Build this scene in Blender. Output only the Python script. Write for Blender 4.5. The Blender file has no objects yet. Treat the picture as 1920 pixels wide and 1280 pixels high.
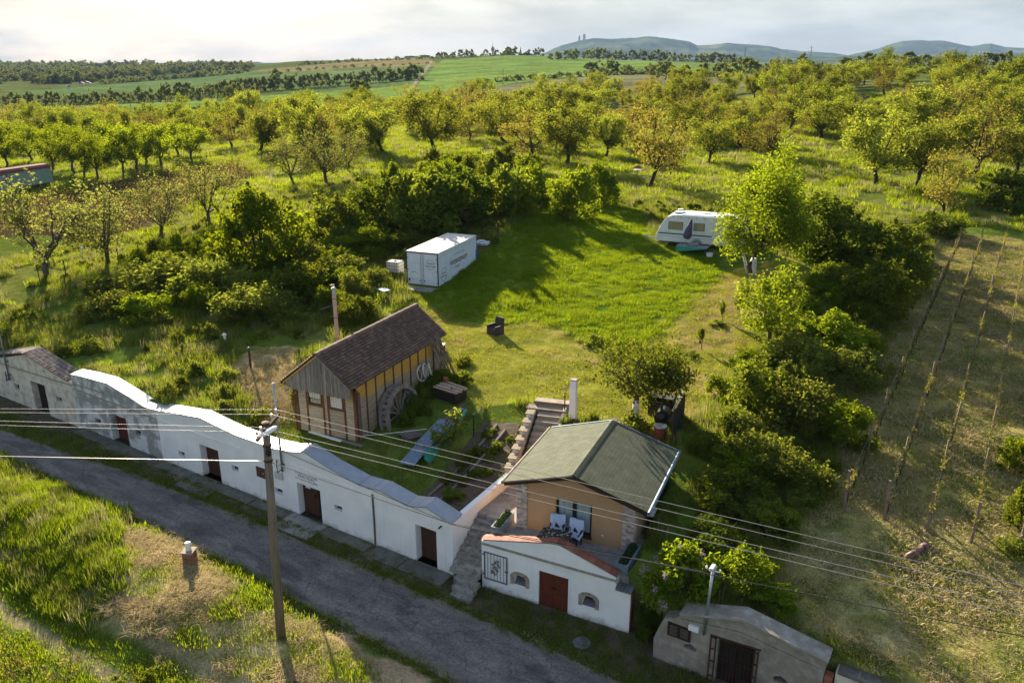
import bpy, math, random
import numpy as np
from mathutils import Vector, Matrix, Euler
from mathutils.geometry import tessellate_polygon
R = math.radians
rng = np.random.default_rng(7)
random.seed(7)
scene = bpy.context.scene
col = scene.collection

# ------------------------------------------------------------------ camera
F_PX, V_HOR = 1493.0, 123.0
PITCH = math.atan((640 - V_HOR) / F_PX)
SX, SY = 0.84586065, -0.53340394           # street direction in the camera's ground frame
CAM = np.array([12.004, -22.038, 19.7])
cam_d = bpy.data.cameras.new('camera'); cam_d.sensor_width = 36; cam_d.lens = 36 * F_PX / 1920
cam_d.clip_start = 0.5; cam_d.clip_end = 40000
cam = bpy.data.objects.new('camera', cam_d); col.objects.link(cam)
cam.location = CAM
YAW = math.atan2(-SY, SX)                   # camera looks this far to the west of +Y
cam.rotation_euler = (R(90) - PITCH, 0, YAW)
scene.camera = cam

# ------------------------------------------------------------------ sky and sun
SUN_EL = R(18.7)
SUN_AZ = math.atan2(-0.82, 0.57)
sun_dir = Vector((math.sin(SUN_AZ) * math.cos(SUN_EL), math.cos(SUN_AZ) * math.cos(SUN_EL), math.sin(SUN_EL)))
world = bpy.data.worlds.new('World'); scene.world = world; world.use_nodes = True
nt = world.node_tree; nt.nodes.clear()
out = nt.nodes.new('ShaderNodeOutputWorld'); bg = nt.nodes.new('ShaderNodeBackground')
sky = nt.nodes.new('ShaderNodeTexSky'); sky.sky_type = 'NISHITA'; sky.sun_disc = False
sky.sun_elevation = SUN_EL; sky.sun_rotation = SUN_AZ
sky.altitude = 200; sky.air_density = 1.0; sky.dust_density = 0.8; sky.ozone_density = 1.2
tc = nt.nodes.new('ShaderNodeTexCoord')
mp = nt.nodes.new('ShaderNodeMapping'); mp.inputs['Scale'].default_value = (1.0, 1.0, 4.5)
nz = nt.nodes.new('ShaderNodeTexNoise'); nz.inputs['Scale'].default_value = 3.4; nz.inputs['Detail'].default_value = 7; nz.inputs['Roughness'].default_value = 0.58
rmp = nt.nodes.new('ShaderNodeValToRGB'); rmp.color_ramp.elements[0].position = 0.47; rmp.color_ramp.elements[1].position = 0.66
rmp.color_ramp.elements[0].color = (0.94, 0.94, 0.94, 1); rmp.color_ramp.elements[1].color = (1, 1, 1, 1)
mixc = nt.nodes.new('ShaderNodeMix'); mixc.data_type = 'RGBA'
cl2 = nt.nodes.new('ShaderNodeValToRGB'); e_ = cl2.color_ramp.elements; e_[0].position = 0.42; e_[1].position = 0.58   # thin high cloud veil, greyer where thick
e_[0].color = (0.60, 0.605, 0.62, 1); e_[1].color = (0.93, 0.92, 0.91, 1)
vsc = nt.nodes.new('ShaderNodeVectorMath'); vsc.operation = 'SCALE'; vsc.inputs['Scale'].default_value = 1.95
nz2 = nt.nodes.new('ShaderNodeTexNoise'); nz2.inputs['Scale'].default_value = 5.0; nz2.inputs['Detail'].default_value = 8; nz2.inputs['Roughness'].default_value = 0.62
nt.links.new(nz2.outputs['Fac'], cl2.inputs['Fac']); nt.links.new(cl2.outputs['Color'], vsc.inputs[0]); nt.links.new(vsc.outputs['Vector'], mixc.inputs['B'])
nt.links.new(tc.outputs['Generated'], mp.inputs['Vector']); nt.links.new(mp.outputs['Vector'], nz.inputs['Vector']); nt.links.new(mp.outputs['Vector'], nz2.inputs['Vector'])
nt.links.new(nz.outputs['Fac'], rmp.inputs['Fac']); 
sxyz = nt.nodes.new('ShaderNodeSeparateXYZ'); nt.links.new(tc.outputs['Generated'], sxyz.inputs[0])
hzr = nt.nodes.new('ShaderNodeMapRange'); hzr.inputs['From Max'].default_value = 0.75; hzr.inputs['To Min'].default_value = 0.985; hzr.inputs['To Max'].default_value = 0.22   # edge-on veil, thickest at the horizon; thinned overhead for bluer fill light
nt.links.new(sxyz.outputs['Z'], hzr.inputs['Value'])
hmul = nt.nodes.new('ShaderNodeMath'); hmul.operation = 'MULTIPLY'; nt.links.new(rmp.outputs['Color'], hmul.inputs[0]); nt.links.new(hzr.outputs[0], hmul.inputs[1])
nt.links.new(hmul.outputs[0], mixc.inputs['Factor'])
nt.links.new(sky.outputs['Color'], mixc.inputs['A']); nt.links.new(mixc.outputs['Result'], bg.inputs['Color'])
bg.inputs['Strength'].default_value = 0.08
nt.links.new(bg.outputs['Background'], out.inputs['Surface'])

sl = bpy.data.lights.new('sun', 'SUN'); sl.energy = 5.0; sl.angle = R(0.55); sl.color = (1.0, 0.87, 0.68)
so = bpy.data.objects.new('sun', sl); col.objects.link(so)
so.rotation_euler = sun_dir.to_track_quat('Z', 'Y').to_euler()
so.location = (-60, 40, 60)

scene.view_settings.view_transform = 'Standard'; scene.view_settings.look = 'None'
scene.view_settings.exposure = 2.15; scene.view_settings.gamma = 1.0
scene.view_settings.use_curve_mapping = False
scene.render.engine = 'CYCLES'
scene.cycles.use_denoising = True
scene.cycles.max_bounces = 7; scene.cycles.diffuse_bounces = 3; scene.cycles.transmission_bounces = 4
scene.cycles.transparent_max_bounces = 8; scene.cycles.volume_bounces = 0
scene.cycles.caustics_reflective = False; scene.cycles.caustics_refractive = False

# ------------------------------------------------------------------ photo pixel <-> place
cp_, sp_ = math.cos(PITCH), math.sin(PITCH)
def to_world2(x, y):
    return (CAM[0] + SX * x + SY * y, CAM[1] - SY * x + SX * y)
def to_cam2(X, Y):
    dx, dy = X - CAM[0], Y - CAM[1]
    return SX * dx - SY * dy, SY * dx + SX * dy
def ray(u, v):
    a = (u - 960) / F_PX; b = (640 - v) / F_PX
    x, y, z = a, cp_ + b * sp_, -sp_ + b * cp_
    return np.array([SX * x + SY * y, -SY * x + SX * y, z])
def pz(u, v, z):
    d = ray(u, v); t = (z - CAM[2]) / d[2]; return Vector((CAM[0] + d[0] * t, CAM[1] + d[1] * t, z))
def depth(p):
    x, y = to_cam2(p[0], p[1]); return y * cp_ - (p[2] - CAM[2]) * sp_
def px2m(n, p):
    return n / F_PX * depth(p)

def sstep(a, b, x):
    t = np.clip((x - a) / (b - a), 0, 1); return t * t * (3 - 2 * t)

# ------------------------------------------------------------------ terrain height
UK = np.array([-500, 0, 300, 600, 800, 960, 1200, 1500, 1800, 2300.])
RK = np.array([90, 130, 170, 230, 300, 450, 600, 750, 900, 1020, 1130, 1350, 1700, 2300, 3200, 4600, 6500, 9000, 16000.])
ZT = np.array([
 [3.0, 3.3, 3.2, 2.6, 1.2, 0.2, 1, 1.5, 2, 2.5, 3.0, 4.0, 6, 10, 16, 22, 26, 28, 30],
 [3.4, 3.6, 3.4, 2.6, 1.2, 0.2, 1, 1.5, 2, 2.5, 3.0, 4.0, 6, 11, 18, 22, 28, 28, 30],
 [4.6, 4.8, 4.4, 3.4, 1.5, 0.5, 1, 1.6, 2.3, 3.0, 4.2, 6.0, 9, 15, 22, 27, 30, 30, 30],
 [5.6, 6.0, 6.0, 5.8, 5.0, 2.0, 4, 7.5, 12, 17, 22, 27, 26, 20, 20, 20, 24, 28, 30],
 [5.9, 6.3, 6.6, 7.2, 7.8, 7.5, 10, 15, 21, 26, 30, 31, 24, 15, 15, 18, 22, 26, 30],
 [6.0, 6.5, 7.0, 8.0, 9.0, 9.5, 13, 19, 25, 30, 33, 29, 18, 10, 12, 18, 24, 26, 30],
 [6.2, 6.9, 7.6, 9.0, 10.5, 12.0, 15, 19, 23, 25, 26, 24, 14, 6, 10, 18, 24, 26, 30],
 [6.5, 8.0, 10.0, 14.0, 15.5, 18.0, 19.5, 20.5, 20.5, 20, 17, 12, 6, 2, 8, 18, 26, 30, 34],
 [6.5, 9.0, 12.0, 15.5, 17.5, 20.0, 21.0, 21.0, 20.5, 19, 16, 10, 4, 2, 10, 22, 30, 34, 38],
 [6.5, 9.0, 12.0, 15.5, 18.0, 21.0, 22.0, 22.0, 21.5, 20, 17, 12, 6, 6, 14, 26, 32, 36, 40]])
def h_far(X, Y):
    x, y = to_cam2(X, Y); y = np.maximum(y, 20.0)
    u = np.clip(960 + 1580 * x / y, UK[0], UK[-1] - 1e-6); r = np.clip(np.hypot(x, y), RK[0], RK[-1] - 1e-3)
    iu = np.clip(np.searchsorted(UK, u, 'right') - 1, 0, len(UK) - 2); ir = np.clip(np.searchsorted(RK, r, 'right') - 1, 0, len(RK) - 2)
    fu = (u - UK[iu]) / (UK[iu + 1] - UK[iu]); fr = (r - RK[ir]) / (RK[ir + 1] - RK[ir])
    fu = fu * fu * (3 - 2 * fu)
    z = (ZT[iu, ir] * (1 - fu) * (1 - fr) + ZT[iu + 1, ir] * fu * (1 - fr) + ZT[iu, ir + 1] * (1 - fu) * fr + ZT[iu + 1, ir + 1] * fu * fr)
    return z + 0.25 * np.sin(X * 0.045 + 1.3) * np.sin(Y * 0.038) * sstep(90, 160, r)
GY = np.array([-5, .3, 3.0, 6.0, 9.0, 13, 17, 22, 30, 39, 56, 90, 200.]); GZ = np.array([2.42, 2.42, 2.42, 2.85, 3.45, 3.75, 4.05, 4.45, 5.1, 5.85, 6.2, 6.5, 7])
VY = np.array([-5, .3, 2, 8, 30, 56, 90, 200.]); VZ = np.array([2.2, 2.3, 2.45, 3.0, 4.3, 5.6, 6.4, 7])
STEP_Y = 0.52
def h_up(X, Y):
    g = np.interp(Y, GY, GZ); vz = np.interp(Y, VY, VZ)
    z = g + (vz - g) * sstep(2.5, 7.5, X)
    z = z + 0.65 * sstep(-16.5, -21.5, X) * (1 - sstep(3, 15, Y))
    z = z - 0.028 * np.maximum(0, -X - 36) * sstep(6, 25, Y)
    z = z + 0.05 * np.sin(X * .9 + 1) * np.sin(Y * .8) + 0.03 * np.sin(X * 2.3) * np.sin(Y * 2.1 + .5)
    x, y = to_cam2(X, Y); r = np.hypot(x, y)
    k = sstep(85, 140, r)
    return z * (1 - k) + h_far(X, Y) * k
# house frame (garden axis turned 9.2 degrees against the street wall)
HA = R(9.2); HO = (-2.76, 1.80)
def house2(X, Y):
    dx, dy = X - HO[0], Y - HO[1]; c, s = math.cos(HA), math.sin(HA)
    return dx * c + dy * s, -dx * s + dy * c
SA = R(17.0); SO = (-4.82, 4.64)
def stair2(X, Y):
    dx, dy = X - SO[0], Y - SO[1]; c, s = math.cos(SA), math.sin(SA)
    return dx * c + dy * s, -dx * s + dy * c
def h_low(X, Y):
    m = .68 * np.exp(-((Y + 6.6) / 2.1) ** 2) * sstep(-8.0, -12.5, X)
    m = m + 0.35 * np.exp(-((Y + 6.2) / 1.2) ** 2) * sstep(2.5, -3, X) * sstep(-13, -9, X)
    t = -0.35 * sstep(-7.6, -10, Y)
    n = 0.03 * np.sin(X * 1.7) * np.sin(Y * 2.2 + 1) * sstep(-4.6, -5.4, Y)
    ap = -0.05 * sstep(-1.1, -1.6, Y)
    return m + t + n + ap
def stepy(X):
    return np.interp(X, [-4.8, -3.36, 3.0, 3.4, 4.2], [STEP_Y, .49, 1.10, 1.10, STEP_Y])
def height(X, Y):
    X = np.asarray(X, float); Y = np.asarray(Y, float)
    z = np.where(Y < stepy(X), h_low(X, Y), h_up(X, Y))
    a, b = house2(X, Y)
    # terrace pad, and the cutting in which the stairs climb
    pad = (a > -0.35) & (a < 5.0) & (b < 5.2) & (Y >= stepy(X))
    z = np.where(pad, np.minimum(z, 1.85), z)
    z = np.where((X > -5.05) & (X < -3.2) & (Y >= stepy(X)) & (Y < 2.0), -.15, z)
    z = np.where((X > -5.0) & (X < -2.4) & (Y >= 2.0) & (Y < 5.2) & (a < .2), np.minimum(z, 1.85), z)
    p, q = stair2(X, Y)
    z = np.where((p > -.05) & (p < 1.35) & (q > -.3) & (q < 4.7), np.minimum(z, 1.75 + q * .33), z)
    return z
def hz(x, y):
    return float(height(np.array([x]), np.array([y]))[0])
def gp(u, v):
    """the ground point seen at a photo pixel"""
    d = ray(u, v); t = np.geomspace(15, 12000, 1500)
    Px = CAM[0] + d[0] * t; Py = CAM[1] + d[1] * t; Pz = CAM[2] + d[2] * t
    k = np.nonzero(Pz < height(Px, Py))[0]
    if len(k) == 0:       # just over a crest: the crest itself
        w = (t > 60) & (t < 2500); i = np.argmin(np.where(w, (Pz - height(Px, Py)) / t, 9)); return Vector((Px[i], Py[i], hz(Px[i], Py[i])))
    k = k[0]; a, b = t[max(k - 1, 0)], t[k]
    for _ in range(18):
        m = .5 * (a + b); X, Y, Z = CAM + d * m
        if Z < hz(X, Y): b = m
        else: a = m
    X, Y, Z = CAM + d * b
    return Vector((X, Y, hz(X, Y)))

# ------------------------------------------------------------------ material factory
MATS = {}
def lin(c):  # sRGB 0-255 -> linear
    return tuple(((x / 255) / 12.92 if x / 255 <= .04045 else ((x / 255 + .055) / 1.055) ** 2.4) for x in c)
def nodes(name):
    m = bpy.data.materials.new(name); m.use_nodes = True; MATS[name] = m
    t = m.node_tree; t.nodes.clear(); return m, t
def N(t, typ, **kw):
    n = t.nodes.new(typ)
    for k, v in kw.items():
        if k in n.inputs: n.inputs[k].default_value = v
        else: setattr(n, k, v)
    return n
def pm(name, c1, c2=None, scale=4, rough=.8, bump=.0, bscale=None, stretch=(1, 1, 1), metal=0, detail=5, spec=.3, lo=.35, hi=.65, coords='Object', c3=None, s3=30, a3=.35, rand=0):
    """two-tone noise, optional fine third tone, optional relief"""
    m, t = nodes(name); L = t.links.new
    o = N(t, 'ShaderNodeOutputMaterial'); b = N(t, 'ShaderNodeBsdfPrincipled')
    b.inputs['Roughness'].default_value = rough; b.inputs['Metallic'].default_value = metal
    b.inputs['Specular IOR Level'].default_value = spec
    c2 = c2 or tuple(x * .75 for x in c1)
    tcn = N(t, 'ShaderNodeTexCoord'); mpn = N(t, 'ShaderNodeMapping'); mpn.inputs['Scale'].default_value = stretch
    L(tcn.outputs[coords], mpn.inputs['Vector'])
    n1 = N(t, 'ShaderNodeTexNoise', Scale=scale, Detail=detail, Roughness=.6); L(mpn.outputs[0], n1.inputs['Vector'])
    r = N(t, 'ShaderNodeValToRGB'); e = r.color_ramp.elements; e[0].position, e[1].position = lo, hi
    e[0].color = (*c1, 1); e[1].color = (*c2, 1); L(n1.outputs['Fac'], r.inputs['Fac'])
    src = r.outputs['Color']
    if c3:
        n3 = N(t, 'ShaderNodeTexNoise', Scale=s3, Detail=4); L(mpn.outputs[0], n3.inputs['Vector'])
        mr = N(t, 'ShaderNodeMapRange'); mr.inputs['From Min'].default_value = .48; mr.inputs['From Max'].default_value = .66; mr.inputs['To Max'].default_value = a3
        L(n3.outputs['Fac'], mr.inputs['Value'])
        mx = N(t, 'ShaderNodeMix', data_type='RGBA'); L(mr.outputs[0], mx.inputs['Factor']); L(src, mx.inputs['A']); mx.inputs['B'].default_value = (*c3, 1); src = mx.outputs['Result']
    if rand:
        oi = N(t, 'ShaderNodeObjectInfo'); mr2 = N(t, 'ShaderNodeMapRange'); mr2.inputs['To Min'].default_value = 1 - rand; mr2.inputs['To Max'].default_value = 1 + rand
        L(oi.outputs['Random'], mr2.inputs['Value']); hs = N(t, 'ShaderNodeHueSaturation'); L(mr2.outputs[0], hs.inputs['Value']); L(src, hs.inputs['Color']); src = hs.outputs['Color']
    L(src, b.inputs['Base Color'])
    if bump:
        n2 = N(t, 'ShaderNodeTexNoise', Scale=bscale or scale * 6, Detail=6); L(mpn.outputs[0], n2.inputs['Vector'])
        bp = N(t, 'ShaderNodeBump', Strength=bump, Distance=.02); L(n2.outputs['Fac'], bp.inputs['Height']); L(bp.outputs[0], b.inputs['Normal'])
    L(b.outputs[0], o.inputs['Surface']); return m
def leafmat(name, dark, light, trans, tf=.45, warm=None, gloss=.02):
    m, t = nodes(name); L = t.links.new
    o = N(t, 'ShaderNodeOutputMaterial')
    at = N(t, 'ShaderNodeAttribute', attribute_name='lv'); oi = N(t, 'ShaderNodeObjectInfo')
    mx = N(t, 'ShaderNodeMix', data_type='RGBA'); mx.inputs['A'].default_value = (*dark, 1); mx.inputs['B'].default_value = (*light, 1); L(at.outputs['Fac'], mx.inputs['Factor'])
    src = mx.outputs['Result']
    mr = N(t, 'ShaderNodeMapRange'); mr.inputs['To Min'].default_value = .78; mr.inputs['To Max'].default_value = 1.22; L(oi.outputs['Random'], mr.inputs['Value'])
    hs = N(t, 'ShaderNodeHueSaturation'); L(mr.outputs[0], hs.inputs['Value']); L(src, hs.inputs['Color'])
    if warm is not None:
        mh = N(t, 'ShaderNodeMapRange'); mh.inputs['To Min'].default_value = .5 - warm; mh.inputs['To Max'].default_value = .5 + warm * .5; L(oi.outputs['Random'], mh.inputs['Value']); L(mh.outputs[0], hs.inputs['Hue'])
    d = N(t, 'ShaderNodeBsdfDiffuse'); L(hs.outputs[0], d.inputs['Color'])
    tr = N(t, 'ShaderNodeBsdfTranslucent')
    m2 = N(t, 'ShaderNodeMix', data_type='RGBA'); m2.inputs['A'].default_value = (*[x * .6 for x in trans], 1); m2.inputs['B'].default_value = (*trans, 1); L(at.outputs['Fac'], m2.inputs['Factor'])
    h2 = N(t, 'ShaderNodeHueSaturation'); L(m2.outputs['Result'], h2.inputs['Color']); L(mr.outputs[0], h2.inputs['Value'])
    if warm is not None: L(mh.outputs[0], h2.inputs['Hue'])
    L(h2.outputs[0], tr.inputs['Color'])
    ms = N(t, 'ShaderNodeMixShader', Fac=tf); L(d.outputs[0], ms.inputs[1]); L(tr.outputs[0], ms.inputs[2])
    L(ms.outputs[0], o.inputs['Surface']); return m

# ------------------------------------------------------------------ mesh helpers
class MB:
    def __init__(s): s.v = []; s.f = []
    def add(s, vs, fs):
        o = len(s.v); s.v += [tuple(p) for p in vs]; s.f += [tuple(i + o for i in q) for q in fs]; return s
    def box(s, c, d, rot=None, taper=1.0):
        x, y, z = [k / 2 for k in d]; P = [Vector((sx * x * (taper if sz > 0 else 1), sy * y * (taper if sz > 0 else 1), sz * z)) for sz in (-1, 1) for sy in (-1, 1) for sx in (-1, 1)]
        if rot is not None: P = [rot @ p for p in P]
        c = Vector(c)
        return s.add([p + c for p in P], [(0, 2, 3, 1), (4, 5, 7, 6), (0, 1, 5, 4), (2, 6, 7, 3), (0, 4, 6, 2), (1, 3, 7, 5)])
    def bx(s, x0, x1, y0, y1, z0, z1): return s.box(((x0 + x1) / 2, (y0 + y1) / 2, (z0 + z1) / 2), (x1 - x0, y1 - y0, z1 - z0))
    def bar(s, a, b, w, h=None, up=(0, 0, 1)):
        a, b = Vector(a), Vector(b); d = b - a; L = d.length; d.normalize(); up = Vector(up)
        if abs(d.dot(up)) > .99: up = Vector((0, 1, 0))
        x = d.cross(up).normalized(); z = x.cross(d); m = Matrix((x, d, z)).transposed()
        return s.box((a + b) / 2, (w, L, h or w), m)
    def tube(s, pts, rad, n=6, cap=True, closed=False):
        pts = [Vector(p) for p in pts]
        if not hasattr(rad, '__len__'): rad = [rad] * len(pts)
        o = len(s.v); m = len(pts); up = Vector((0, 0, 1))
        for i, p in enumerate(pts):
            if closed: t = pts[(i + 1) % m] - pts[i - 1]
            else: t = pts[min(i + 1, m - 1)] - pts[max(i - 1, 0)]
            t.normalize(); q = up if abs(t.z) < .95 else Vector((1, 0, 0))
            a = t.cross(q).normalized(); b = t.cross(a)
            for k in range(n):
                w = 2 * math.pi * k / n; s.v.append(tuple(p + (a * math.cos(w) + b * math.sin(w)) * rad[i]))
        for i in range(m if closed else m - 1):
            j = (i + 1) % m
            for k in range(n): s.f.append((o + i * n + k, o + i * n + (k + 1) % n, o + j * n + (k + 1) % n, o + j * n + k))
        if cap and not closed: s.f.append(tuple(o + k for k in range(n))[::-1]); s.f.append(tuple(o + (m - 1) * n + k for k in range(n)))
        return s
    def cyl(s, a, b, r, n=12, r2=None): return s.tube([a, b], [r, r if r2 is None else r2], n)
    def prism(s, poly, y0, y1, plane='xz'):
        """polygon (x,z) pushed from y0 to y1, or (x,y) pushed from z0 to z1"""
        n = len(poly)
        mk = (lambda p, y: (p[0], y, p[1])) if plane == 'xz' else ((lambda p, y: (p[0], p[1], y)) if plane == 'xy' else (lambda p, y: (y, p[0], p[1])))
        return s.add([mk(p, y0) for p in poly] + [mk(p, y1) for p in poly], [tuple(range(n)), tuple(range(2 * n - 1, n - 1, -1))] + [(i, i + n, (i + 1) % n + n, (i + 1) % n) for i in range(n)])
    def holed(s, outline, holes, y0, y1):
        """a wall: outline (x,z) with openings, from its face y0 back to y1"""
        loops = [outline] + holes
        tri = tessellate_polygon([[Vector((x, z, 0)) for x, z in lp] for lp in loops])
        flat = [p for lp in loops for p in lp]; n = len(flat); o = len(s.v)
        s.v += [(x, y0, z) for x, z in flat] + [(x, y1, z) for x, z in flat]
        for t in tri: s.f.append(tuple(o + i for i in t)); s.f.append(tuple(o + n + i for i in reversed(t)))
        k = 0
        for lp in loops:
            m = len(lp)
            for i in range(m): a, b = k + i, k + (i + 1) % m; s.f.append((o + a, o + b, o + n + b, o + n + a))
            k += m
        return s
    def lathe(s, prof, c=(0, 0, 0), n=16):
        o = len(s.v); m = len(prof)
        for r, z in prof:
            for k in range(n): w = 2 * math.pi * k / n; s.v.append((c[0] + r * math.cos(w), c[1] + r * math.sin(w), c[2] + z))
        for i in range(m - 1):
            for k in range(n): s.f.append((o + i * n + k, o + i * n + (k + 1) % n, o + (i + 1) * n + (k + 1) % n, o + (i + 1) * n + k))
        s.f.append(tuple(o + k for k in range(n))[::-1]); s.f.append(tuple(o + (m - 1) * n + k for k in range(n))); return s
    def xform(s, M, start=0):
        s.v[start:] = [tuple(M @ Vector(p)) for p in s.v[start:]]; return s
    def mesh(s, name, mat, smooth=False):
        me = bpy.data.meshes.new(name); me.from_pydata(s.v, [], s.f); me.validate(); 
        import bmesh
        bm = bmesh.new(); bm.from_mesh(me); bmesh.ops.recalc_face_normals(bm, faces=bm.faces); bm.to_mesh(me); bm.free()
        if smooth: me.shade_smooth()
        if mat: me.materials.append(mat if not isinstance(mat, str) else MATS[mat])
        return me
    def build(s, name, mat, parent=None, smooth=False, bevel=0):
        o = bpy.data.objects.new(name, s.mesh(name, mat, smooth)); col.objects.link(o); o.parent = parent
        if bevel:
            b = o.modifiers.new('bevel', 'BEVEL'); b.width = bevel; b.segments = 1; b.limit_method = 'ANGLE'
        return o
def tag(o, label=None, cat=None, group=None, kind=None):
    if label: o['label'] = label
    if cat: o['category'] = cat
    if group: o['group'] = group
    if kind: o['kind'] = kind
    return o
def thing(name, label, cat, loc=(0, 0, 0), rz=0, group=None):
    o = bpy.data.objects.new(name, None); o.empty_display_size = .2; col.objects.link(o)
    o.location = loc; o.rotation_euler = (0, 0, rz); return tag(o, label, cat, group)
KIDS = {}
def copy_thing(root, loc, rz=0, sc=None, label=None, group=None):
    def cp(o, par):
        c = o.copy(); col.objects.link(c); c.parent = par
        for ch in KIDS.get(o.name) or o.children: cp(ch, c)
        return c
    r = cp(root, None); r.location = loc; r.rotation_euler = (0, 0, rz)
    if sc is not None: r.scale = sc if hasattr(sc, '__len__') else (sc, sc, sc)
    if label: r['label'] = label
    if group: r['group'] = group
    return r
def inst(name, me, parent, loc=(0, 0, 0), rot=(0, 0, 0), sc=None):
    o = bpy.data.objects.new(name, me); col.objects.link(o); o.parent = parent; o.location = loc; o.rotation_euler = rot
    if sc is not None: o.scale = sc if hasattr(sc, '__len__') else (sc, sc, sc)
    return o
def npmesh(name, V, Q, mat, smooth=False, attr=None, colr=None):
    """V (n,3), Q (m,3 or 4)"""
    me = bpy.data.meshes.new(name); V = np.asarray(V, np.float32); Q = np.asarray(Q, np.int32)
    me.vertices.add(len(V)); me.vertices.foreach_set('co', V.ravel())
    k = Q.shape[1]; me.loops.add(Q.size); me.loops.foreach_set('vertex_index', Q.ravel())
    me.polygons.add(len(Q)); me.polygons.foreach_set('loop_start', np.arange(0, Q.size, k, dtype=np.int32))
    me.polygons.foreach_set('use_smooth', np.full(len(Q), smooth))
    for nm, a in (attr or {}).items():
        at = me.attributes.new(nm, 'FLOAT', 'POINT'); at.data.foreach_set('value', np.asarray(a, np.float32))
    for nm, c in (colr or {}).items():
        at = me.attributes.new(nm, 'FLOAT_COLOR', 'POINT'); at.data.foreach_set('color', np.asarray(c, np.float32).ravel())
    me.update(); me.validate()
    if mat: me.materials.append(MATS[mat] if isinstance(mat, str) else mat)
    return me
def text_mesh(txt, size, mat, align='CENTER', bold=False, shear=0, sx=1.0):
    cu = bpy.data.curves.new('txt', 'FONT'); cu.body = txt; cu.size = size; cu.align_x = align; cu.align_y = 'CENTER'; cu.shear = shear
    cu.resolution_u = 3; cu.offset = .006 * size / .3 if bold else 0
    o = bpy.data.objects.new('txt', cu); col.objects.link(o); dg = bpy.context.evaluated_depsgraph_get(); dg.update()
    me = bpy.data.meshes.new_from_object(o.evaluated_get(dg)); bpy.data.objects.remove(o); bpy.data.curves.remove(cu)
    for v in me.vertices: v.co.x *= sx
    me.materials.clear(); me.materials.append(MATS[mat]); return me
# ================================================================== noise and zones
def vnoise(X, Y, s, seed=0):
    x, y = np.asarray(X) / s, np.asarray(Y) / s; xi, yi = np.floor(x).astype(np.int64), np.floor(y).astype(np.int64)
    fx, fy = x - xi, y - yi; fx = fx * fx * (3 - 2 * fx); fy = fy * fy * (3 - 2 * fy)
    def h(a, b):
        n = (a * 374761393 + b * 668265263 + seed * 974711) & 0x7fffffff
        n = ((n ^ (n >> 13)) * 1274126177) & 0x7fffffff
        return ((n ^ (n >> 16)) & 0xffff) / 65535.
    return (h(xi, yi) * (1 - fx) + h(xi + 1, yi) * fx) * (1 - fy) + (h(xi, yi + 1) * (1 - fx) + h(xi + 1, yi + 1) * fx) * fy
def fbm(X, Y, s, seed=0, n=3):
    t = 0; a = .5; w = 0
    for i in range(n): t = t + a * vnoise(X, Y, s / 2 ** i, seed + i * 17); w += a; a *= .55
    return t / w
def inpoly(X, Y, P):
    X = np.asarray(X); c = np.zeros(X.shape, bool); n = len(P); j = n - 1
    for i in range(n):
        xi, yi = P[i][0], P[i][1]; xj, yj = P[j][0], P[j][1]
        if yi != yj: c ^= ((yi > Y) != (yj > Y)) & (X < (xj - xi) * (Y - yi) / (yj - yi) + xi)
        j = i
    return c
def pdist(X, Y, P):
    d = np.full(np.shape(X), 1e9)
    for a, b in zip(P[:-1], P[1:]):
        vx, vy = b[0] - a[0], b[1] - a[1]; t = np.clip(((X - a[0]) * vx + (Y - a[1]) * vy) / (vx * vx + vy * vy), 0, 1)
        d = np.minimum(d, np.hypot(X - a[0] - t * vx, Y - a[1] - t * vy))
    return d
def gpoly(px): return [gp(u, v)[:2] for u, v in px]
Z_LUSH = gpoly([(770, 548), (900, 480), (960, 430), (1040, 375), (1120, 362), (1210, 400), (1222, 452), (1345, 480), (1352, 520), (1300, 570), (1232, 640), (1190, 657), (1110, 648), (1010, 600), (930, 610), (860, 600)])
Z_MOWN = gpoly([(770, 560), (860, 600), (940, 610), (1010, 600), (1110, 650), (1190, 657), (1340, 520), (1480, 480), (1570, 540), (1440, 590), (1390, 680), (1300, 780), (1200, 800), (1060, 775), (990, 752), (880, 765), (800, 700), (830, 640), (760, 585)])
Z_DRY = gpoly([(1352, 525), (1460, 505), (1500, 550), (1400, 600), (1350, 660), (1230, 655), (1300, 590)])
Z_DRY2 = gpoly([(430, 690), (470, 655), (545, 650), (575, 700), (545, 800), (490, 790), (440, 730)])
Z_HAY = [pz(u, v, .5)[:2] for u, v in [(225, 990), (330, 1015), (420, 1090), (500, 1150), (610, 1165), (760, 1262), (640, 1330), (480, 1300), (300, 1200), (190, 1130)]]
Z_BARE = [pz(u, v, .1)[:2] for u, v in [(560, 1190), (640, 1180), (740, 1240), (850, 1300), (740, 1300), (640, 1220)]]
Z_TALLB = [pz(u, v, .6)[:2] for u, v in [(-60, 850), (60, 880), (240, 960), (215, 1010), (235, 1080), (180, 1150), (90, 1110), (0, 1040), (-80, 1000)]]
RUT1 = [pz(u, v, -.3)[:2] for u, v in [(-90, 985), (0, 1045), (120, 1110), (240, 1188), (400, 1262), (520, 1320)]]
RUT2 = [pz(u, v, -.3)[:2] for u, v in [(-90, 1070), (0, 1138), (100, 1202), (160, 1240), (260, 1300)]]
Z_SOIL = gpoly([(-60, 392), (240, 335), (440, 305), (490, 330), (400, 362), (300, 425), (180, 455), (60, 440), (-60, 450)])
Z_WALLTOP = gpoly([(580, 840), (740, 880), (840, 950), (780, 975), (700, 915), (600, 870)])
def mixc_(c, col_, k): return c * (1 - k[..., None]) + np.array(col_) * k[..., None]
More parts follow.
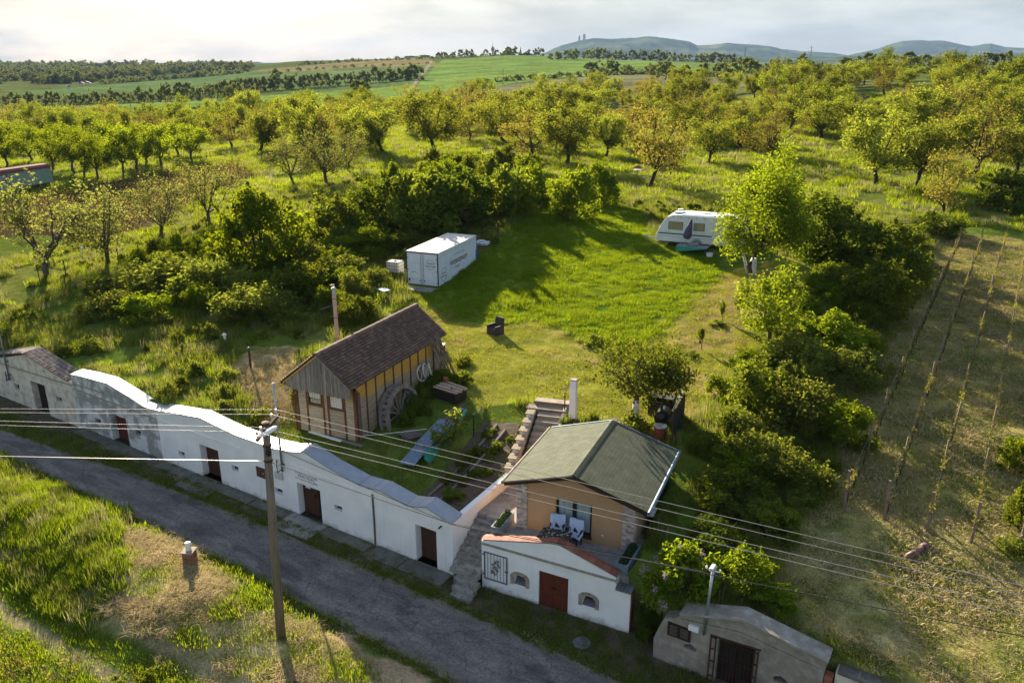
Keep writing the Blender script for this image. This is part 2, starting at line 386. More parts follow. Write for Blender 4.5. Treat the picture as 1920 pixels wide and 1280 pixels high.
def zone_color(X, Y):
    jx = X + .9 * (fbm(X, Y, 1.1, 5) - .5) * 2; jy = Y + .9 * (fbm(X, Y, 1.1, 9) - .5) * 2
    n1 = fbm(X, Y, 6, 1); n2 = fbm(X, Y, 1.6, 2); n3 = fbm(X, Y, 25, 3)
    c = np.empty(X.shape + (3,)); c[:] = (.095, .135, .020)
    c = mixc_(c, (.16, .165, .04), sstep(.45, .75, n1) * .8)
    c = mixc_(c, (.20, .175, .075), sstep(.62, .8, n3) * sstep(45, 60, Y) * .8)
    low = Y < stepy(X)
    c = np.where((low & (Y > -5.2))[..., None], mixc_(np.full(X.shape + (3,), .05) * np.array((1.3, 1.55, .5)), (.14, .12, .05), sstep(.55, .8, n2)), c)  # verge below the wall: its shade is put into a darker grass colour
    k = inpoly(jx, jy, Z_LUSH); c = np.where(k[..., None], mixc_(np.full(c.shape, 1.) * np.array((.085, .145, .012)), (.13, .16, .02), sstep(.4, .7, n2)), c)
    k = inpoly(jx, jy, Z_MOWN); c = np.where(k[..., None], mixc_(np.full(c.shape, 1.) * np.array((.23, .235, .035)), (.36, .28, .09), sstep(.5, .72, n2)), c)
    k = inpoly(jx, jy, Z_DRY); c = np.where(k[..., None], mixc_(np.full(c.shape, 1.) * np.array((.32, .24, .09)), (.22, .19, .05), sstep(.45, .7, n2)), c)
    k = inpoly(jx, jy, Z_DRY2); c = np.where(k[..., None], mixc_(np.full(c.shape, 1.) * np.array((.42, .31, .14)), (.22, .19, .06), sstep(.5, .7, n2)), c)
    k = (X > 5.6 + 1.2 * (n1 - .5)) & (X < 22) & (Y > .5) & (Y < 58)
    vin = mixc_(np.full(c.shape, 1.) * np.array((.30, .26, .08)), (.13, .15, .03), sstep(.42, .66, n2))
    vin = mixc_(vin, (.44, .37, .17), sstep(.55, .75, fbm(X, Y, 2.6, 33)) * sstep(14, 5, Y))
    c = np.where(k[..., None], vin, c)
    k = inpoly(jx, jy, Z_SOIL); c = np.where(k[..., None], mixc_(np.full(c.shape, 1.) * np.array((.075, .048, .030)), (.12, .10, .05), sstep(.6, .8, n2)), c)
    k = inpoly(jx, jy, Z_HAY); c = np.where((k & low)[..., None], mixc_(np.full(c.shape, 1.) * np.array((.58, .44, .21)), (.24, .23, .05), sstep(.46, .66, n2)), c)
    k = inpoly(jx, jy, Z_BARE); c = np.where((k & low)[..., None], np.array((.36, .26, .15)) * (0.8 + .4 * n2[..., None]), c)
    rd = np.minimum(pdist(X, Y, RUT1), pdist(X, Y, RUT2)) + .35 * (n2 - .5)
    c = mixc_(c, (.27, .225, .115), (1 - sstep(.22, .42, rd)) * low * .9)
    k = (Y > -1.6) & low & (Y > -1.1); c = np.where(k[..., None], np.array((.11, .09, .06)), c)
    return c
# far fields, as areas of the land
FIELDS = [((.155, .235, .05), [(20, 207), (330, 190), (560, 176), (770, 160), (800, 168), (760, 182), (640, 190), (480, 207), (300, 222), (60, 224)]),
 ((.11, .165, .055), [(0, 176), (200, 160), (340, 148), (440, 136), (600, 128), (620, 140), (450, 160), (300, 170), (120, 178)]),
 ((0.232, 0.189, 0.087), [(460, 134), (640, 117), (800, 108), (826, 124), (700, 126), (560, 135)]),
 ((.12, .17, .06), [(560, 136), (700, 127), (812, 122), (800, 140), (780, 158), (640, 165), (520, 168)]),
 ((.165, .24, .055), [(792, 150), (815, 124), (830, 113), (960, 103), (1040, 102), (1240, 116), (1360, 119), (1290, 134), (1130, 140), (1000, 151), (900, 166), (765, 178)]),
 ((0.167, 0.160, 0.080), [(830, 172), (1000, 154), (1130, 141), (1420, 134), (1420, 160), (1150, 170), (1000, 176), (850, 182)]),
 ((.13, .19, .05), [(1240, 119), (1800, 112), (1920, 118), (1700, 135), (1420, 138)])]
LANE = [(752, 184), (770, 166), (790, 142), (803, 124), (808, 116)]

# ------------------------------------------------------------------ terrain materials
def groundmat(name, s1, s2, bump):
    m, t = nodes(name); L = t.links.new
    o = N(t, 'ShaderNodeOutputMaterial'); b = N(t, 'ShaderNodeBsdfDiffuse', Roughness=.3)
    at = N(t, 'ShaderNodeAttribute', attribute_name='Col'); tcn = N(t, 'ShaderNodeTexCoord')
    n1 = N(t, 'ShaderNodeTexNoise', Scale=s1, Detail=6, Roughness=.65); n2 = N(t, 'ShaderNodeTexNoise', Scale=s2, Detail=5, Roughness=.7)
    L(tcn.outputs['Object'], n1.inputs['Vector']); L(tcn.outputs['Object'], n2.inputs['Vector'])
    ad = N(t, 'ShaderNodeMath', operation='ADD'); L(n1.outputs['Fac'], ad.inputs[0]); L(n2.outputs['Fac'], ad.inputs[1])
    mr = N(t, 'ShaderNodeMapRange'); mr.inputs['From Min'].default_value = .75; mr.inputs['From Max'].default_value = 1.25; mr.inputs['To Min'].default_value = .55; mr.inputs['To Max'].default_value = 1.4; L(ad.outputs[0], mr.inputs['Value'])
    hs = N(t, 'ShaderNodeHueSaturation'); L(at.outputs['Color'], hs.inputs['Color']); L(mr.outputs[0], hs.inputs['Value'])
    L(hs.outputs[0], b.inputs['Color'])
    bp = N(t, 'ShaderNodeBump', Strength=bump, Distance=.08); L(n2.outputs['Fac'], bp.inputs['Height']); L(bp.outputs[0], b.inputs['Normal'])
    L(b.outputs[0], o.inputs['Surface']); return m
groundmat('ground', 1.3, 9, .9); groundmat('farland', .03, .25, .2)

# ------------------------------------------------------------------ ground sheet
xs = np.concatenate([np.arange(-150, -48, 1.2), np.arange(-48, 20, .25), np.arange(20, 46, 1.2)])
ys = np.concatenate([np.arange(-34, -14, .8), np.arange(-14, STEP_Y - .05, .25), [STEP_Y - .02, STEP_Y + .02], np.arange(.75, 50, .25), np.arange(50, 151, 1.2)])
GX, GYY = np.meshgrid(xs, ys); GYY = GYY + (stepy(GX) - STEP_Y) * np.clip(1 - np.abs(GYY - STEP_Y) / 3, 0, 1); GZZ = height(GX, GYY)
inn = (np.abs(GX) < 60) & (GYY < 70)
GZZ = GZZ + np.where(inn & (GYY > .6), .05 * (fbm(GX, GYY, .9, 21) - .5), 0)
GZZ = GZZ + np.where((GYY < -4.7) & (GX > -45), .16 * (fbm(GX, GYY, .8, 51) - .5) * sstep(-4.7, -5.3, GYY), 0) + np.where((GX > 5.5) & (GX < 22) & (GYY > 1) & (GYY < 58), .13 * (fbm(GX, GYY, .9, 52) - .5), 0)
C = zone_color(GX, GYY); C = np.concatenate([C, np.ones(C.shape[:2] + (1,))], -1)
ny, nx = GX.shape; idx = np.arange(nx * ny).reshape(ny, nx)
Q = np.stack([idx[:-1, :-1], idx[:-1, 1:], idx[1:, 1:], idx[1:, :-1]], -1).reshape(-1, 4)
me = npmesh('ground', np.stack([GX, GYY, GZZ], -1).reshape(-1, 3), Q, 'ground', True, colr={'Col': C.reshape(-1, 4)})
o = bpy.data.objects.new('ground', me); col.objects.link(o); tag(o, kind='structure')

# far land: fan of rows from beside the orchard to the horizon
tu = np.linspace(-700, 2700, 900); tr = np.geomspace(75, 10500, 310)
TU, TR = np.meshgrid(tu, tr)
ax = (TU - 960) / 1580.; yy = TR / np.sqrt(1 + ax * ax); xx = ax * yy
FX, FY = to_world2(xx, yy); FZ = h_far(FX, FY)
ins = sstep(-4, -1.5, -np.maximum.reduce([np.maximum(-150 - FX, FX - 44.5), FY - 149.5, -34 - FY]) * -1.0)
inside = (FX > -146) & (FX < 41) & (FY > -34) & (FY < 146)
FZ = np.where(inside, np.minimum(FZ, h_up(FX, FY)) - .4, FZ)
FV = 640 - F_PX * (yy * sp_ + (FZ - CAM[2]) * cp_) / (yy * cp_ - (FZ - CAM[2]) * sp_)
FU = 960 + F_PX * xx / (yy * cp_ - (FZ - CAM[2]) * sp_)
FC = np.empty(FX.shape + (3,)); FC[:] = (.10, .13, .035)
nf = fbm(FX, FY, 60, 41); FC = mixc_(FC, (.11, .11, .045), sstep(.45, .7, nf) * .7)
for cc, P in FIELDS:
    k = inpoly(FU + 3 * (fbm(FX, FY, 40, 3) - .5), FV, P) & (TR > 230)
    FC = np.where(k[..., None], np.array(cc) * (.85 + .3 * fbm(FX, FY, 120, 8)[..., None]), FC)
ld = pdist(FU, FV, LANE); FC = mixc_(FC, (.30, .24, .17), (1 - sstep(1.2, 3.4, ld)) * (TR > 250))
FC = np.concatenate([FC, np.ones(FC.shape[:2] + (1,))], -1)
ny, nx = FX.shape; idx = np.arange(nx * ny).reshape(ny, nx)
Q = np.stack([idx[:-1, :-1], idx[:-1, 1:], idx[1:, 1:], idx[1:, :-1]], -1).reshape(-1, 4)
me = npmesh('terrain', np.stack([FX, FY, FZ], -1).reshape(-1, 3), Q, 'farland', True, colr={'Col': FC.reshape(-1, 4)})
o = bpy.data.objects.new('terrain', me); col.objects.link(o); tag(o, kind='structure')

# distant hills: ridge outlines with real depth behind the plain
pm('hill_wood', (.018, .034, .014), (.05, .075, .028), scale=.012, rough=1, spec=0, detail=10, c3=(.15, .16, .07), s3=.0035, a3=.8)
def hill(prof, dist, wid, name, seed):
    pu = np.array([p[0] for p in prof], float); pv = np.array([p[1] for p in prof], float)
    uu = np.linspace(pu[0], pu[-1], 420); vv = np.interp(uu, pu, pv)
    s = np.linspace(-1, 1, 41); U, S = np.meshgrid(uu, s)
    ax = (U - 960) / 1580.; yb = dist + S * wid + 0 * U; xb = ax * yb
    top = CAM[2] + dist * np.tan(np.arctan((640 - vv) / F_PX) - PITCH)
    X, Y = to_world2(xb, yb)
    base = 18.; env = np.clip(1 - np.abs(S) ** 1.6, 0, 1) ** 1.3
    z = base + (top[None, :] - base) * env * (1 + .10 * (fbm(X, Y, 420, seed) - .5) * (np.abs(S) > .02))
    z = z + (np.abs(S) < .9) * (9 * (fbm(X, Y, 60, seed + 3, 2) - .3)) - 4
    nyy, nxx = X.shape; idx = np.arange(nxx * nyy).reshape(nyy, nxx)
    Q = np.stack([idx[:-1, :-1], idx[:-1, 1:], idx[1:, 1:], idx[1:, :-1]], -1).reshape(-1, 4)
    o = bpy.data.objects.new(name, npmesh(name, np.stack([X, Y, z], -1).reshape(-1, 3), Q, 'hill_wood', True)); col.objects.link(o); tag(o, kind='structure'); return o
hill([(985, 112), (1020, 99), (1050, 86), (1085, 76), (1110, 71), (1150, 73), (1185, 71), (1215, 68), (1250, 72), (1290, 77), (1305, 85), (1330, 84), (1360, 80), (1400, 83), (1440, 87), (1460, 92), (1500, 96), (1560, 99), (1600, 106), (1640, 112)], 7600, 1300, 'hills', 5)
hill([(1560, 112), (1600, 101), (1640, 92), (1665, 82), (1685, 77), (1705, 76), (1762, 76), (1785, 81), (1815, 87), (1835, 84), (1850, 82), (1880, 89), (1920, 91), (2000, 96), (2150, 104), (2400, 112)], 8200, 1300, 'hills', 8)
hill([(1180, 112), (1300, 109), (1420, 106), (1500, 107), (1600, 104), (1700, 103), (1800, 100), (1920, 98), (2100, 97), (2400, 99)], 5200, 900, 'hills', 11)
hill([(-600, 118), (-200, 119), (0, 120), (80, 119), (180, 120), (260, 122), (300, 119), (330, 116), (400, 115), (470, 116), (540, 118), (620, 120)], 5200, 900, 'hills', 15)
hill([(-600, 126), (-200, 124), (0, 124), (90, 122), (200, 127), (300, 124), (420, 121), (520, 119), (600, 122)], 3000, 500, 'hills', 19)

# ------------------------------------------------------------------ road, pavement
def asphalt():
    m, t = nodes('asphalt'); L = t.links.new
    o = N(t, 'ShaderNodeOutputMaterial'); b = N(t, 'ShaderNodeBsdfPrincipled', Roughness=.85); b.inputs['Specular IOR Level'].default_value = .25
    tcn = N(t, 'ShaderNodeTexCoord'); mp = N(t, 'ShaderNodeMapping'); mp.inputs['Scale'].default_value = (.45, 1.3, 1); L(tcn.outputs['Object'], mp.inputs['Vector'])
    n1 = N(t, 'ShaderNodeTexNoise', Scale=1.3, Detail=6, Roughness=.6); L(mp.outputs[0], n1.inputs['Vector'])
    r = N(t, 'ShaderNodeValToRGB'); e = r.color_ramp.elements; e[0].position = .36; e[1].position = .64; e[0].color = (.088, .076, .068, 1); e[1].color = (.155, .135, .119, 1); L(n1.outputs['Fac'], r.inputs['Fac'])
    n2 = N(t, 'ShaderNodeTexNoise', Scale=11, Detail=7, Roughness=.75); L(tcn.outputs['Object'], n2.inputs['Vector'])
    mr = N(t, 'ShaderNodeMapRange'); mr.inputs['From Min'].default_value = .3; mr.inputs['From Max'].default_value = .7; mr.inputs['To Min'].default_value = .5; mr.inputs['To Max'].default_value = 1.7; L(n2.outputs['Fac'], mr.inputs['Value'])
    hs = N(t, 'ShaderNodeHueSaturation'); L(r.outputs[0], hs.inputs['Color']); L(mr.outputs[0], hs.inputs['Value'])
    # dusty edges: the verge is trodden into the tar
    sep = N(t, 'ShaderNodeSeparateXYZ'); L(tcn.outputs['Object'], sep.inputs[0])
    ab = N(t, 'ShaderNodeMath', operation='ABSOLUTE'); ad = N(t, 'ShaderNodeMath', operation='ADD'); ad.inputs[1].default_value = 3.05; L(sep.outputs['Y'], ad.inputs[0]); L(ad.outputs[0], ab.inputs[0])
    n3 = N(t, 'ShaderNodeTexNoise', Scale=1.7, Detail=5); L(tcn.outputs['Object'], n3.inputs['Vector'])
    sm = N(t, 'ShaderNodeMath', operation='MULTIPLY_ADD'); sm.inputs[1].default_value = .9; L(n3.outputs['Fac'], sm.inputs[0]); L(ab.outputs[0], sm.inputs[2])
    m2 = N(t, 'ShaderNodeMapRange'); m2.inputs['From Min'].default_value = 1.55; m2.inputs['From Max'].default_value = 2.05; m2.inputs['To Max'].default_value = .75; L(sm.outputs[0], m2.inputs['Value'])
    mx = N(t, 'ShaderNodeMix', data_type='RGBA'); L(m2.outputs[0], mx.inputs['Factor']); L(hs.outputs[0], mx.inputs['A']); mx.inputs['B'].default_value = (.17, .145, .11, 1)
    # repair patches and cracks
    v = N(t, 'ShaderNodeTexVoronoi', Scale=.55, feature='DISTANCE_TO_EDGE'); nd = N(t, 'ShaderNodeTexNoise', Scale=2.5, Detail=4); L(tcn.outputs['Object'], nd.inputs['Vector'])
    va = N(t, 'ShaderNodeMix', data_type='RGBA', blend_type='LINEAR_LIGHT'); va.inputs['Factor'].default_value = .25; L(tcn.outputs['Object'], va.inputs['A']); L(nd.outputs['Color'], va.inputs['B']); L(va.outputs['Result'], v.inputs['Vector'])
    cr = N(t, 'ShaderNodeMapRange'); cr.inputs['From Max'].default_value = .014; cr.inputs['To Min'].default_value = .55; cr.inputs['To Max'].default_value = 1; L(v.outputs['Distance'], cr.inputs['Value'])
    np_ = N(t, 'ShaderNodeTexNoise', Scale=.55, Detail=3); L(mp.outputs[0], np_.inputs['Vector']); pr_ = N(t, 'ShaderNodeMapRange'); pr_.inputs['From Min'].default_value = .56; pr_.inputs['From Max'].default_value = .60; pr_.inputs['To Min'].default_value = 1; pr_.inputs['To Max'].default_value = .66; L(np_.outputs['Fac'], pr_.inputs['Value'])
    mm = N(t, 'ShaderNodeMath', operation='MULTIPLY'); L(cr.outputs[0], mm.inputs[0]); L(pr_.outputs[0], mm.inputs[1])
    h3 = N(t, 'ShaderNodeHueSaturation'); L(mx.outputs['Result'], h3.inputs['Color']); L(mm.outputs[0], h3.inputs['Value'])
    L(h3.outputs[0], b.inputs['Base Color'])
    bp = N(t, 'ShaderNodeBump', Strength=.5, Distance=.015); L(n2.outputs['Fac'], bp.inputs['Height']); L(bp.outputs[0], b.inputs['Normal'])
    L(b.outputs[0], o.inputs['Surface'])
asphalt()
rx = np.linspace(-60, 22, 330); ty = np.linspace(0, 1, 15)
X, T = np.meshgrid(rx, ty)
north = np.interp(rx, [-60, -40, -34, -28, -24, -15, -3, 5, 22], [-2.6, -2.6, -2.5, -2.1, -1.7, -1.45, -1.5, -1.75, -1.8]) + .14 * (fbm(rx, rx * 0, 1.1, 4) - .5)
south = np.interp(rx, [-60, -34, -20, -9, -1.5, 22], [-4.3, -4.25, -4.4, -4.55, -4.9, -5.1]) + .16 * (fbm(rx, rx * 0 + 9, 1.0, 6) - .5)
Y = south[None] + (north - south)[None] * T; Zr = np.maximum(height(X, Y), -.06) + .045 + .05 * (1 - (2 * T - 1) ** 2)
ny, nx = X.shape; idx = np.arange(nx * ny).reshape(ny, nx)
Q = np.stack([idx[:-1, :-1], idx[:-1, 1:], idx[1:, 1:], idx[1:, :-1]], -1).reshape(-1, 4)
o = bpy.data.objects.new('road', npmesh('road', np.stack([X, Y, Zr], -1).reshape(-1, 3), Q, 'asphalt', True)); col.objects.link(o); tag(o, kind='structure')

pm('concrete', (.16, .148, .125), (.095, .088, .072), scale=1.6, rough=.9, bump=.25, bscale=30, c3=(.07, .065, .05), s3=6, a3=.5)
pm('concrete_lt', (.30, .28, .25), (.19, .175, .15), scale=1.2, rough=.9, bump=.2, bscale=40, c3=(.11, .10, .085), s3=5, a3=.5)
pav = thing('pavement', None, None); tag(pav, kind='structure')
k = -31.0
ends = [-31, -27.6, -26.0, -23.6, -20.9, -18.6, -16.3, -13.9, -11.7, -9.0, -8.75, -7.0, -4.75]
for a, b in zip(ends[:-1], ends[1:]):
    if b - a < .5: continue
    wide = -1.35 if abs(a + 13.9) < .1 or abs(a + 20.9) < .1 else -.78 + .10 * math.sin(a * 3)
    MB().bx(a + .012, b - .012, wide, .02, -.05, .07 + .02 * math.sin(a * 7)).build('slab', 'concrete_lt' if abs(a + 13.9) < .1 else 'concrete', pav, bevel=.012)
for i, (x, y) in enumerate([(-14.05, -1.62), (-13.55, -1.75), (-13.1, -1.86)]):
    MB().box((x, y, -.02), (.36, .3, .06), Matrix.Rotation(.2 * i, 3, 'Z')).build('paver', 'concrete', pav, bevel=.01)
# ================================================================== building materials
def limewash_wall(name, c1, c2, dirt):
    """limewashed render with damp, splashed foot, fine cracks and rain streaks"""
    m, t = nodes(name); L = t.links.new
    o = N(t, 'ShaderNodeOutputMaterial'); b = N(t, 'ShaderNodeBsdfPrincipled', Roughness=.92); b.inputs['Specular IOR Level'].default_value = .1
    tcn = N(t, 'ShaderNodeTexCoord'); n1 = N(t, 'ShaderNodeTexNoise', Scale=.9, Detail=6); L(tcn.outputs['Object'], n1.inputs['Vector'])
    r = N(t, 'ShaderNodeValToRGB'); e = r.color_ramp.elements; e[0].position, e[1].position = .35, .65; e[0].color = (*c1, 1); e[1].color = (*c2, 1); L(n1.outputs['Fac'], r.inputs['Fac'])
    sp = N(t, 'ShaderNodeSeparateXYZ'); L(tcn.outputs['Object'], sp.inputs[0]); n2 = N(t, 'ShaderNodeTexNoise', Scale=2.6, Detail=7, Roughness=.7); L(tcn.outputs['Object'], n2.inputs['Vector'])
    ma = N(t, 'ShaderNodeMath', operation='MULTIPLY_ADD'); ma.inputs[1].default_value = 1.1; L(n2.outputs['Fac'], ma.inputs[0]); mi = N(t, 'ShaderNodeMath', operation='MULTIPLY'); mi.inputs[1].default_value = -1.0; L(sp.outputs['Z'], mi.inputs[0]); L(mi.outputs[0], ma.inputs[2])
    k = N(t, 'ShaderNodeMapRange'); k.inputs['From Min'].default_value = .28; k.inputs['From Max'].default_value = .60; k.inputs['To Max'].default_value = .8; L(ma.outputs[0], k.inputs['Value'])
    m1 = N(t, 'ShaderNodeMix', data_type='RGBA'); L(k.outputs[0], m1.inputs['Factor']); L(r.outputs[0], m1.inputs['A']); m1.inputs['B'].default_value = (*dirt, 1)
    mp = N(t, 'ShaderNodeMapping'); mp.inputs['Scale'].default_value = (5, 5, .35); L(tcn.outputs['Object'], mp.inputs['Vector']); n3 = N(t, 'ShaderNodeTexNoise', Scale=1.2, Detail=5); L(mp.outputs[0], n3.inputs['Vector'])
    k3 = N(t, 'ShaderNodeMapRange'); k3.inputs['From Min'].default_value = .58; k3.inputs['From Max'].default_value = .76; k3.inputs['To Max'].default_value = .28; L(n3.outputs['Fac'], k3.inputs['Value'])
    m2 = N(t, 'ShaderNodeMix', data_type='RGBA'); L(k3.outputs[0], m2.inputs['Factor']); L(m1.outputs['Result'], m2.inputs['A']); m2.inputs['B'].default_value = (.42, .40, .36, 1)
    v = N(t, 'ShaderNodeTexVoronoi', Scale=.7, feature='DISTANCE_TO_EDGE'); va = N(t, 'ShaderNodeMix', data_type='RGBA', blend_type='LINEAR_LIGHT'); va.inputs['Factor'].default_value = .2; L(tcn.outputs['Object'], va.inputs['A']); L(n2.outputs['Color'], va.inputs['B']); L(va.outputs['Result'], v.inputs['Vector'])
    k4 = N(t, 'ShaderNodeMapRange'); k4.inputs['From Max'].default_value = .007; k4.inputs['To Min'].default_value = .45; k4.inputs['To Max'].default_value = 0; L(v.outputs['Distance'], k4.inputs['Value']); k5 = N(t, 'ShaderNodeMath', operation='MULTIPLY'); L(k4.outputs[0], k5.inputs[0]); L(k.outputs[0], k5.inputs[1])
    m3 = N(t, 'ShaderNodeMix', data_type='RGBA'); L(k5.outputs[0], m3.inputs['Factor']); L(m2.outputs['Result'], m3.inputs['A']); m3.inputs['B'].default_value = (.2, .18, .15, 1)
    L(m3.outputs['Result'], b.inputs['Base Color']); n6 = N(t, 'ShaderNodeTexNoise', Scale=18, Detail=6); L(tcn.outputs['Object'], n6.inputs['Vector'])
    bp = N(t, 'ShaderNodeBump', Strength=.3, Distance=.02); L(n6.outputs['Fac'], bp.inputs['Height']); L(bp.outputs[0], b.inputs['Normal']); L(b.outputs[0], o.inputs['Surface'])
limewash_wall('white_plaster', (.80, .79, .77), (.70, .69, .68), (.36, .33, .28))
pm('old_plaster', (.66, .60, .49), (.52, .47, .38), scale=1.1, rough=.95, bump=.35, bscale=14, spec=.1, c3=(.30, .25, .19), s3=2.2, a3=.6)
pm('peeling_plaster', (.60, .59, .57), (.27, .265, .25), scale=1.25, rough=.95, bump=.4, bscale=10, spec=.1, lo=.44, hi=.54, c3=(.45, .44, .42), s3=5, a3=.5)
pm('ruin_plaster', (.29, .26, .21), (.20, .175, .14), scale=.9, rough=.95, bump=.6, bscale=9, spec=.1, c3=(.38, .36, .32), s3=3.2, a3=.5)
pm('coping_metal', (.30, .315, .34), (.24, .255, .28), scale=2, rough=.5, metal=.35, spec=.5, bump=.05, bscale=6)
pm('red_door', (.13, .030, .014), (.085, .020, .011), scale=3, rough=.55, stretch=(6, 6, .5), bump=.2, bscale=12)
pm('brown_door', (.085, .036, .018), (.050, .022, .013), scale=3, rough=.7, stretch=(6, 6, .5), bump=.3, bscale=12)
pm('dark_door', (.030, .020, .015), (.018, .012, .010), scale=3, rough=.7, stretch=(6, 6, .5), bump=.3)
pm('black_iron', (.02, .02, .022), (.03, .028, .026), scale=8, rough=.5, metal=.4)
pm('grey_iron', (.17, .18, .20), (.12, .125, .14), scale=8, rough=.5, metal=.5)
pm('rust_iron', (.085, .035, .02), (.05, .022, .015), scale=9, rough=.8, metal=.2, bump=.2)
pm('galvanised', (.42, .44, .47), (.33, .35, .38), scale=6, rough=.4, metal=.75)
pm('blue_grey_sheet', (.15, .205, .26), (.12, .165, .21), scale=4, rough=.5, metal=.3)
pm('pit', (.012, .011, .010), (.02, .018, .015), scale=4, rough=1)  # near-black backing: the shade inside openings is put into the colour
pm('ochre_render', (.42, .255, .135), (.38, .23, .12), scale=1.4, rough=.9, bump=.12, bscale=60, spec=.15)
pm('terracotta', (.27, .090, .048), (.20, .066, .038), scale=3, rough=.75, bump=.12, bscale=20, rand=.22)
pm('mortar_band', (.34, .29, .22), (.22, .19, .15), scale=7, rough=.95, bump=.5, bscale=14)
pm('brick_stone', (.36, .30, .23), (.24, .19, .15), scale=3, rough=.9, bump=.4, rand=.25)
pm('grey_tile', (.16, .16, .165), (.10, .10, .105), scale=4, rough=.8, rand=.15)
pm('dark_fascia', (.030, .018, .012), (.022, .014, .010), scale=4, rough=.5)
pm('window_frame', (.022, .022, .025), (.018, .018, .02), rough=.4)
pm('curtain_glass', (.30, .36, .36), (.22, .28, .29), scale=1.2, rough=.12, stretch=(8, 1, .6), spec=.6)
pm('planter_blue', (.15, .19, .24), (.11, .145, .185), scale=3, rough=.7, bump=.1)
pm('step_concrete', (.30, .275, .24), (.19, .175, .15), scale=2, rough=.95, bump=.4, bscale=22, rand=.12, c3=(.07, .075, .05), s3=4, a3=.5)
pm('warm_step', (.33, .27, .20), (.22, .175, .125), scale=2, rough=.95, bump=.35, bscale=22, rand=.12)
pm('pink_plaster', (.62, .50, .43), (.54, .43, .37), scale=1.2, rough=.95, bump=.15, bscale=24, spec=.1)
pm('soil', (.06, .042, .028), (.10, .07, .045), scale=5, rough=1, bump=.8, bscale=12)
pm('old_timber', (.17, .135, .10), (.095, .075, .057), scale=3, rough=.9, stretch=(1, .3, 1), bump=.4, rand=.2)
pm('paper', (.75, .74, .72), (.7, .69, .67), rough=.9); pm('ink', (.02, .02, .022), rough=.8)
pm('brown_panel', (.10, .05, .03), (.075, .038, .024), rough=.6)
pm('plastic_grey', (.5, .5, .5), (.45, .45, .45), rough=.6)

def planks_door(par, x0, x1, z0, z1, y, mat, n, ledge=True, handle=True, th=.05):
    d = thing('door', None, None, (0, 0, 0)); d.parent = par
    w = (x1 - x0) / n
    for i in range(n):
        MB().bx(x0 + i * w + .006, x0 + (i + 1) * w - .006, y + .004 * (i % 2), y + th, z0, z1).build('plank', mat, d)
    if ledge:
        for k in (.22, .8):
            MB().bx(x0 + .03, x1 - .03, y - .02, y + .002, z0 + (z1 - z0) * k - .04, z0 + (z1 - z0) * k + .04).build('ledge', mat, d)
    if handle:
        MB().bx(x1 - .16, x1 - .12, y - .04, y, z0 + .95, z0 + 1.13).build('handle', 'black_iron', d)
    return d
def cellar(name, label, X0, X1, top, door, vents, wallmat, doormat, coping, cornice=None, step_z=.12, leaf=None):
    t = thing(name, label, 'wine cellar', (X0, 0, 0)); L = lambda x: x - X0
    outline = [(0.004, -.3), (X1 - X0 - .004, -.3)] + [(L(x), z) for x, z in reversed(top)]
    holes = []
    dx0, dx1, dz0, dz1 = door
    holes.append([(L(dx0), dz0), (L(dx0), dz1), (L(dx1), dz1), (L(dx1), dz0)])
    for (a, b, c, d) in vents: holes.append([(L(a), c), (L(a), d), (L(b), d), (L(b), c)])
    MB().holed(outline, holes, 0, .6).build('wall', wallmat, t)
    if leaf:   # one leaf open; a black panel stands in for the dark inside
        planks_door(t, L(dx0), L(dx0) + (dx1 - dx0) * .62, dz0, dz1, .34, doormat, 4, False)
        MB().bx(L(dx0) + (dx1 - dx0) * .62, L(dx1), .56, .6, dz0, dz1).build('passage_dark', 'pit', t)
        MB().bx(L(dx0) + (dx1 - dx0) * .62, L(dx0) + (dx1 - dx0) * .66, .36, .58, dz0, dz1).build('door_leaf', doormat, t)
    else: planks_door(t, L(dx0), L(dx1), dz0, dz1, .36, doormat, 7)
    for (a, b, c, d) in vents:
        MB().bx(L(a), L(b), .19, .23, c, d).build('vent', 'pit', t)  # black back panel stands in for the shade in the hole
        MB().add([(L(a), .012, c + .004), (L(b), .012, c + .004), (L(b), .19, c + .02), (L(a), .19, c + .02)], [(0, 1, 2, 3)]).build('vent_sill', wallmat, t)
    MB().bx(L(dx0) + .02, L(dx1) - .02, -.05, .4, -.1, dz0).build('threshold', 'concrete', t)
    if coping:
        mat, wid, seg = coping
        pts = []
        for (xa, za), (xb, zb) in zip(top[:-1], top[1:]):
            n = max(1, round((xb - xa) / seg))
            for i in range(n): pts.append((xa + (xb - xa) * i / n, za + (zb - za) * i / n, xa + (xb - xa) * (i + 1) / n, za + (zb - za) * (i + 1) / n))
        for xa, za, xb, zb in pts:
            MB().add([(L(xa) + .006, -.05, za + .01), (L(xb) - .006, -.05, zb + .01), (L(xb) - .006, wid, zb + .09), (L(xa) + .006, wid, za + .09),
                      (L(xa) + .006, -.05, za + .05), (L(xb) - .006, -.05, zb + .05), (L(xb) - .006, wid, zb + .13), (L(xa) + .006, wid, za + .13)],
                     [(0, 1, 2, 3), (4, 7, 6, 5), (0, 4, 5, 1), (1, 5, 6, 2), (2, 6, 7, 3), (3, 7, 4, 0)]).build('coping_slab', mat, t)
    if cornice:
        for (xa, za, xb, zb) in cornice:
            MB().add([(L(xa), y, za + dz) for y in (-.035, .003) for dz in (-.03, .03)] + [(L(xb), y, zb + dz) for y in (-.035, .003) for dz in (-.03, .03)],
                     [(0, 1, 3, 2), (4, 6, 7, 5), (0, 4, 5, 1), (2, 3, 7, 6), (1, 5, 7, 3), (0, 2, 6, 4)]).build('cornice', 'mortar_band' if wallmat != 'white_plaster' else wallmat, t)
    return t
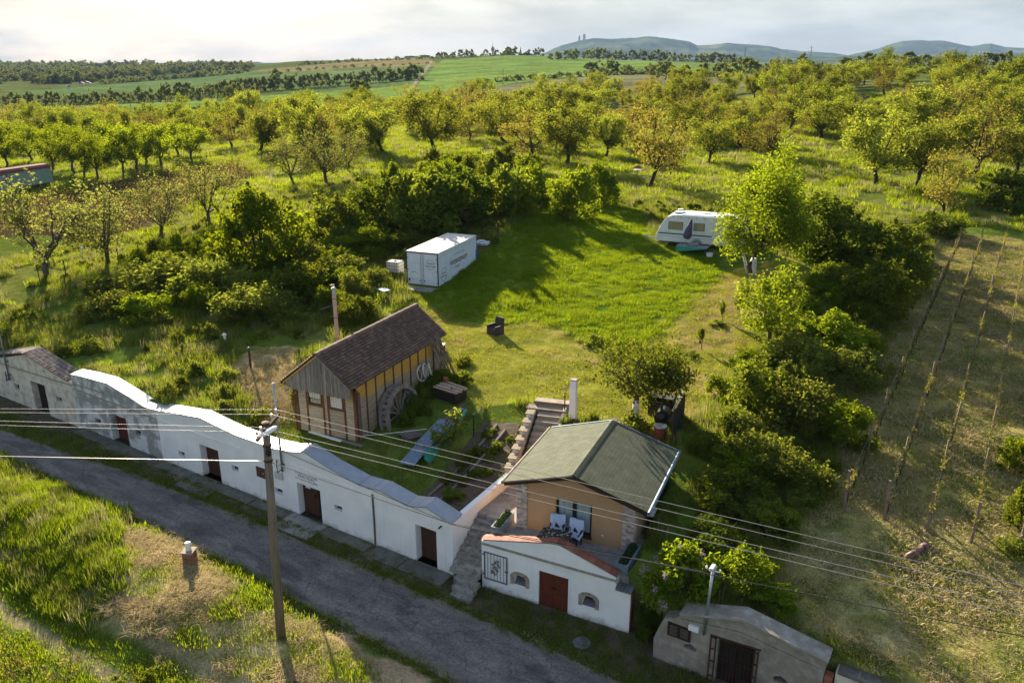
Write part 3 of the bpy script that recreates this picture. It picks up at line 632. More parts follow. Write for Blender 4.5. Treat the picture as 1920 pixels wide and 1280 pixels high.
# --- cellar with tiled gable at the end of the row
tA = cellar('wine_cellar', 'weathered yellowish cellar front with old tiled gable and dark door', -41.0, -31.25,
       [(-41.0, 2.45), (-39.0, 2.75), (-36.0, 3.55), (-32.2, 2.95), (-31.25, 2.75)], (-35.95, -34.4, .08, 1.93), [(-38.05, -37.45, .9, 1.3), (-33.35, -32.75, 1.2, 1.5)],
       'old_plaster', 'dark_door', None, [(-41, 2.30, -31.3, 2.62)])
pm('old_rooftile', (.17, .105, .075), (.10, .065, .05), scale=5, rough=.9, bump=.4, rand=.28, c3=(.25, .24, .22), s3=3, a3=.6)
tile = MB().add([(-.11, 0, .0), (.11, 0, .0), (.11, .30, .05), (-.11, .30, .05), (-.10, .0, .035), (.10, 0, .035), (.10, .30, .085), (-.10, .30, .085), (0, 0, .055), (0, .3, .105)],
     [(0, 1, 2, 3), (0, 4, 8), (0, 8, 5, 1), (4, 7, 9, 8), (8, 9, 6, 5), (1, 5, 6, 2), (0, 3, 7, 4), (3, 2, 6, 9, 7)]).mesh('rooftile', 'old_rooftile')
for xa, za, xb, zb in [(-41, 2.5, -36.0, 3.62), (-36.0, 3.62, -31.6, 2.8)]:
    n = round(math.hypot(xb - xa, zb - za) / .225); tilt = math.atan2(zb - za, xb - xa)
    for i in range(n):
        f = (i + .5) / n
        for r in range(4):
            inst('roof_tile', tile, tA, (xa + (xb - xa) * f + 41.0, -.12 + r * .27, za + (zb - za) * f + .03 + r * .012 + .012 * random.random()), (0, -tilt + random.uniform(-.05, .05), 0))
MB().bx(2.0, 2.32, -.05, .0, 1.05, 1.75).build('meter_box', 'plastic_grey', tA, bevel=.01)
# --- grey peeling one
cellar('wine_cellar', 'peeling grey and white cellar front with red-brown door', -31.25, -23.62,
       [(-31.25, 3.28), (-29.5, 3.42), (-27.7, 3.50), (-25.9, 3.16), (-24.7, 2.88), (-23.62, 2.90)], (-28.05, -26.52, .08, 1.72), [(-29.55, -29.0, .75, 1.05), (-25.8, -25.28, 1.0, 1.3)],
       'peeling_plaster', 'red_door', ('coping_metal', .72, 1.7), [(-31.2, 2.75, -28.2, 2.85), (-31.2, 2.45, -23.7, 2.40)])
# --- white ones
cellar('wine_cellar', 'white cellar front with brown plank door between the grey front and the lettered front', -23.62, -16.3,
       [(-23.62, 2.90), (-22.0, 3.12), (-20.0, 3.36), (-18.3, 3.16), (-17.4, 3.08), (-16.3, 3.08)], (-20.37, -18.95, .1, 1.86), [(-22.2, -21.7, .7, 1.0), (-18.05, -17.55, 1.05, 1.36)],
       'white_plaster', 'brown_door', ('coping_metal', .72, 1.6), [(-23.4, 2.42, -17.2, 2.45)])
tD = cellar('wine_cellar', 'white cellar front with lettering above its half open door', -16.3, -8.86,
       [(-16.3, 3.08), (-15.0, 3.06), (-13.8, 3.2), (-12.8, 3.44), (-11.3, 3.06), (-9.6, 2.76), (-8.86, 2.80)], (-13.52, -12.05, .08, 1.74), [(-15.08, -14.55, .72, 1.02), (-11.22, -10.75, 1.05, 1.32)],
       'white_plaster', 'brown_door', ('coping_metal', .72, 1.5), [(-14.8, 2.62, -9.6, 2.45)], leaf=True)
tE = cellar('wine_cellar', 'white cellar front beside the concrete stairs with weathered plank door', -8.86, -4.72,
       [(-8.86, 2.80), (-8.4, 2.84), (-7.0, 2.58), (-6.5, 2.68), (-6.0, 2.82), (-4.72, 2.46)], (-6.62, -5.53, .12, 1.85), [],
       'white_plaster', 'brown_door', ('coping_metal', .72, 1.3))
# lettering, notice, meter panel
s = inst('lettering', text_mesh('VÍNO FILIP', .205, 'ink', sx=1.0), tD, (-12.92 + 16.3, -.004, 2.13), (R(90), 0, 0)); s['label'] = 'dark wall lettering reading VÍNO FILIP'
for zz in (2.26, 1.98): MB().bx(2.7, 4.15, -.006, .001, zz - .01, zz + .01).build('lettering_rule', 'ink', tD)
MB().tube([(4.02 + .12 * math.cos(w), -.004, 2.12 + .12 * math.sin(w)) for w in np.linspace(.8, 5.6, 12)], .008, 4).build('ring_mark', 'ink', tD)
MB().bx(2.98, 3.28, .318, .332, 1.38, 1.66).build('notice', 'paper', tD)
MB().bx(3.02, 3.22, .312, .317, 1.5, 1.515).build('notice_print', 'ink', tD)
MB().bx(.08, .68, -.03, .002, 1.28, 1.82).build('meter_panel', 'brown_panel', tD, bevel=.008)
MB().bx(.56, .6, -.045, -.03, 1.5, 1.58).build('panel_lock', 'plastic_grey', tD)
MB().bx(1.45, 1.92, -.12, .002, 1.62, 1.95).build('junction_box', 'plastic_grey', tD, bevel=.01)
MB().tube([(-.02, -.02, 2.55), (.0, -.03, 1.2), (-.03, -.02, .06)], .045, 6).build('rain_stain_pipe', 'old_timber', tE)
MB().cyl((3.6, -.18, 2.18), (3.62, -.02, 2.22), .035, 8).build('wall_lamp', 'black_iron', tE)
# steel mast fixed on the wall
def mast(name, label, X, Y, z0, z1, lamp=False):
    t = thing(name, label, 'mast', (X, Y, z0))
    MB().tube([(0, 0, 0), (.02, 0, (z1 - z0) * .6), (0, 0, z1 - z0)], [.05, .048, .045], 10).build('tube', 'galvanised', t, True)
    MB().lathe([(.02, 0), (.075, .02), (.075, .12), (.02, .15)], (0, 0, z1 - z0), 10).build('cap', 'plastic_grey', t)
    for k in (.35, 1.2): MB().bx(-.09, .09, -.03, .06 - Y, k - .03, k + .03).build('bracket', 'grey_iron', t)
    MB().tube([(-.05, -.02, .1), (-.25, -.06, -.08), (-.36, 0, .15), (-.34, .02, .5)], .025, 6).build('cable', 'black_iron', t)
    return t
mast('roof_mast', 'grey steel cable mast clamped to the lettered white cellar', -14.28, -.1, 2.1, 6.35)
mast('roof_mast', 'tall grey steel mast on the weathered tiled cellar front', -38.2, -.12, 1.5, 6.6)

# ================================================================== press-house front under the terrace
FA = R(5.5)
fw = thing('cellar_front', 'white cellar front with double red door under the tiled terrace parapet', 'cellar front', (-3.36, .09, 0), FA)
arch = lambda x0, x1, z0, z1, n=7: [(x0, z0), (x0, z1 - .12)] + [(x0 + (x1 - x0) * (i + .5) / n, z1 - .12 + .12 * math.sin(math.pi * (i + .5) / n)) for i in range(n)] + [(x1, z1 - .12), (x1, z0)]
W1, W2 = (1.42, 1.93, .62, 1.06), (4.28, 4.79, .62, 1.08)
MB().holed([(0, -.3), (6.13, -.3), (6.13, 1.72), (5.55, 1.72), (5.55, 2.22), (3.2, 2.92), (0, 2.14)],
           [[(2.48, -.05), (2.48, 1.56), (3.70, 1.56), (3.70, -.05)], arch(*W1), arch(*W2)], 0, .42).build('wall', 'white_plaster', fw)
d = thing('double_door', None, None); d.parent = fw
for k, (a, b) in enumerate([(2.49, 3.085), (3.095, 3.69)]):
    lf = MB().bx(a, b, .07, .12, -.04, 1.55).build('door_leaf', 'red_door', d)
    for z0, z1 in ((.05, .62), (.70, 1.47)):
        MB().bx(a + .08, b - .08, .055, .071, z0, z1).build('panel', 'red_door', lf, bevel=.02)
MB().bx(2.96, 3.24, .035, .052, .94, .97).build('hasp', 'black_iron', d); MB().cyl((3.1, .03, .9), (3.1, .05, .9), .045, 10).build('lock', 'black_iron', d)
MB().bx(2.40, 3.78, -.12, .3, -.14, -.045).build('threshold', 'concrete', fw)
def arch_window(x0, x1, z0, z1):
    w = thing('window', None, None); w.parent = fw; cx = (x0 + x1) / 2
    MB().bx(x0, x1, .3, .33, z0, z1).build('pane', 'pit', w)
    for f in (.33, .66): MB().bx(x0 + (x1 - x0) * f - .012, x0 + (x1 - x0) * f + .012, .27, .3, z0, z1).build('bar', 'rust_iron', w)
    MB().bx(x0, x1, .262, .28, z0 + (z1 - z0) * .55, z0 + (z1 - z0) * .55 + .03).build('bar', 'rust_iron', w)
    MB().add([(x0, .01, z0 + .005), (x1, .01, z0 + .005), (x1, .28, z0 + .14), (x0, .28, z0 + .14)], [(0, 1, 2, 3)]).build('sill', 'grey_tile', w)
    n = 9
    for i in range(n):   # voussoirs
        a0, a1 = math.pi * (1 - i / n) , math.pi * (1 - (i + 1) / n)
        f = lambda a, k: (cx + math.cos(a) * ((x1 - x0) / 2 + k), z1 - .12 + math.sin(a) * (.12 + k * .95))
        e = .012
        P = [f(a0 - e, .0), f(a0 - e, .16), f(a1 + e, .16), f(a1 + e, .0)]
        MB().prism(P, -.022 - .008 * random.random(), .015).build('stone', 'brick_stone', w)
    for sx in (-1, 1):
        for i in range(3):
            xa = x0 - .155 if sx < 0 else x1; zz = z0 - .03 + i * .125
            MB().bx(xa + .004, xa + .15, -.02 - .01 * random.random(), .015, zz + .006, zz + .119).build('stone', 'brick_stone', w)
arch_window(*W1); arch_window(*W2)
# wrought gate hung on the wall
g = thing('wrought_grille', 'grey wrought iron grille with vine motif hung on white cellar front', 'grille', fw.matrix_basis @ Vector((.14, -.03, .5)), FA)
for a, b in (((0, 0, 0), (0, 0, 1.2)), ((.98, 0, 0), (.98, 0, 1.2)), ((-.02, 0, 0), (1.0, 0, 0)), ((-.02, 0, 1.2), (1.0, 0, 1.2))): MB().bar(a, b, .045, .03).build('frame_bar', 'grey_iron', g)
for i in range(1, 7): MB().bar((i * .14, 0, .02), (i * .14, 0, 1.18), .014).build('bar', 'grey_iron', g)
for i in range(14):
    x, z = .5 + random.uniform(-.17, .17), .3 + .62 * (i / 13); 
    MB().lathe([(.01, -.01), (.05, 0), (.01, .01)], (0, 0, 0), 6).xform(Matrix.Translation((x, -.02, z)) @ Matrix.Rotation(R(90), 4, 'X') @ Matrix.Rotation(i, 4, 'Z')).build('iron_leaf', 'grey_iron', g)
MB().tube([(.5 + .05 * math.sin(k), -.015, .25 + k * .1) for k in range(8)], .008, 5).build('iron_stem', 'grey_iron', g)
MB().bx(.9, 1.04, -.03, -.01, .55, .58).build('latch', 'black_iron', g)
for z in (.15, 1.05): MB().bx(-.09, .0, -.015, .015, z, z + .06).build('hinge', 'grey_iron', g)
# cornice band and terracotta coping
MB().bar((.03, -.02, 2.05), (5.56, -.02, 2.10), .09, .07).build('cornice', 'mortar_band', fw)
def tiles_along(xa, za, xb, zb, n):
    t = math.atan2(zb - za, xb - xa); Lg = math.hypot(xb - xa, zb - za) / n
    for i in range(n):
        c = Vector((xa + (xb - xa) * (i + .5) / n, .2, za + (zb - za) * (i + .5) / n + .045))
        MB().add([(-Lg / 2 + .004, -.21, -.03), (Lg / 2 - .004, -.21, -.03), (Lg / 2 - .004, .21, -.03), (-Lg / 2 + .004, .21, -.03), (-Lg / 2 + .004, -.21, -.012), (Lg / 2 - .004, -.21, -.012), (Lg / 2 - .004, .21, -.012), (-Lg / 2 + .004, .21, -.012), (-Lg / 2 + .004, 0, .03), (Lg / 2 - .004, 0, .03)],
                 [(3, 2, 1, 0), (0, 1, 5, 4), (4, 5, 9, 8), (8, 9, 6, 7), (2, 3, 7, 6), (0, 4, 8, 7, 3), (1, 2, 6, 9, 5)]).xform(Matrix.Translation(c) @ Matrix.Rotation(-t, 4, 'Y')).build('coping_tile', 'terracotta', fw)
tiles_along(-.02, 2.16, 3.2, 2.94, 11); tiles_along(3.2, 2.94, 5.6, 2.24, 8)
for i in range(4): MB().bx(5.56 + i * .155, 5.70 + i * .155, -.06, .48, 1.72, 1.80 + .01 * (i % 2)).build('coping_tile', 'grey_tile', fw)
for i in range(9): MB().bx(6.132, 6.17, .02, .4, .02 + i * .19, .19 + i * .19).build('edge_brick', 'terracotta', fw)
# iron gate in the gap beside
g = thing('iron_gate', 'low dark rusty iron gate between the white cellar front and lilac', 'gate', (2.86, .75, 0), R(12))
for i in range(8): MB().bar((i * .12, 0, .1), (i * .12, 0, 1.5), .016).build('bar', 'rust_iron', g)
for z in (.2, 1.42): MB().bar((-.03, 0, z), (.9, 0, z), .03).build('rail', 'rust_iron', g)
tag(MB().lathe([(.33, 0), (.33, .07), (.30, .08), (.05, .085)], (0, 0, 0), 20).build('manhole_cover', 'grey_iron'), 'round grey manhole cover in the grass before white cellar front', 'manhole').location = (1.55, -.75, hz(1.55, -.75) - .01)

# ================================================================== terrace
pm('terrace_floor', (.30, .285, .26), (.19, .18, .165), scale=1.4, rough=.9, bump=.1, c3=(.13, .12, .11), s3=3, a3=.6)
c, s_ = math.cos(HA), math.sin(HA)
def H2W(a, b): return (HO[0] + a * c - b * s_, HO[1] + a * s_ + b * c)
p0 = fw.matrix_basis @ Vector((.12, .40, 0)); p1 = fw.matrix_basis @ Vector((5.9, .40, 0)); q1 = H2W(5.3, .3); q2 = H2W(5.15, 1.2); q3 = H2W(-.1, 4.0); q4 = (-4.75, 4.62); q5 = (-4.68, 2.02); q6 = (-3.3, 2.02)
o = MB().prism([(p0.x, p0.y), (p1.x, p1.y), q1, q2, q3, q4, q5, q6], 1.3, 2.1, 'xy').build('terrace', 'terrace_floor'); tag(o, kind='structure')
pm('green_dark', (.05, .085, .03), (.03, .055, .02), scale=9, rough=.9)

# ================================================================== ochre house
hs_ = thing('garden_house', 'ochre garden house with green shingled gable roof and stone pilasters', 'house', (HO[0], HO[1], 2.1), HA)
HWD, HDP, EZ, RZ = 4.75, 4.75, 2.17, 2.93
wx0, wx1, wz0, wz1 = 1.62, 3.10, .18, 1.66
MB().holed([(0, -.3), (HWD, -.3), (HWD, EZ - .12), (HWD / 2, RZ - .1), (0, EZ - .12)], [[(wx0, wz0), (wx0, wz1), (wx1, wz1), (wx1, wz0)]], 0, .3).build('wall', 'ochre_render', hs_)
MB().bx(0, .25, .3, HDP, -.3, EZ - .14).build('wall', 'ochre_render', hs_); MB().bx(HWD - .25, HWD, .3, HDP, -2.4, EZ - .14).build('wall', 'ochre_render', hs_)
MB().prism([(0, -.3), (HWD, -.3), (HWD, EZ - .14), (HWD / 2, RZ - .12), (0, EZ - .14)], HDP, HDP + .25).build('wall', 'ochre_render', hs_)
def shingle():
    m, t = nodes('green_shingle'); L = t.links.new
    o = N(t, 'ShaderNodeOutputMaterial'); b = N(t, 'ShaderNodeBsdfPrincipled', Roughness=.9); b.inputs['Specular IOR Level'].default_value = .2
    tcn = N(t, 'ShaderNodeTexCoord'); sp = N(t, 'ShaderNodeSeparateXYZ'); cb = N(t, 'ShaderNodeCombineXYZ'); L(tcn.outputs['Object'], sp.inputs[0])
    ab = N(t, 'ShaderNodeMath', operation='ABSOLUTE'); sb = N(t, 'ShaderNodeMath', operation='SUBTRACT'); sb.inputs[1].default_value = HWD / 2; L(sp.outputs['X'], sb.inputs[0]); L(sb.outputs[0], ab.inputs[0])
    L(sp.outputs['Y'], cb.inputs['X']); L(ab.outputs[0], cb.inputs['Y'])
    br = N(t, 'ShaderNodeTexBrick', Scale=1.0); br.inputs['Brick Width'].default_value = .22; br.inputs['Row Height'].default_value = .145; br.inputs['Mortar Size'].default_value = .009; br.inputs['Mortar Smooth'].default_value = .3
    br.inputs['Color1'].default_value = (.070, .078, .047, 1); br.inputs['Color2'].default_value = (.088, .097, .059, 1); br.inputs['Mortar'].default_value = (.035, .04, .026, 1)
    L(cb.outputs[0], br.inputs['Vector'])
    n = N(t, 'ShaderNodeTexNoise', Scale=2.2, Detail=6); L(tcn.outputs['Object'], n.inputs['Vector'])
    mr = N(t, 'ShaderNodeMapRange'); mr.inputs['From Min'].default_value = .3; mr.inputs['From Max'].default_value = .7; mr.inputs['To Min'].default_value = .78; mr.inputs['To Max'].default_value = 1.25; L(n.outputs['Fac'], mr.inputs['Value'])
    hsn = N(t, 'ShaderNodeHueSaturation'); L(br.outputs['Color'], hsn.inputs['Color']); L(mr.outputs[0], hsn.inputs['Value']); L(hsn.outputs[0], b.inputs['Base Color'])
    bp = N(t, 'ShaderNodeBump', Strength=.6, Distance=.012); L(br.outputs['Fac'], bp.inputs['Height']); bp.invert = True; L(bp.outputs[0], b.inputs['Normal'])
    L(b.outputs[0], o.inputs['Surface'])
shingle()
rf = thing('roof', None, None); rf.parent = hs_
yF, yB, xL, xR = -.30, 5.05, -.45, 5.30
slope = (RZ - EZ + .1) / (HWD / 2 + .45)
zc = RZ + .02
cx = HWD / 2
for sgn, xe in ((-1, xL), (1, xR)):
    ze = zc - slope * abs(xe - cx)
    MB().prism([(cx, zc), (xe, ze), (xe, ze - .06), (cx, zc - .06)], yF, yB).build('roof_plane', 'green_shingle', rf)
    MB().prism([(cx, zc - .062), (xe, ze - .062), (xe, ze - .19), (cx, zc - .19)], yF - .02, yF + .03).build('fascia', 'dark_fascia', rf)
    MB().prism([(cx, zc + .018), (xe, ze + .018), (xe, ze - .05), (cx, zc - .05)], yF - .035, yF - .021).build('edge_strip', 'warm_step' if sgn < 0 else 'dark_fascia', rf)
    MB().prism([(cx, zc + .03), (xe, ze + .03), (xe, ze - .08), (cx, zc - .08)], yB, yB + .05).build('edge_strip', 'blue_grey_sheet', rf)
    gx = xe + sgn * .07
    MB().tube([(gx, yF - .02, ze - .06), (gx, yB + .05, ze - .06)], .075, 8).build('gutter', 'warm_step' if sgn < 0 else 'blue_grey_sheet', rf)
MB().prism([(cx - .16, zc - .03), (cx, zc + .035), (cx + .16, zc - .03)], yF - .02, yB).build('ridge_cap', 'green_shingle', rf)
MB().tube([(xR + .07, 4.6, 1.95), (HWD + .12, 4.5, 1.6), (HWD + .10, 4.45, -.4)], .045, 8).build('downpipe', 'galvanised', rf)
# window
w = thing('window', None, None); w.parent = hs_
MB().bx(wx0, wx1, .2, .23, wz0, wz1).build('reveal_board', 'pit', w)
for (a, b) in ((wx0 + .09, wx0 + .66), (wx0 + .82, wx1 - .09)):
    MB().bx(a, b, .14, .16, wz0 + .16, wz1 - .07).build('pane', 'curtain_glass', w)
for (a, b, z0, z1) in ((wx0, wx0 + .09, wz0, wz1), (wx1 - .09, wx1, wz0, wz1), (wx0 + .66, wx0 + .82, wz0, wz1), (wx0, wx1, wz1 - .07, wz1 - .002), (wx0, wx1, wz0 + .06, wz0 + .16)):
    MB().bx(a + .001, b - .001, .10, .19, z0 + .001, z1).build('frame', 'window_frame', w)
MB().bx(wx0 - .03, wx1 + .03, -.04, .12, wz0 - .04, wz0 + .06).build('sill', 'brown_door', w)
# stone pilasters: stacked split stones
pm('split_stone', (.46, .38, .33), (.33, .26, .23), scale=5, rough=.9, bump=.5, rand=.38)
for x0 in (-.03, HWD - .42):
    pl = thing('pilaster', None, None); pl.parent = hs_
    z = 0
    while z < EZ - .2:
        hh = random.choice((.07, .085, .10)); x = x0
        while x < x0 + .44:
            ww = min(random.uniform(.12, .26), x0 + .45 - x)
            if x0 + .45 - x - ww < .06: ww = x0 + .45 - x
            MB().bx(x + .004, x + ww - .004, -.055 - .02 * random.random(), -.002, z + .004, z + hh - .004).build('stone', 'split_stone', pl)
            x += ww
        z += hh
for i, z in enumerate(np.arange(0, EZ - .25, .09)):
    MB().bx(HWD + .002, HWD + .05 + .015 * random.random(), -.05, .28 + .06 * (i % 2), z + .004, z + .086).build('stone', 'split_stone', hs_)
MB().cyl((3.55, -.03, .42), (3.55, .0, .42), .05, 10).build('vent', 'paper', hs_); MB().cyl((3.55, -.04, .42), (3.55, -.028, .42), .028, 8).build('vent_hole', 'pit', hs_)
wb = thing('side_window', None, None); wb.parent = hs_
MB().bx(HWD + .002, HWD + .10, 2.2, 3.1, .55, 1.5).build('frame', 'paper', wb); MB().bx(HWD + .10, HWD + .11, 2.28, 3.02, .63, 1.42).build('pane', 'pit', wb)
MB().bx(HWD + .01, HWD + .32, 2.0, 3.2, .48, .52).build('sill', 'paper', wb)

# planters, table, chairs on the terrace
def leafball(n, r, size, seed, zs=.8):
    g = np.random.default_rng(seed); d = g.normal(size=(n, 3)); d /= np.linalg.norm(d, axis=1)[:, None]
    p = d * (r * g.uniform(.5, 1, (n, 1))); p[:, 2] *= zs; return leaves(p, d + g.normal(scale=.6, size=(n, 3)) + [0, 0, .5], size, g)
def leaves(p, nrm, size, g, asp=.6, lv=None):
    n = len(p); nrm = nrm / (np.linalg.norm(nrm, axis=1)[:, None] + 1e-9); r = g.normal(size=(n, 3)); a = np.cross(nrm, r); a /= np.linalg.norm(a, axis=1)[:, None] + 1e-9; b = np.cross(nrm, a)
    s = size * g.uniform(.6, 1.3, (n, 1)); a = a * s * .5; b = b * s * .5 * asp; bend = nrm * s * .12
    V = np.stack([p - a, p + b - bend * 0 + bend, p + a, p - b + bend], 1).reshape(-1, 3)
    Q = np.arange(4 * n).reshape(n, 4); l = g.uniform(0, 1, n) if lv is None else np.clip(lv + g.normal(scale=.15, size=n), 0, 1); return V, Q, np.repeat(l, 4)
leafmat('leaf_box', (.03, .055, .018), (.06, .10, .03), (.07, .12, .02), .3)
def joinleaves(parts):
    Vs, Qs, Ls = [], [], []; o = 0
    for V, Q, l in parts: Vs.append(V); Qs.append(Q + o); Ls.append(l); o += len(V)
    return np.concatenate(Vs), np.concatenate(Qs), np.concatenate(Ls)
def planter(label, loc, rz, L_, W_):
    t = thing('planter', label, 'planter', loc, rz)
    m = MB()
    m.bx(0, W_, 0, L_, 0, .06)
    for q in ((0, .06, 0, L_), (W_ - .06, W_, 0, L_), (.06, W_ - .06, 0, .06), (.06, W_ - .06, L_ - .06, L_)): m.bx(q[0], q[1], q[2], q[3], .06, .42)
    m.build('box', 'planter_blue', t); MB().bx(.06, W_ - .06, .06, L_ - .06, .06, .34).build('soil', 'soil', t)
    for i in range(5):
        V, Q, l = leafball(170, .17, .07, 60 + i); o = inst('shrub', npmesh('shrub', V, Q, 'leaf_box', attr={'lv': l}), t, (W_ / 2 + random.uniform(-.03, .03), .18 + (L_ - .36) * i / 4, .44), (0, 0, i)); o.scale = (1, 1, random.uniform(.8, 1.3))
planter('blue-grey planter with low shrubs beside the stairs', (-3.28, .62, 2.1), R(8), 1.35, .42)
planter('blue-grey planter with low shrubs at the right end pilaster of ochre house'.replace('right end ', 'window-side '), (1.92, 1.02, 2.1), R(5), 1.5, .5)
def clothmat():
    m, t = nodes('floral_cloth'); L = t.links.new
    o = N(t, 'ShaderNodeOutputMaterial'); b = N(t, 'ShaderNodeBsdfPrincipled', Roughness=.9)
    tcn = N(t, 'ShaderNodeTexCoord'); v = N(t, 'ShaderNodeTexVoronoi', Scale=9.0); L(tcn.outputs['Object'], v.inputs['Vector'])
    r = N(t, 'ShaderNodeValToRGB'); e = r.color_ramp.elements; e[0].position = .22; e[0].color = (.5, .44, .34, 1); e[1].position = .40; e[1].color = (.03, .024, .02, 1); L(v.outputs['Distance'], r.inputs['Fac'])
    L(r.outputs[0], b.inputs['Base Color']); L(b.outputs[0], o.inputs['Surface'])
clothmat()
pm('blanket', (.42, .48, .60), (.36, .42, .54), scale=5, rough=.95, bump=.2)
pm('black_wicker', (.018, .017, .017), (.03, .028, .027), scale=20, rough=.6, bump=.4)
tb = H2W(2.0, -1.08)
t = thing('terrace_table', 'small dark table with black and cream floral cloth on the terrace', 'table', (tb[0], tb[1], 2.1), HA)
for x in (-.5, .5):
    for y in (-.28, .28): MB().bx(x - .025, x + .025, y - .025, y + .025, 0, .70).build('leg', 'black_wicker', t)
MB().bx(-.58, .58, -.36, .36, .70, .74).build('table_top', 'black_wicker', t)
gx, gy = np.meshgrid(np.linspace(-.66, .66, 30), np.linspace(-.44, .44, 22)); dd = np.maximum(np.abs(gx) - .58, 0) + np.maximum(np.abs(gy) - .36, 0)
zz = .752 - np.minimum(dd * 3.2, .3) + .012 * np.sin(gx * 25) * np.sin(gy * 22); ii = np.arange(gx.size).reshape(gx.shape)
inst('cloth', npmesh('cloth', np.stack([np.clip(gx, -.6, .6) + .02 * np.sin(gy * 30) * (dd > 0), np.clip(gy, -.38, .38) + .02 * np.sin(gx * 28) * (dd > 0), zz], -1).reshape(-1, 3), np.stack([ii[:-1, :-1], ii[:-1, 1:], ii[1:, 1:], ii[1:, :-1]], -1).reshape(-1, 4), 'floral_cloth', True), t)
def tchair(label, a, b, rz):
    w_ = H2W(a, b); t = thing('terrace_chair', label, 'chair', (w_[0], w_[1], 2.1), HA + rz, 'chairs at the terrace table')
    for x in (-.22, .22):
        for y in (-.22, .22): MB().bx(x - .02, x + .02, y - .02, y + .02, 0, .42).build('leg', 'black_wicker', t)
    MB().bx(-.25, .25, -.25, .25, .42, .47).build('seat', 'black_wicker', t)
    MB().box((0, .25, .72), (.5, .05, .56), Matrix.Rotation(R(-12), 3, 'X')).build('backrest', 'black_wicker', t)
    for x in (-.27, .27): MB().bar((x, -.22, .62), (x, .28, .66), .04).build('armrest', 'black_wicker', t)
    n = 14; u = np.linspace(-.3, .3, 12); prof = [(-.18, .485), (.05, .50), (.19, .52), (.215, .75), (.27, 1.03), (.33, 1.04), (.345, .80), (.33, .62)]
    V = np.array([[x, y + .012 * math.sin(x * 22 + i), z + .012 * math.sin(x * 17 + 2 * i) - (.06 * max(0, abs(x) - .25) / .05 if i < 3 else 0)] for i, (y, z) in enumerate(prof) for x in u]); m_ = len(u); idx = np.arange(len(V)).reshape(-1, m_)
    inst('blanket', npmesh('blanket', V, np.stack([idx[:-1, :-1], idx[:-1, 1:], idx[1:, 1:], idx[1:, :-1]], -1).reshape(-1, 4), 'blanket', True), t)
tchair('dark terrace chair with pale blue blanket at the stair side of floral table', 1.82, -.42, .15); tchair('dark terrace chair with pale blue blanket in front of the window', 2.55, -.48, -.1)

# ================================================================== stairs
t = thing('staircase', 'grey concrete stairs climbing between white cellar and terrace', 'stairs', (0, 0, 0))
for i in range(12):
    z1 = .13 + i * .179; y0 = -1.1 + i * .262; x0 = -4.30 if i < 3 else -4.70 + .02 * (i % 2); x1 = -3.18 if i < 3 else -3.345
    x0 += 0.0
    MB().bx(x0 + .1 * max(0, 2 - i), x1, y0, y0 + .30 + (.2 if i == 11 else 0), z1 - .22, z1).build('step', 'step_concrete', t, bevel=.015)
us = thing('garden_stairs', 'sunlit concrete garden stairs climbing beside the ochre house', 'stairs', (SO[0], SO[1], 2.1), SA)
for i in range(11):
    MB().bx(.16, 1.3, .02 + i * .4, .46 + i * .4, (i + 1) * .142 - .26, (i + 1) * .142).build('step', 'warm_step', us, bevel=.015)
for j, (y, z) in enumerate(((4.48, 1.66), (5.1, 1.78))):
    MB().bx(-.5 + .25 * j, 1.5, y, y + .62, z - .3, z).build('step', 'warm_step', us, bevel=.015)
    MB().bx(-.5 + .25 * j, 1.5, y - .03, y + .05, z - .03, z + .05).build('step_edge', 'old_timber', us)
MB().bx(1.3, 1.45, -.2, 4.9, -1, .6).xform(Matrix.Identity(4)).build('side_wall', 'pink_plaster', us)
o = MB().prism([(2.0, -.5), (4.9, -.5), (4.9, 1.75), (2.0, .95)], 1.302, 1.448, 'yz').build('side_wall', 'pink_plaster', us)
for y, z in ((4.75, 1.65), ): MB().bar((1.38, y, z), (1.38, y, z + .95), .05).build('post', 'rust_iron', us)
MB().bar((1.38, 4.75, 2.55), (1.38, 5.6, 2.7), .04).build('handrail', 'rust_iron', us)
# parapet between stairs and garden bed
pw = thing('parapet_wall', 'pinkish plastered parapet wall with stepped tile coping along the stairs', 'wall', (0, 0, 0))
top = [(0.6, 2.46), (2.2, 2.52), (4.64, 2.75)]
m = MB()
def wallseg(m, A, B, th, zb, za0, zb0):
    A, B = Vector((A[0], A[1], 0)), Vector((B[0], B[1], 0)); d = (B - A).normalized(); n_ = Vector((-d.y, d.x, 0)) * th
    m.add([(*A.xy, zb), (*B.xy, zb), (*(B + n_).xy, zb), (*(A + n_).xy, zb), (*A.xy, za0), (*B.xy, zb0), (*(B + n_).xy, zb0), (*(A + n_).xy, za0)], [(0, 1, 2, 3), (4, 7, 6, 5), (0, 4, 5, 1), (1, 5, 6, 2), (2, 6, 7, 3), (3, 7, 4, 0)])
Ed = (SO[0] - math.sin(SA) * 4.45, SO[1] + math.cos(SA) * 4.45)
wallseg(m, (-4.715, .61), (-4.80, 4.60), .26, -.3, 2.5, 2.62); m.build('wall', 'white_plaster', pw)
m = MB(); wallseg(m, (-4.80, 4.604), Ed, .26, 1.4, 2.62, 3.75); m.build('wall', 'pink_plaster', pw)
for i in range(7):
    f = (i + .35) / 7; A = Vector((SO[0], SO[1], 0)).lerp(Vector((Ed[0], Ed[1], 0)), f); zt = 2.62 + 1.13 * f
    b_ = thing('coping_block', None, None, (A.x - .1, A.y - .05, zt + .0), SA); b_.parent = pw
    MB().bx(-.2, .12, -.24, .26, -.12, .12).build('block', 'white_plaster', b_)
    for k in range(3): MB().bx(-.26, .16, -.27 + k * .185, -.095 + k * .185, .122, .165).build('tile', 'warm_step', b_, bevel=.015)
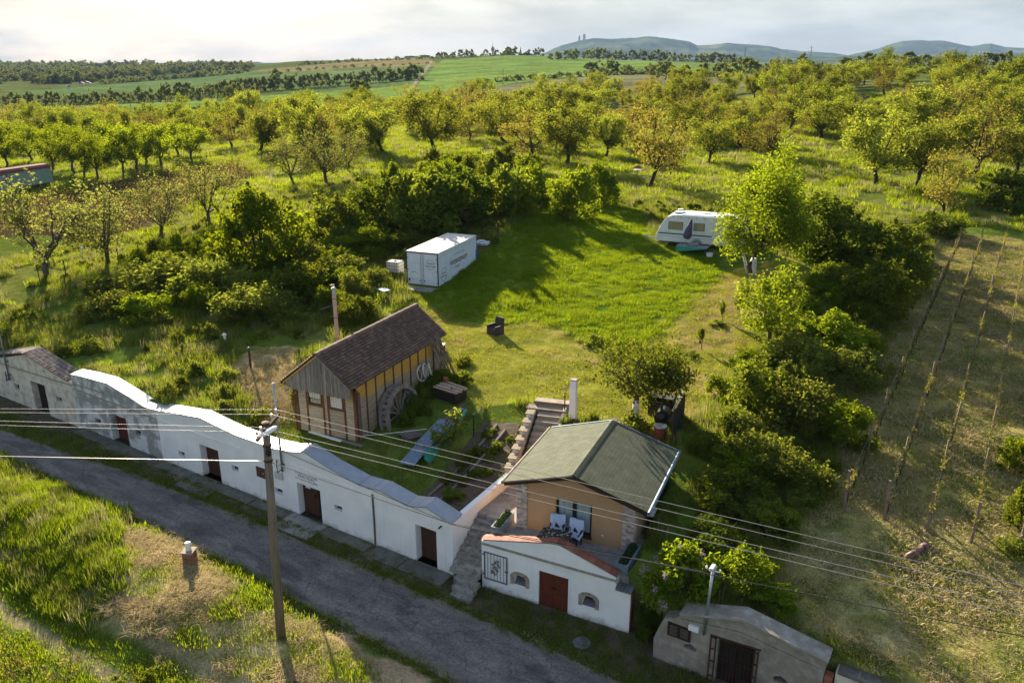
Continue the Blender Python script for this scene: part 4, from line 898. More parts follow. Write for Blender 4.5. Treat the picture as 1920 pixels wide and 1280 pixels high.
# planting bed with timber edging behind the wall
bd = thing('raised_bed', 'planting bed edged with weathered timbers beside the parapet', 'garden bed', (0, 0, 0))
def onground(x, y, dz=0): return Vector((x, y, hz(x, y) + dz))
for (u0, v0, u1, v1) in ((797, 938, 932, 792), (822, 942, 948, 800)):
    A, B = pz(u0, v0, 2.5), pz(u1, v1, 3.3)
    for k in range(3):
        a, b = A.lerp(B, k / 3 + .004), A.lerp(B, (k + 1) / 3 - .004); a.z = hz(a.x, a.y) + .07; b.z = hz(b.x, b.y) + .07
        MB().bar(a, b, .11, .16).build('timber', 'old_timber', bd)
A, B = pz(797, 938, 2.5), pz(932, 792, 3.3)
for k in (.25, .5, .75):
    a = A.lerp(B, k); b = pz(822, 942, 2.5).lerp(pz(948, 800, 3.3), k); a.z = hz(a.x, a.y) + .06; b.z = hz(b.x, b.y) + .06; MB().bar(a, b, .06, .1).build('timber', 'old_timber', bd)
q = [(-7.05, .75), (-5.05, .75), (-5.15, 4.2), (-6.45, 8.0), (-8.2, 7.4), (-7.6, 3.6)]
n = 24; m = MB()
for i in range(n):
    f0, f1 = i / n, (i + 1) / n
    def pt(f, g):
        if f < .5: a = Vector(q[0]).lerp(Vector(q[5]), f * 2); b = Vector(q[1]).lerp(Vector(q[2]), f * 2)
        else: a = Vector(q[5]).lerp(Vector(q[4]), f * 2 - 1); b = Vector(q[2]).lerp(Vector(q[3]), f * 2 - 1)
        p = a.lerp(b, g); return (p.x, p.y, hz(p.x, p.y) + .045 + .03 * random.random())
    m.add([pt(f0, 0), pt(f0, .5), pt(f0, 1), pt(f1, 1), pt(f1, .5), pt(f1, 0)], [(0, 1, 4, 5), (1, 2, 3, 4)])
m.build('soil', 'soil', bd)

# white free-standing chimney, wooden deck, screens and smoker behind the house
ch = pz(1074, 795, 3.4)
t = thing('garden_chimney', 'slender white masonry chimney standing behind the ochre house', 'chimney', (ch.x, ch.y, hz(ch.x, ch.y)), HA)
MB().box((0, 0, 1.12), (.34, .34, 2.25), taper=.84).build('stack', 'white_plaster', t, bevel=.02); MB().box((0, 0, 2.27), (.31, .31, .05)).build('cap', 'concrete_lt', t)
dk = pz(1098, 800, 3.5)
t = thing('wooden_deck', 'weathered brown plank deck on the lawn behind the ochre house', 'deck', (dk.x, dk.y, hz(dk.x, dk.y)), HA)
pm('deck_wood', (.20, .145, .11), (.12, .088, .068), scale=3, rough=.85, stretch=(.3, 3, 1), bump=.3, rand=.15)
for i in range(11): MB().bx(-.1, 3.1, .1 + i * .155, .245 + i * .155, .10, .14).build('plank', 'deck_wood', t)
for x in (.1, 1.5, 2.9): MB().bx(x, x + .08, .1, 1.8, -.1, .10).build('joist', 'old_timber', t)
sc_ = pz(1262, 832, 3.3)
t = thing('board_screen', 'black-stained board screen with pale rail behind the ochre house', 'screen', (sc_.x, sc_.y, hz(sc_.x, sc_.y)), HA)
pm('black_board', (.016, .014, .013), (.028, .024, .021), scale=4, rough=.8, stretch=(3, 3, .4), bump=.3)
for i in range(12): MB().bx(-.02 + .02 * (i % 2), .03 + .02 * (i % 2), -.35 + i * .2, -.16 + i * .2, -.3, 1.45).build('board', 'black_board', t)
MB().bar((-.08, -.3, 1.5), (-.08, 2.0, 1.52), .07).build('rail', 'galvanised', t)
sm = pz(1240, 812, 3.4)
t = thing('barrel_smoker', 'dark barrel smoker with lid beside the black board screen', 'smoker', (sm.x, sm.y, hz(sm.x, sm.y)), HA + R(90))
MB().tube([(-.45, 0, .75), (.45, 0, .75)], .3, 14).build('drum', 'black_iron', t, True); MB().tube([(-.3, 0, 1.0), (-.3, 0, 1.5)], .06, 8).build('flue', 'black_iron', t)
for x in (-.35, .35):
    for y in (-.2, .2): MB().bar((x, y, 0), (x, y * .7, .6), .035).build('leg', 'black_iron', t)
MB().bx(-.4, .4, -.55, -.3, .66, .69).build('shelf', 'old_timber', t)
rb = pz(1236, 835, 3.3)
t = thing('rusty_drum', 'rusty steel drum with ash tray behind the ochre house', 'drum', (rb.x, rb.y, hz(rb.x, rb.y)), 0)
MB().lathe([(.27, 0), (.29, .02), (.28, .25), (.29, .27), (.28, .5), (.29, .72), (.25, .74)], n=18).build('barrel', 'rust_iron', t, True); MB().lathe([(.30, .745), (.30, .78), (.02, .80)], n=18).build('lid', 'galvanised', t)
wb_ = pz(1262, 790, 3.5)
t = thing('log_store', 'low dark log store with firewood behind the board screen', 'log store', (wb_.x - .7, wb_.y + .2, hz(wb_.x, wb_.y)), HA)
MB().bx(-.6, .6, -.3, .3, .9, .96).build('lid', 'black_board', t); MB().bx(-.6, .6, .28, .32, 0, .9).build('back', 'black_board', t)
for x in (-.58, .58): MB().bx(x - .03, x + .03, -.3, .28, 0, .9).build('side', 'black_board', t)
for i in range(5):
    for k in range(9): MB().cyl((-.5 + k * .12, -.28, .09 + i * .15), (-.5 + k * .12, .25, .09 + i * .15), .055, 7).build('log', 'old_timber', t)

# ================================================================== ruined cellar
rc = thing('ruined_cellar', 'crumbling grey cellar front with dark barred double gate and slab gable', 'wine cellar', (4.0, 0.0, 0))
hole = lambda x0, x1, z0, z1: [(x0, z0), (x0, z1), ((x0 + x1) / 2, z1 + .1), (x1, z1), (x1, z0)]
MB().holed([(.0, -.3), (5.5, -.3), (5.55, 2.35), (2.9, 2.78), (.95, 2.2), (.7, 1.95), (.28, 1.75), (.12, 1.3), (-.04, .8)], [[(2.2, -.1), (2.2, 1.78), (3.42, 1.9), (3.42, -.1)], hole(1.06, 1.5, .88, 1.02), hole(4.08, 4.5, .95, 1.12)], 0, .5).build('wall', 'ruin_plaster', rc)
for a, b in ((1.06, 1.5), (4.08, 4.5)): MB().bx(a, b, .3, .34, .85, 1.25).build('vent', 'pit', rc)  # black panels carry the shade of these holes
MB().prism([(.85, 2.2), (2.9, 2.82), (2.9, 2.90), (.85, 2.28)], -.12, .62).build('roof_slab', 'ruin_plaster', rc); MB().prism([(2.9, 2.82), (5.62, 2.38), (5.62, 2.46), (2.9, 2.90)], -.12, .62).build('roof_slab', 'ruin_plaster', rc)
for xa, za, xb, zb in ((.9, 1.98, 2.9, 2.3), (2.9, 2.3, 5.5, 2.0)): MB().bar((xa, -.03, za), (xb, -.03, zb), .07, .08).build('cornice', 'ruin_plaster', rc)
gt = thing('gate', None, None); gt.parent = rc
for x0, x1 in ((2.22, 2.8), (2.82, 3.4)):
    MB().bx(x0, x1, .2, .24, -.05, 1.76).build('leaf_board', 'pit', gt)
    for i in range(5): MB().bx(x0 + .02 + i * .13, x0 + .04 + i * .13, .17, .2, -.05, 1.76).build('bar', 'rust_iron', gt)
    for z in (.3, .9, 1.6): MB().bx(x0, x1, .15, .17, z, z + .03).build('rail', 'rust_iron', gt)
for x in (2.0, 3.56):
    for dx in (-.03, .14 if x < 3 else -.14): MB().bx(x + dx - .02, x + dx + .02, -.07, -.03, -.1, 1.85).build('frame_bar', 'rust_iron', gt)
    for z in (.2, .8, 1.3, 1.75): MB().bx(min(x, x + (.14 if x < 3 else -.14)), max(x, x + (.14 if x < 3 else -.14)), -.065, -.035, z, z + .03).build('frame_bar', 'rust_iron', gt)
MB().bar((1.97, -.05, 1.82), (3.6, -.05, 1.93), .04).build('frame_bar', 'rust_iron', gt)
sh = thing('shutter_window', None, None); sh.parent = rc
MB().bx(.45, 1.27, -.05, .02, 1.2, 1.72).build('frame', 'dark_door', sh)
for a in (.52, .9):
    for i in range(7): MB().box((a + .15, -.055, 1.29 + i * .055), (.27, .012, .05), Matrix.Rotation(R(35), 3, 'X')).build('slat', 'old_timber', sh)
MB().bx(1.2, 1.55, -.16, .05, 1.78, 1.98).build('cable_box', 'paper', rc, bevel=.01)
pm('brick_red', (.30, .105, .055), (.22, .075, .042), scale=5, rough=.9, bump=.3, rand=.25)
for i in range(12): MB().bx(5.56, 5.80, -.02 - .01 * random.random(), .3, i * .155 + .004, i * .155 + .146).build('edge_brick', 'brick_red', rc)
t = thing('broken_wall', 'low broken plaster wall beside the ruined cellar gable', 'wall', (9.85, 0, 0)); MB().holed([(0, -.3), (9, -.3), (9, 1.7), (5, 1.82), (2, 1.95), (.5, 2.1), (0, 2.05)], [], .1, .6).build('wall', 'old_plaster', t)
for i in range(14): MB().box((.35 + i * .6, .32, 2.08 - i * .025), (.58, .6, .07), Matrix.Rotation(.02, 3, 'Y')).build('coping_slab', 'concrete', t)
# lamp post on the ruin
t = thing('lamp_post', 'slim grey lamp post fixed on the ruined cellar front', 'lamp post', (5.72, -.05, 1.75))
MB().tube([(0, 0, 0), (.05, 0, 1.4), (.1, 0, 2.6)], [.055, .05, .045], 10).build('post', 'galvanised', t, True)
MB().box((.1, -.06, 2.68), (.14, .34, .12)).build('lamp_head', 'plastic_grey', t, bevel=.02)
for sx in (-1, 1): MB().bar((.1, 0, 2.52), (.1 + sx * .22, 0, 2.55), .025).build('arm', 'galvanised', t); MB().lathe([(.03, 0), (.04, .04), (.02, .1)], (.1 + sx * .22, 0, 2.55), 8).build('insulator', 'paper', t)
# ================================================================== wooden hut
pm('grey_plank', (.40, .32, .22), (.235, .185, .125), scale=2.2, rough=.9, stretch=(.5, .5, 6), bump=.4, bscale=9, spec=.15, c3=(.48, .43, .35), s3=6, a3=.5, rand=.15)
pm('yellow_plank', (.50, .30, .06), (.40, .23, .05), scale=2.2, rough=.8, stretch=(.5, .5, 6), bump=.3, bscale=9)
pm('gable_plank', (.23, .195, .165), (.13, .108, .09), scale=2.2, rough=.92, stretch=(6, 1, .4), bump=.4, bscale=9, c3=(.36, .33, .29), s3=7, a3=.5, rand=.25)
pm('batten_brown', (.14, .060, .028), (.095, .040, .02), scale=4, rough=.75, stretch=(1, 1, .3), bump=.15)
def tilemat():
    m, t = nodes('hut_tile'); L = t.links.new; o = N(t, 'ShaderNodeOutputMaterial'); b = N(t, 'ShaderNodeBsdfPrincipled', Roughness=.9); b.inputs['Specular IOR Level'].default_value = .2
    at = N(t, 'ShaderNodeAttribute', attribute_name='lv'); r = N(t, 'ShaderNodeValToRGB'); e = r.color_ramp.elements; e[0].color = (.105, .066, .048, 1); e[1].color = (.195, .122, .083, 1); x = r.color_ramp.elements.new(.6); x.color = (.145, .09, .063, 1); L(at.outputs['Fac'], r.inputs['Fac'])
    tcn = N(t, 'ShaderNodeTexCoord'); n = N(t, 'ShaderNodeTexNoise', Scale=1.6, Detail=7, Roughness=.65); L(tcn.outputs['Object'], n.inputs['Vector']); k = N(t, 'ShaderNodeMapRange'); k.inputs['From Min'].default_value = .5; k.inputs['From Max'].default_value = .68; k.inputs['To Max'].default_value = .6; L(n.outputs['Fac'], k.inputs['Value'])
    mx = N(t, 'ShaderNodeMix', data_type='RGBA'); L(k.outputs[0], mx.inputs['Factor']); L(r.outputs[0], mx.inputs['A']); mx.inputs['B'].default_value = (.06, .05, .043, 1); L(mx.outputs['Result'], b.inputs['Base Color']); L(b.outputs[0], o.inputs['Surface'])
tilemat()
pm('hut_ridge', (.20, .12, .085), (.12, .078, .058), scale=5, rough=.9, bump=.3, rand=.3)
pm('lace', (.62, .60, .56), (.45, .43, .38), scale=14, rough=.9, stretch=(2, 1, 1))
pm('amber_glass', (.28, .16, .055), (.20, .11, .04), scale=2, rough=.2, stretch=(6, 1, 1)); pm('dark_glass', (.02, .035, .02), (.012, .02, .014), rough=.1, spec=.6)
UA = R(7.4); UO = (-16.32, 3.02); UZ = 2.5; UW, UL, UH = 3.5, 8.0, 2.66
hut = thing('wooden_hut', 'weathered wooden hut with brown tiled gable roof and yellow trimmed boards', 'hut', (UO[0], UO[1], UZ), UA)
ridge_z, eave_z, ov, ovr, of = 4.42, 2.72, .42, .08, .5
SLP = (ridge_z - eave_z) / (UW / 2 + ov); UHR = 2.86
def plank_panel(par, x0, x1, z0, z1, fn, n=None):
    """horizontal boards between two battens; the top ones keep their yellow stain"""
    n = n or max(1, round((z1 - z0) / .145)); h = (z1 - z0) / n; m = MB(); m2 = MB()
    for i in range(n):
        z = z0 + i * h; y = random.uniform(0, .012); q = m2 if z + h > (UHR if fn is rt else UH) - (.30 if fn is fr else .6) - .2 * random.random() else m
        fn(q, x0, x1, z + .006, z + h - .004, y)
    if m.v: m.build('board_panel', 'grey_plank', par)
    if m2.v: m2.build('top_boards', 'yellow_plank', par)
fr = lambda q, x0, x1, z0, z1, y: q.bx(x0, x1, -.03 - y, .0, z0, z1)
rt = lambda q, x0, x1, z0, z1, y: q.bx(UW, UW + .03 + y, x0, x1, z0, z1)
lf = lambda q, x0, x1, z0, z1, y: q.bx(-.03 - y, 0, x0, x1, z0, z1)
bk = lambda q, x0, x1, z0, z1, y: q.bx(x0, x1, UL, UL + .03 + y, z0, z1)
MB().prism([(.02, -.02), (UW - .02, -.02), (UW - .02, UHR - .02), (UW / 2, ridge_z - .12), (.02, UH)], .02, UL - .02).build('core', 'dark_door', hut)
wins = [(.66, 1.52, 1.52, 2.38), (1.92, 2.78, 1.52, 2.38)]
for x0, x1 in ((.0, .6), (1.58, 1.86), (2.84, 3.5)): plank_panel(hut, x0, x1, 0, UH, fr)
for x0, x1 in ((.6, 1.58), (1.86, 2.84)): plank_panel(hut, x0, x1, 0, 1.46, fr); plank_panel(hut, x0, x1, 2.42, UH, fr, 2)
for x in (.02, .6, 1.58, 1.86, 2.84, 3.42): MB().bx(x - .04, x + .05, -.075, -.02, -.06, UH).build('batten', 'batten_brown', hut)
MB().bx(3.40, 3.56, -.1, .10, -.5, UH + .02).build('corner_post', 'batten_brown', hut)
MB().bx(3.575, 3.69, -.02, .10, -.75, UH - .1).build('drain_post', 'hut_ridge', hut)
nb = 10
for i in range(nb):
    a, b = UL * i / nb, UL * (i + 1) / nb; plank_panel(hut, a + .03, b, 0, UHR, rt); plank_panel(hut, a + .03, b, 0, UH, lf)
    if i: MB().bx(UW + .02, UW + .075, a - .035, a + .045, -.04, UHR).build('batten', 'batten_brown', hut); MB().bx(-.075, -.02, a - .035, a + .045, -.04, UH).build('batten', 'batten_brown', hut)
plank_panel(hut, 0, UW, 0, UH, bk); MB().bx(UW - .02, UW + .08, UL - .02, UL + .08, -.04, UH).build('corner_post', 'batten_brown', hut)
MB().bx(UW + .012, UW + .05, .1, UL, -.13, -.01).build('sill_beam', 'yellow_plank', hut)
for k, (x0, x1, z0, z1) in enumerate(wins):
    w = thing('window', None, None); w.parent = hut
    MB().bx(x0, x1, -.02, -.012, z0, z1).build('pane', 'dark_glass' if k == 0 else 'amber_glass', w)
    n = 16; V = []; 
    for i in range(n + 1):
        x = x0 + .06 + (x1 - x0 - .12) * i / n; V += [(x, -.026 - .008 * math.sin(i * 2.2), z1 - .05), (x, -.026 - .008 * math.sin(i * 2.2), z0 + (.36 if k == 0 else .05) + .03 * math.sin(i * 1.9))]
    MB().add(V, [(2 * i, 2 * i + 1, 2 * i + 3, 2 * i + 2) for i in range(n)]).build('curtain', 'lace', w)
    for (a, b, c_, d_) in ((x0, x0 + .08, z0, z1), (x1 - .06, x1, z0, z1), (x0, x1, z1 - .05, z1), (x0 - .03, x1 + .03, z0 - .06, z0 + .05)): MB().bx(a, b, -.085, -.028, c_, d_).build('frame', 'batten_brown', w)
# gable boards
cxh = UW / 2; gz = lambda x: ridge_z - .10 - SLP * abs(x - cxh)
n = 34
for i in range(n):
    x0 = -ov + .1 + (UW + ov + ovr - .12) * i / n; x1 = x0 + (UW + ov + ovr - .12) / n; zb = UH - .32 + .05 * random.random() + max(0, (abs((x0 + x1) / 2 - cxh) - cxh + .1)) * .25
    zt0, zt1 = gz(x0), gz(x1)
    if max(zt0, zt1) - zb < .03: continue
    MB().prism([(x0 + .004, zb), (x1 - .004, zb), (x1 - .004, zt1), (x0 + .004, zt0)], -of + .04 - .01 * (i % 2), -of + .07).build('gable_board', 'gable_plank', hut)
for s in (-1, 1):
    xe = -ov if s < 0 else UW + ovr; ez = ridge_z - SLP * abs(xe - cxh); MB().prism([(cxh, ridge_z - .03), (xe, ez - .03), (xe, ez - .17), (cxh, ridge_z - .17)], -of - .0, -of + .035).build('barge_board', 'yellow_plank' if s < 0 else 'gable_plank', hut)
    MB().bx(min(xe, cxh + s * cxh), max(xe, cxh + s * cxh), -of + .05, UL + of, ez - .16, ez - .13).build('soffit', 'batten_brown', hut)
# roof deck and rows of tiles (real pieces joined per slope)
rfh = thing('roof', None, None); rfh.parent = hut
for s in (-1, 1):
    xe = -ov - .06 if s < 0 else UW + ovr + .06; ez = ridge_z - SLP * abs(xe - cxh); y0, y1 = -of - .05, UL + of + .05
    MB().prism([(cxh, ridge_z - .02), (xe, ez - .03), (xe, ez - .07), (cxh, ridge_z - .07)], y0 + .03, y1 - .03).build('roof_deck', 'dark_door', rfh)
    sl_ = Vector((xe - cxh, 0, ez - ridge_z)); Ls = sl_.length; sl_.normalize(); nrm = Vector((-sl_.z * s, 0, sl_.x * s)) * 1.0
    if nrm.z < 0: nrm = -nrm
    rows = 17 if s < 0 else 15; cols = 46; V, Q = [], []
    tw = (y1 - y0) / cols
    for r in range(rows):
        for c_ in range(cols + (r % 2)):
            ya = y0 + (c_ - .5 * (r % 2)) * tw; yb = min(ya + tw - .012, y1); ya = max(ya, y0)
            if yb - ya < .03: continue
            t0 = r * Ls / rows; t1 = (r + 1.12) * Ls / rows; lift = .045 + .018 * random.random(); yj = random.uniform(-.006, .006)
            P = [Vector((cxh, 0, ridge_z)) + sl_ * t + nrm * h for t, h in ((t0, .008), (t1, .03 + lift), (t1, .0), )]
            o = len(V); tip = Vector((cxh, 0, ridge_z)) + sl_ * (t1 + .035) + nrm * (.03 + lift)
            tip2 = tip - nrm * (.03 + lift)
            ym = (ya + yb) / 2 + yj
            V += [(P[0].x, ya, P[0].z), (P[0].x, yb, P[0].z), (P[1].x, yb + yj, P[1].z), (tip.x, ym, tip.z), (P[1].x, ya + yj, P[1].z), (P[2].x, yb + yj, P[2].z), (tip2.x, ym, tip2.z), (P[2].x, ya + yj, P[2].z)]
            Q += [(o, o + 1, o + 2, o + 3), (o, o + 3, o + 4, o + 4), (o + 2, o + 5, o + 6, o + 3), (o + 3, o + 6, o + 7, o + 4), (o, o + 4, o + 7, o + 7), (o + 1, o + 5, o + 2, o + 2)]
    m = MB(); m.v = V; m.f = [tuple(dict.fromkeys(f)) for f in Q]; me = m.mesh('roof_tiles', 'hut_tile'); at = me.attributes.new('lv', 'FLOAT', 'POINT'); at.data.foreach_set('value', np.repeat(rng.uniform(0, 1, len(V) // 8), 8).astype(np.float32))
    o = inst('roof_tiles', me, rfh); tag(o, kind='stuff')
for i in range(27):
    y = -of - .05 + i * (UL + 2 * of + .1) / 27; dy = (UL + 2 * of + .1) / 27
    P = [(cxh + .15 * math.cos(w), ridge_z - .055 + .13 * math.sin(w)) for w in np.linspace(0, math.pi, 7)]
    MB().prism(P, y + .004, y + dy + .02).xform(Matrix.Translation((0, 0, .006 * (i % 2)))).build('ridge_tile', 'hut_ridge', rfh)
MB().tube([(-ov - .08, -of, eave_z - .12), (-ov - .08, UL + of, eave_z - .12)], .07, 8).build('gutter', 'batten_brown', rfh); MB().tube([(-ov - .08, -of + .1, eave_z - .2), (-.12, -.12, eave_z - .36), (-.1, -.12, 0)], .045, 8).build('downpipe', 'batten_brown', rfh)
for (y, w_) in ((.1, .9), (3.2, .5), (6.9, .7)): MB().bx(UW - .25, UW - .01, y, y + w_, -.9, -.14).build('plinth_block', 'concrete_lt', hut, bevel=.015)
MB().bx(.1, .4, .1, .9, -.6, -.05).build('plinth_block', 'concrete_lt', hut)
# tall stove pipe behind the hut
pp = pz(633, 640, 4.0); pp = Vector((-18.6, 8.6, 0)); pp = pz(632, 628, 5.6)
t = thing('flue_pipe', 'tall slim terracotta flue with white cowl rising behind the wooden hut', 'flue', (pp.x, pp.y, hz(pp.x, pp.y)), HA)
pm('flue_clay', (.52, .36, .28), (.44, .30, .23), scale=3, rough=.85, bump=.1)
fh = 4.55
MB().bx(-.08, .08, -.08, .08, 0, fh).build('shaft', 'flue_clay', t, bevel=.01)
for z in (.8, 2.0, 3.2, 4.3): MB().bx(-.092, .092, -.092, .092, z, z + .04).build('joint', 'hut_ridge', t)
MB().lathe([(.09, 0), (.11, .04), (.09, .30), (.14, .34), (.05, .40)], (0, 0, fh), 10).build('cowl', 'galvanised', t)
MB().lathe([(.02, 0), (.12, .05), (.10, .12), (.02, .15)], (-.05, 0, fh + .42), 10).build('cowl_cap', 'flue_clay', t)

# ================================================================== things round the hut
pm('wheel_wood', (.25, .21, .175), (.14, .118, .10), scale=5, rough=.9, bump=.3, rand=.15)
U2W = lambda a, b, z=0: Vector((UO[0] + a * math.cos(UA) - b * math.sin(UA), UO[1] + a * math.sin(UA) + b * math.cos(UA), z))
def wheel(label, loc, tilt, Rr, rz, spokes=12):
    t = thing('mill_wheel', label, 'water wheel', loc); t.rotation_euler = Euler((0, tilt, rz))
    for ring, x in ((0, -.2), (1, .2)):
        n = 20
        for i in range(n):
            if math.sin(2 * math.pi * (i + .5) / n) < -.2: continue
            a0, a1 = 2 * math.pi * i / n + .004, 2 * math.pi * (i + 1) / n - .004; P = []
            for a, r in ((a0, Rr - .21), (a0, Rr), ((a0 + a1) / 2, Rr + .005), (a1, Rr), (a1, Rr - .21), ((a0 + a1) / 2, Rr - .205)): P.append((r * math.cos(a), r * math.sin(a) + Rr))
            MB().prism(P, x - .06, x + .06, 'yz').build('felloe', 'wheel_wood', t)
    for i in range(spokes):
        a = 2 * math.pi * i / spokes
        if math.sin(a) < -.05: continue
        MB().bar((0, .12 * math.cos(a), Rr + .12 * math.sin(a)), (0, (Rr - .12) * math.cos(a), Rr + (Rr - .12) * math.sin(a)), .07, .05, (1, 0, 0)).build('spoke', 'wheel_wood', t)
    MB().tube([(-.25, 0, Rr), (.25, 0, Rr)], .15, 10).build('hub', 'wheel_wood', t)
    for i in range(30):
        a = 2 * math.pi * i / 30
        if math.sin(a) < -.05: continue
        MB().box((0, (Rr - .08) * math.cos(a), Rr + (Rr - .08) * math.sin(a)), (.24, .03, .16), Matrix.Rotation(a, 3, 'X')).build('paddle', 'wheel_wood', t)
wp = U2W(UW + .85, 2.75); wheel('large weathered wooden mill wheel half sunk beside the hut wall', (wp.x, wp.y, hz(wp.x, wp.y) - 1.38), R(-8), 1.5, UA, 14)
pm('hoop', (.50, .46, .38), (.40, .36, .29), scale=4, rough=.8)
for i, (b, r) in enumerate(((5.35, .42), (5.65, .40), (6.0, .34))):
    q = U2W(UW + .5 + .06 * i, b); t = thing('wooden_hoop', ['pale wooden hoop leaning on the hut wall next to mill wheel', 'pale wooden hoop leaning between the other two hoops at the hut', 'smallest pale wooden hoop beside the leaning poles'][i], 'hoop', (q.x, q.y, hz(q.x, q.y) + .35)); t.rotation_euler = (0, R(-14), UA + .3 * i)
    MB().tube([(0, r * math.cos(w), r + r * math.sin(w)) for w in np.linspace(0, 2 * math.pi, 24, endpoint=False)], .05, 6, closed=True).build('rim', 'hoop', t, True)
    for w in (0, 1, 2): MB().bar((0, r * math.cos(w * 2.1), r + r * math.sin(w * 2.1)), (0, 0, r), .03).build('stay', 'hoop', t)
for i in range(8):
    q = U2W(UW + .95 + random.uniform(-.1, .15), 6.9 + i * .12); e = U2W(UW + .12, 6.75 + i * .12); 
    tag(MB().tube([(0, 0, 0), Vector((e.x - q.x, e.y - q.y, 2.0 + .3 * random.random()))], [.045, .035], 6).build('wooden_pole', 'old_timber'), 'thin wooden pole leaning on the hut wall behind the hoops', 'pole', 'poles leaning on the hut').location = (q.x, q.y, hz(q.x, q.y) - .03)
# stack of planks on trestle
pm('fresh_wood', (.42, .30, .21), (.30, .205, .14), scale=3, rough=.8, stretch=(.5, 3, 1), rand=.2)
q = pz(845, 748, 3.3)
t = thing('board_stack', 'low dark crate with sunlit pale boards laid on top', 'crate', (q.x, q.y, hz(q.x, q.y)), UA + R(-14))
MB().bx(-.75, .75, -.45, .45, 0, .55).build('crate', 'dark_door', t, bevel=.02)
for i in range(6): MB().box((random.uniform(-.08, .08), -.42 + i * .165, .59 + .03 * (i % 2)), (1.6, .12, .05), Matrix.Rotation(random.uniform(-.04, .04), 3, 'Z')).build('board', 'fresh_wood', t)
MB().bx(-.8, -.6, .3, .5, .55, .85).build('end_block', 'terracotta', t)
# lumber pile with roofing sheets and tarpaulin
A, B = pz(762, 872, 2.6), pz(862, 770, 3.3)
rzl = math.atan2(B.y - A.y, B.x - A.x) - R(90); Ll = (B - A).length
t = thing('lumber_pile', 'long pile of old boards and beams lying on the grass by hut', 'lumber', (A.x, A.y, hz(A.x, A.y)), rzl)
zz0 = lambda y: hz(*(A.lerp(B, y / Ll)).xy) - hz(A.x, A.y)
for i in range(16):
    x = -.45 + .9 * random.random(); y0 = random.uniform(1.4, 2.4); y1 = min(Ll + .4, y0 + random.uniform(2.2, 3.6)); lv_ = .09 + .085 * (i // 4)
    MB().bar((x, y0, zz0(y0) + lv_), (x + random.uniform(-.08, .08), y1, zz0(min(y1, Ll)) + lv_), random.uniform(.1, .22), .05).build('board', 'fresh_wood' if i % 3 == 0 else 'old_timber', t)
for y in (1.5, 3.2, 4.6): MB().bx(-.55, .55, y, y + .1, zz0(min(y, Ll)) - .05, zz0(min(y, Ll)) + .07).build('bearer', 'old_timber', t)
def corrugated(name, label, loc, rz, L_, W_, pitchz, n=1, mat='blue_grey_sheet'):
    t = thing(name, label, 'roofing sheet', loc, rz); t.rotation_euler = (pitchz, 0, rz); x = np.linspace(-W_ / 2, W_ / 2, 41)
    V = []; F = []
    for k, y in enumerate((0, L_)): V += [(a, y, .02 * math.sin(a * 2 * math.pi / .19)) for a in x]
    m_ = len(x); V2 = [(p[0], p[1], p[2] - .006) for p in V]; F = [(i, i + 1, i + 1 + m_, i + m_) for i in range(m_ - 1)]
    MB().add(V + V2, F + [tuple(j + 2 * m_ for j in reversed(f)) for f in F]).build('sheet', mat, t)
    return t
sl1 = math.atan2(zz0(2.6) - zz0(.2), 2.4)
corrugated('roofing_sheet', 'blue-grey corrugated sheet lying lowest on the lumber pile end', (A.x - .0, A.y, hz(A.x, A.y) + .26), rzl + .03, 2.3, .75, sl1)
C1 = A.lerp(B, .30); corrugated('roofing_sheet', 'blue-grey corrugated sheet lying over the middle of the lumber pile', (C1.x, C1.y, hz(C1.x, C1.y) + .40), rzl - .02, 2.1, .85, sl1 + .02)
pm('tarp', (.02, .22, .13), (.015, .15, .09), scale=4, rough=.5, bump=.3)
q = A.lerp(B, .22); t = thing('tarpaulin', 'crumpled green tarpaulin hanging from the lumber pile', 'tarpaulin', (q.x, q.y, hz(q.x, q.y)), rzl)
gx, gy = np.meshgrid(np.linspace(0, 1, 18), np.linspace(0, 1, 18)); nn = fbm(gx * 4, gy * 4, 1, 4)
V = np.stack([.38 + .42 * gx + .10 * (nn - .5), -.4 + 1.3 * gy + .2 * (nn - .5), .40 - .42 * gx ** 1.2 + .14 * (nn - .5) + .06 * np.sin(gy * 14) * gx], -1).reshape(-1, 3); ii = np.arange(324).reshape(18, 18)
inst('sheet', npmesh('tarp', V, np.stack([ii[:-1, :-1], ii[:-1, 1:], ii[1:, 1:], ii[1:, :-1]], -1).reshape(-1, 4), 'tarp', True), t)
t = thing('tarpaulin', 'strip of green tarpaulin folded along the upper lumber pile', 'tarpaulin', (0, 0, 0)); q0, q1 = A.lerp(B, .5), A.lerp(B, .97)
off = Vector((math.cos(rzl), math.sin(rzl), 0)) * .55; MB().tube([q0 + off + Vector((0, 0, hz(q0.x, q0.y) - q0.z + .25)), q0.lerp(q1, .5) + off * 1.1 + Vector((0, 0, hz(*q0.lerp(q1, .5).xy) - q0.lerp(q1, .5).z + .30)), q1 + off * .8 + Vector((0, 0, hz(q1.x, q1.y) - q1.z + .32))], [.14, .17, .1], 7).build('roll', 'tarp', t, True)
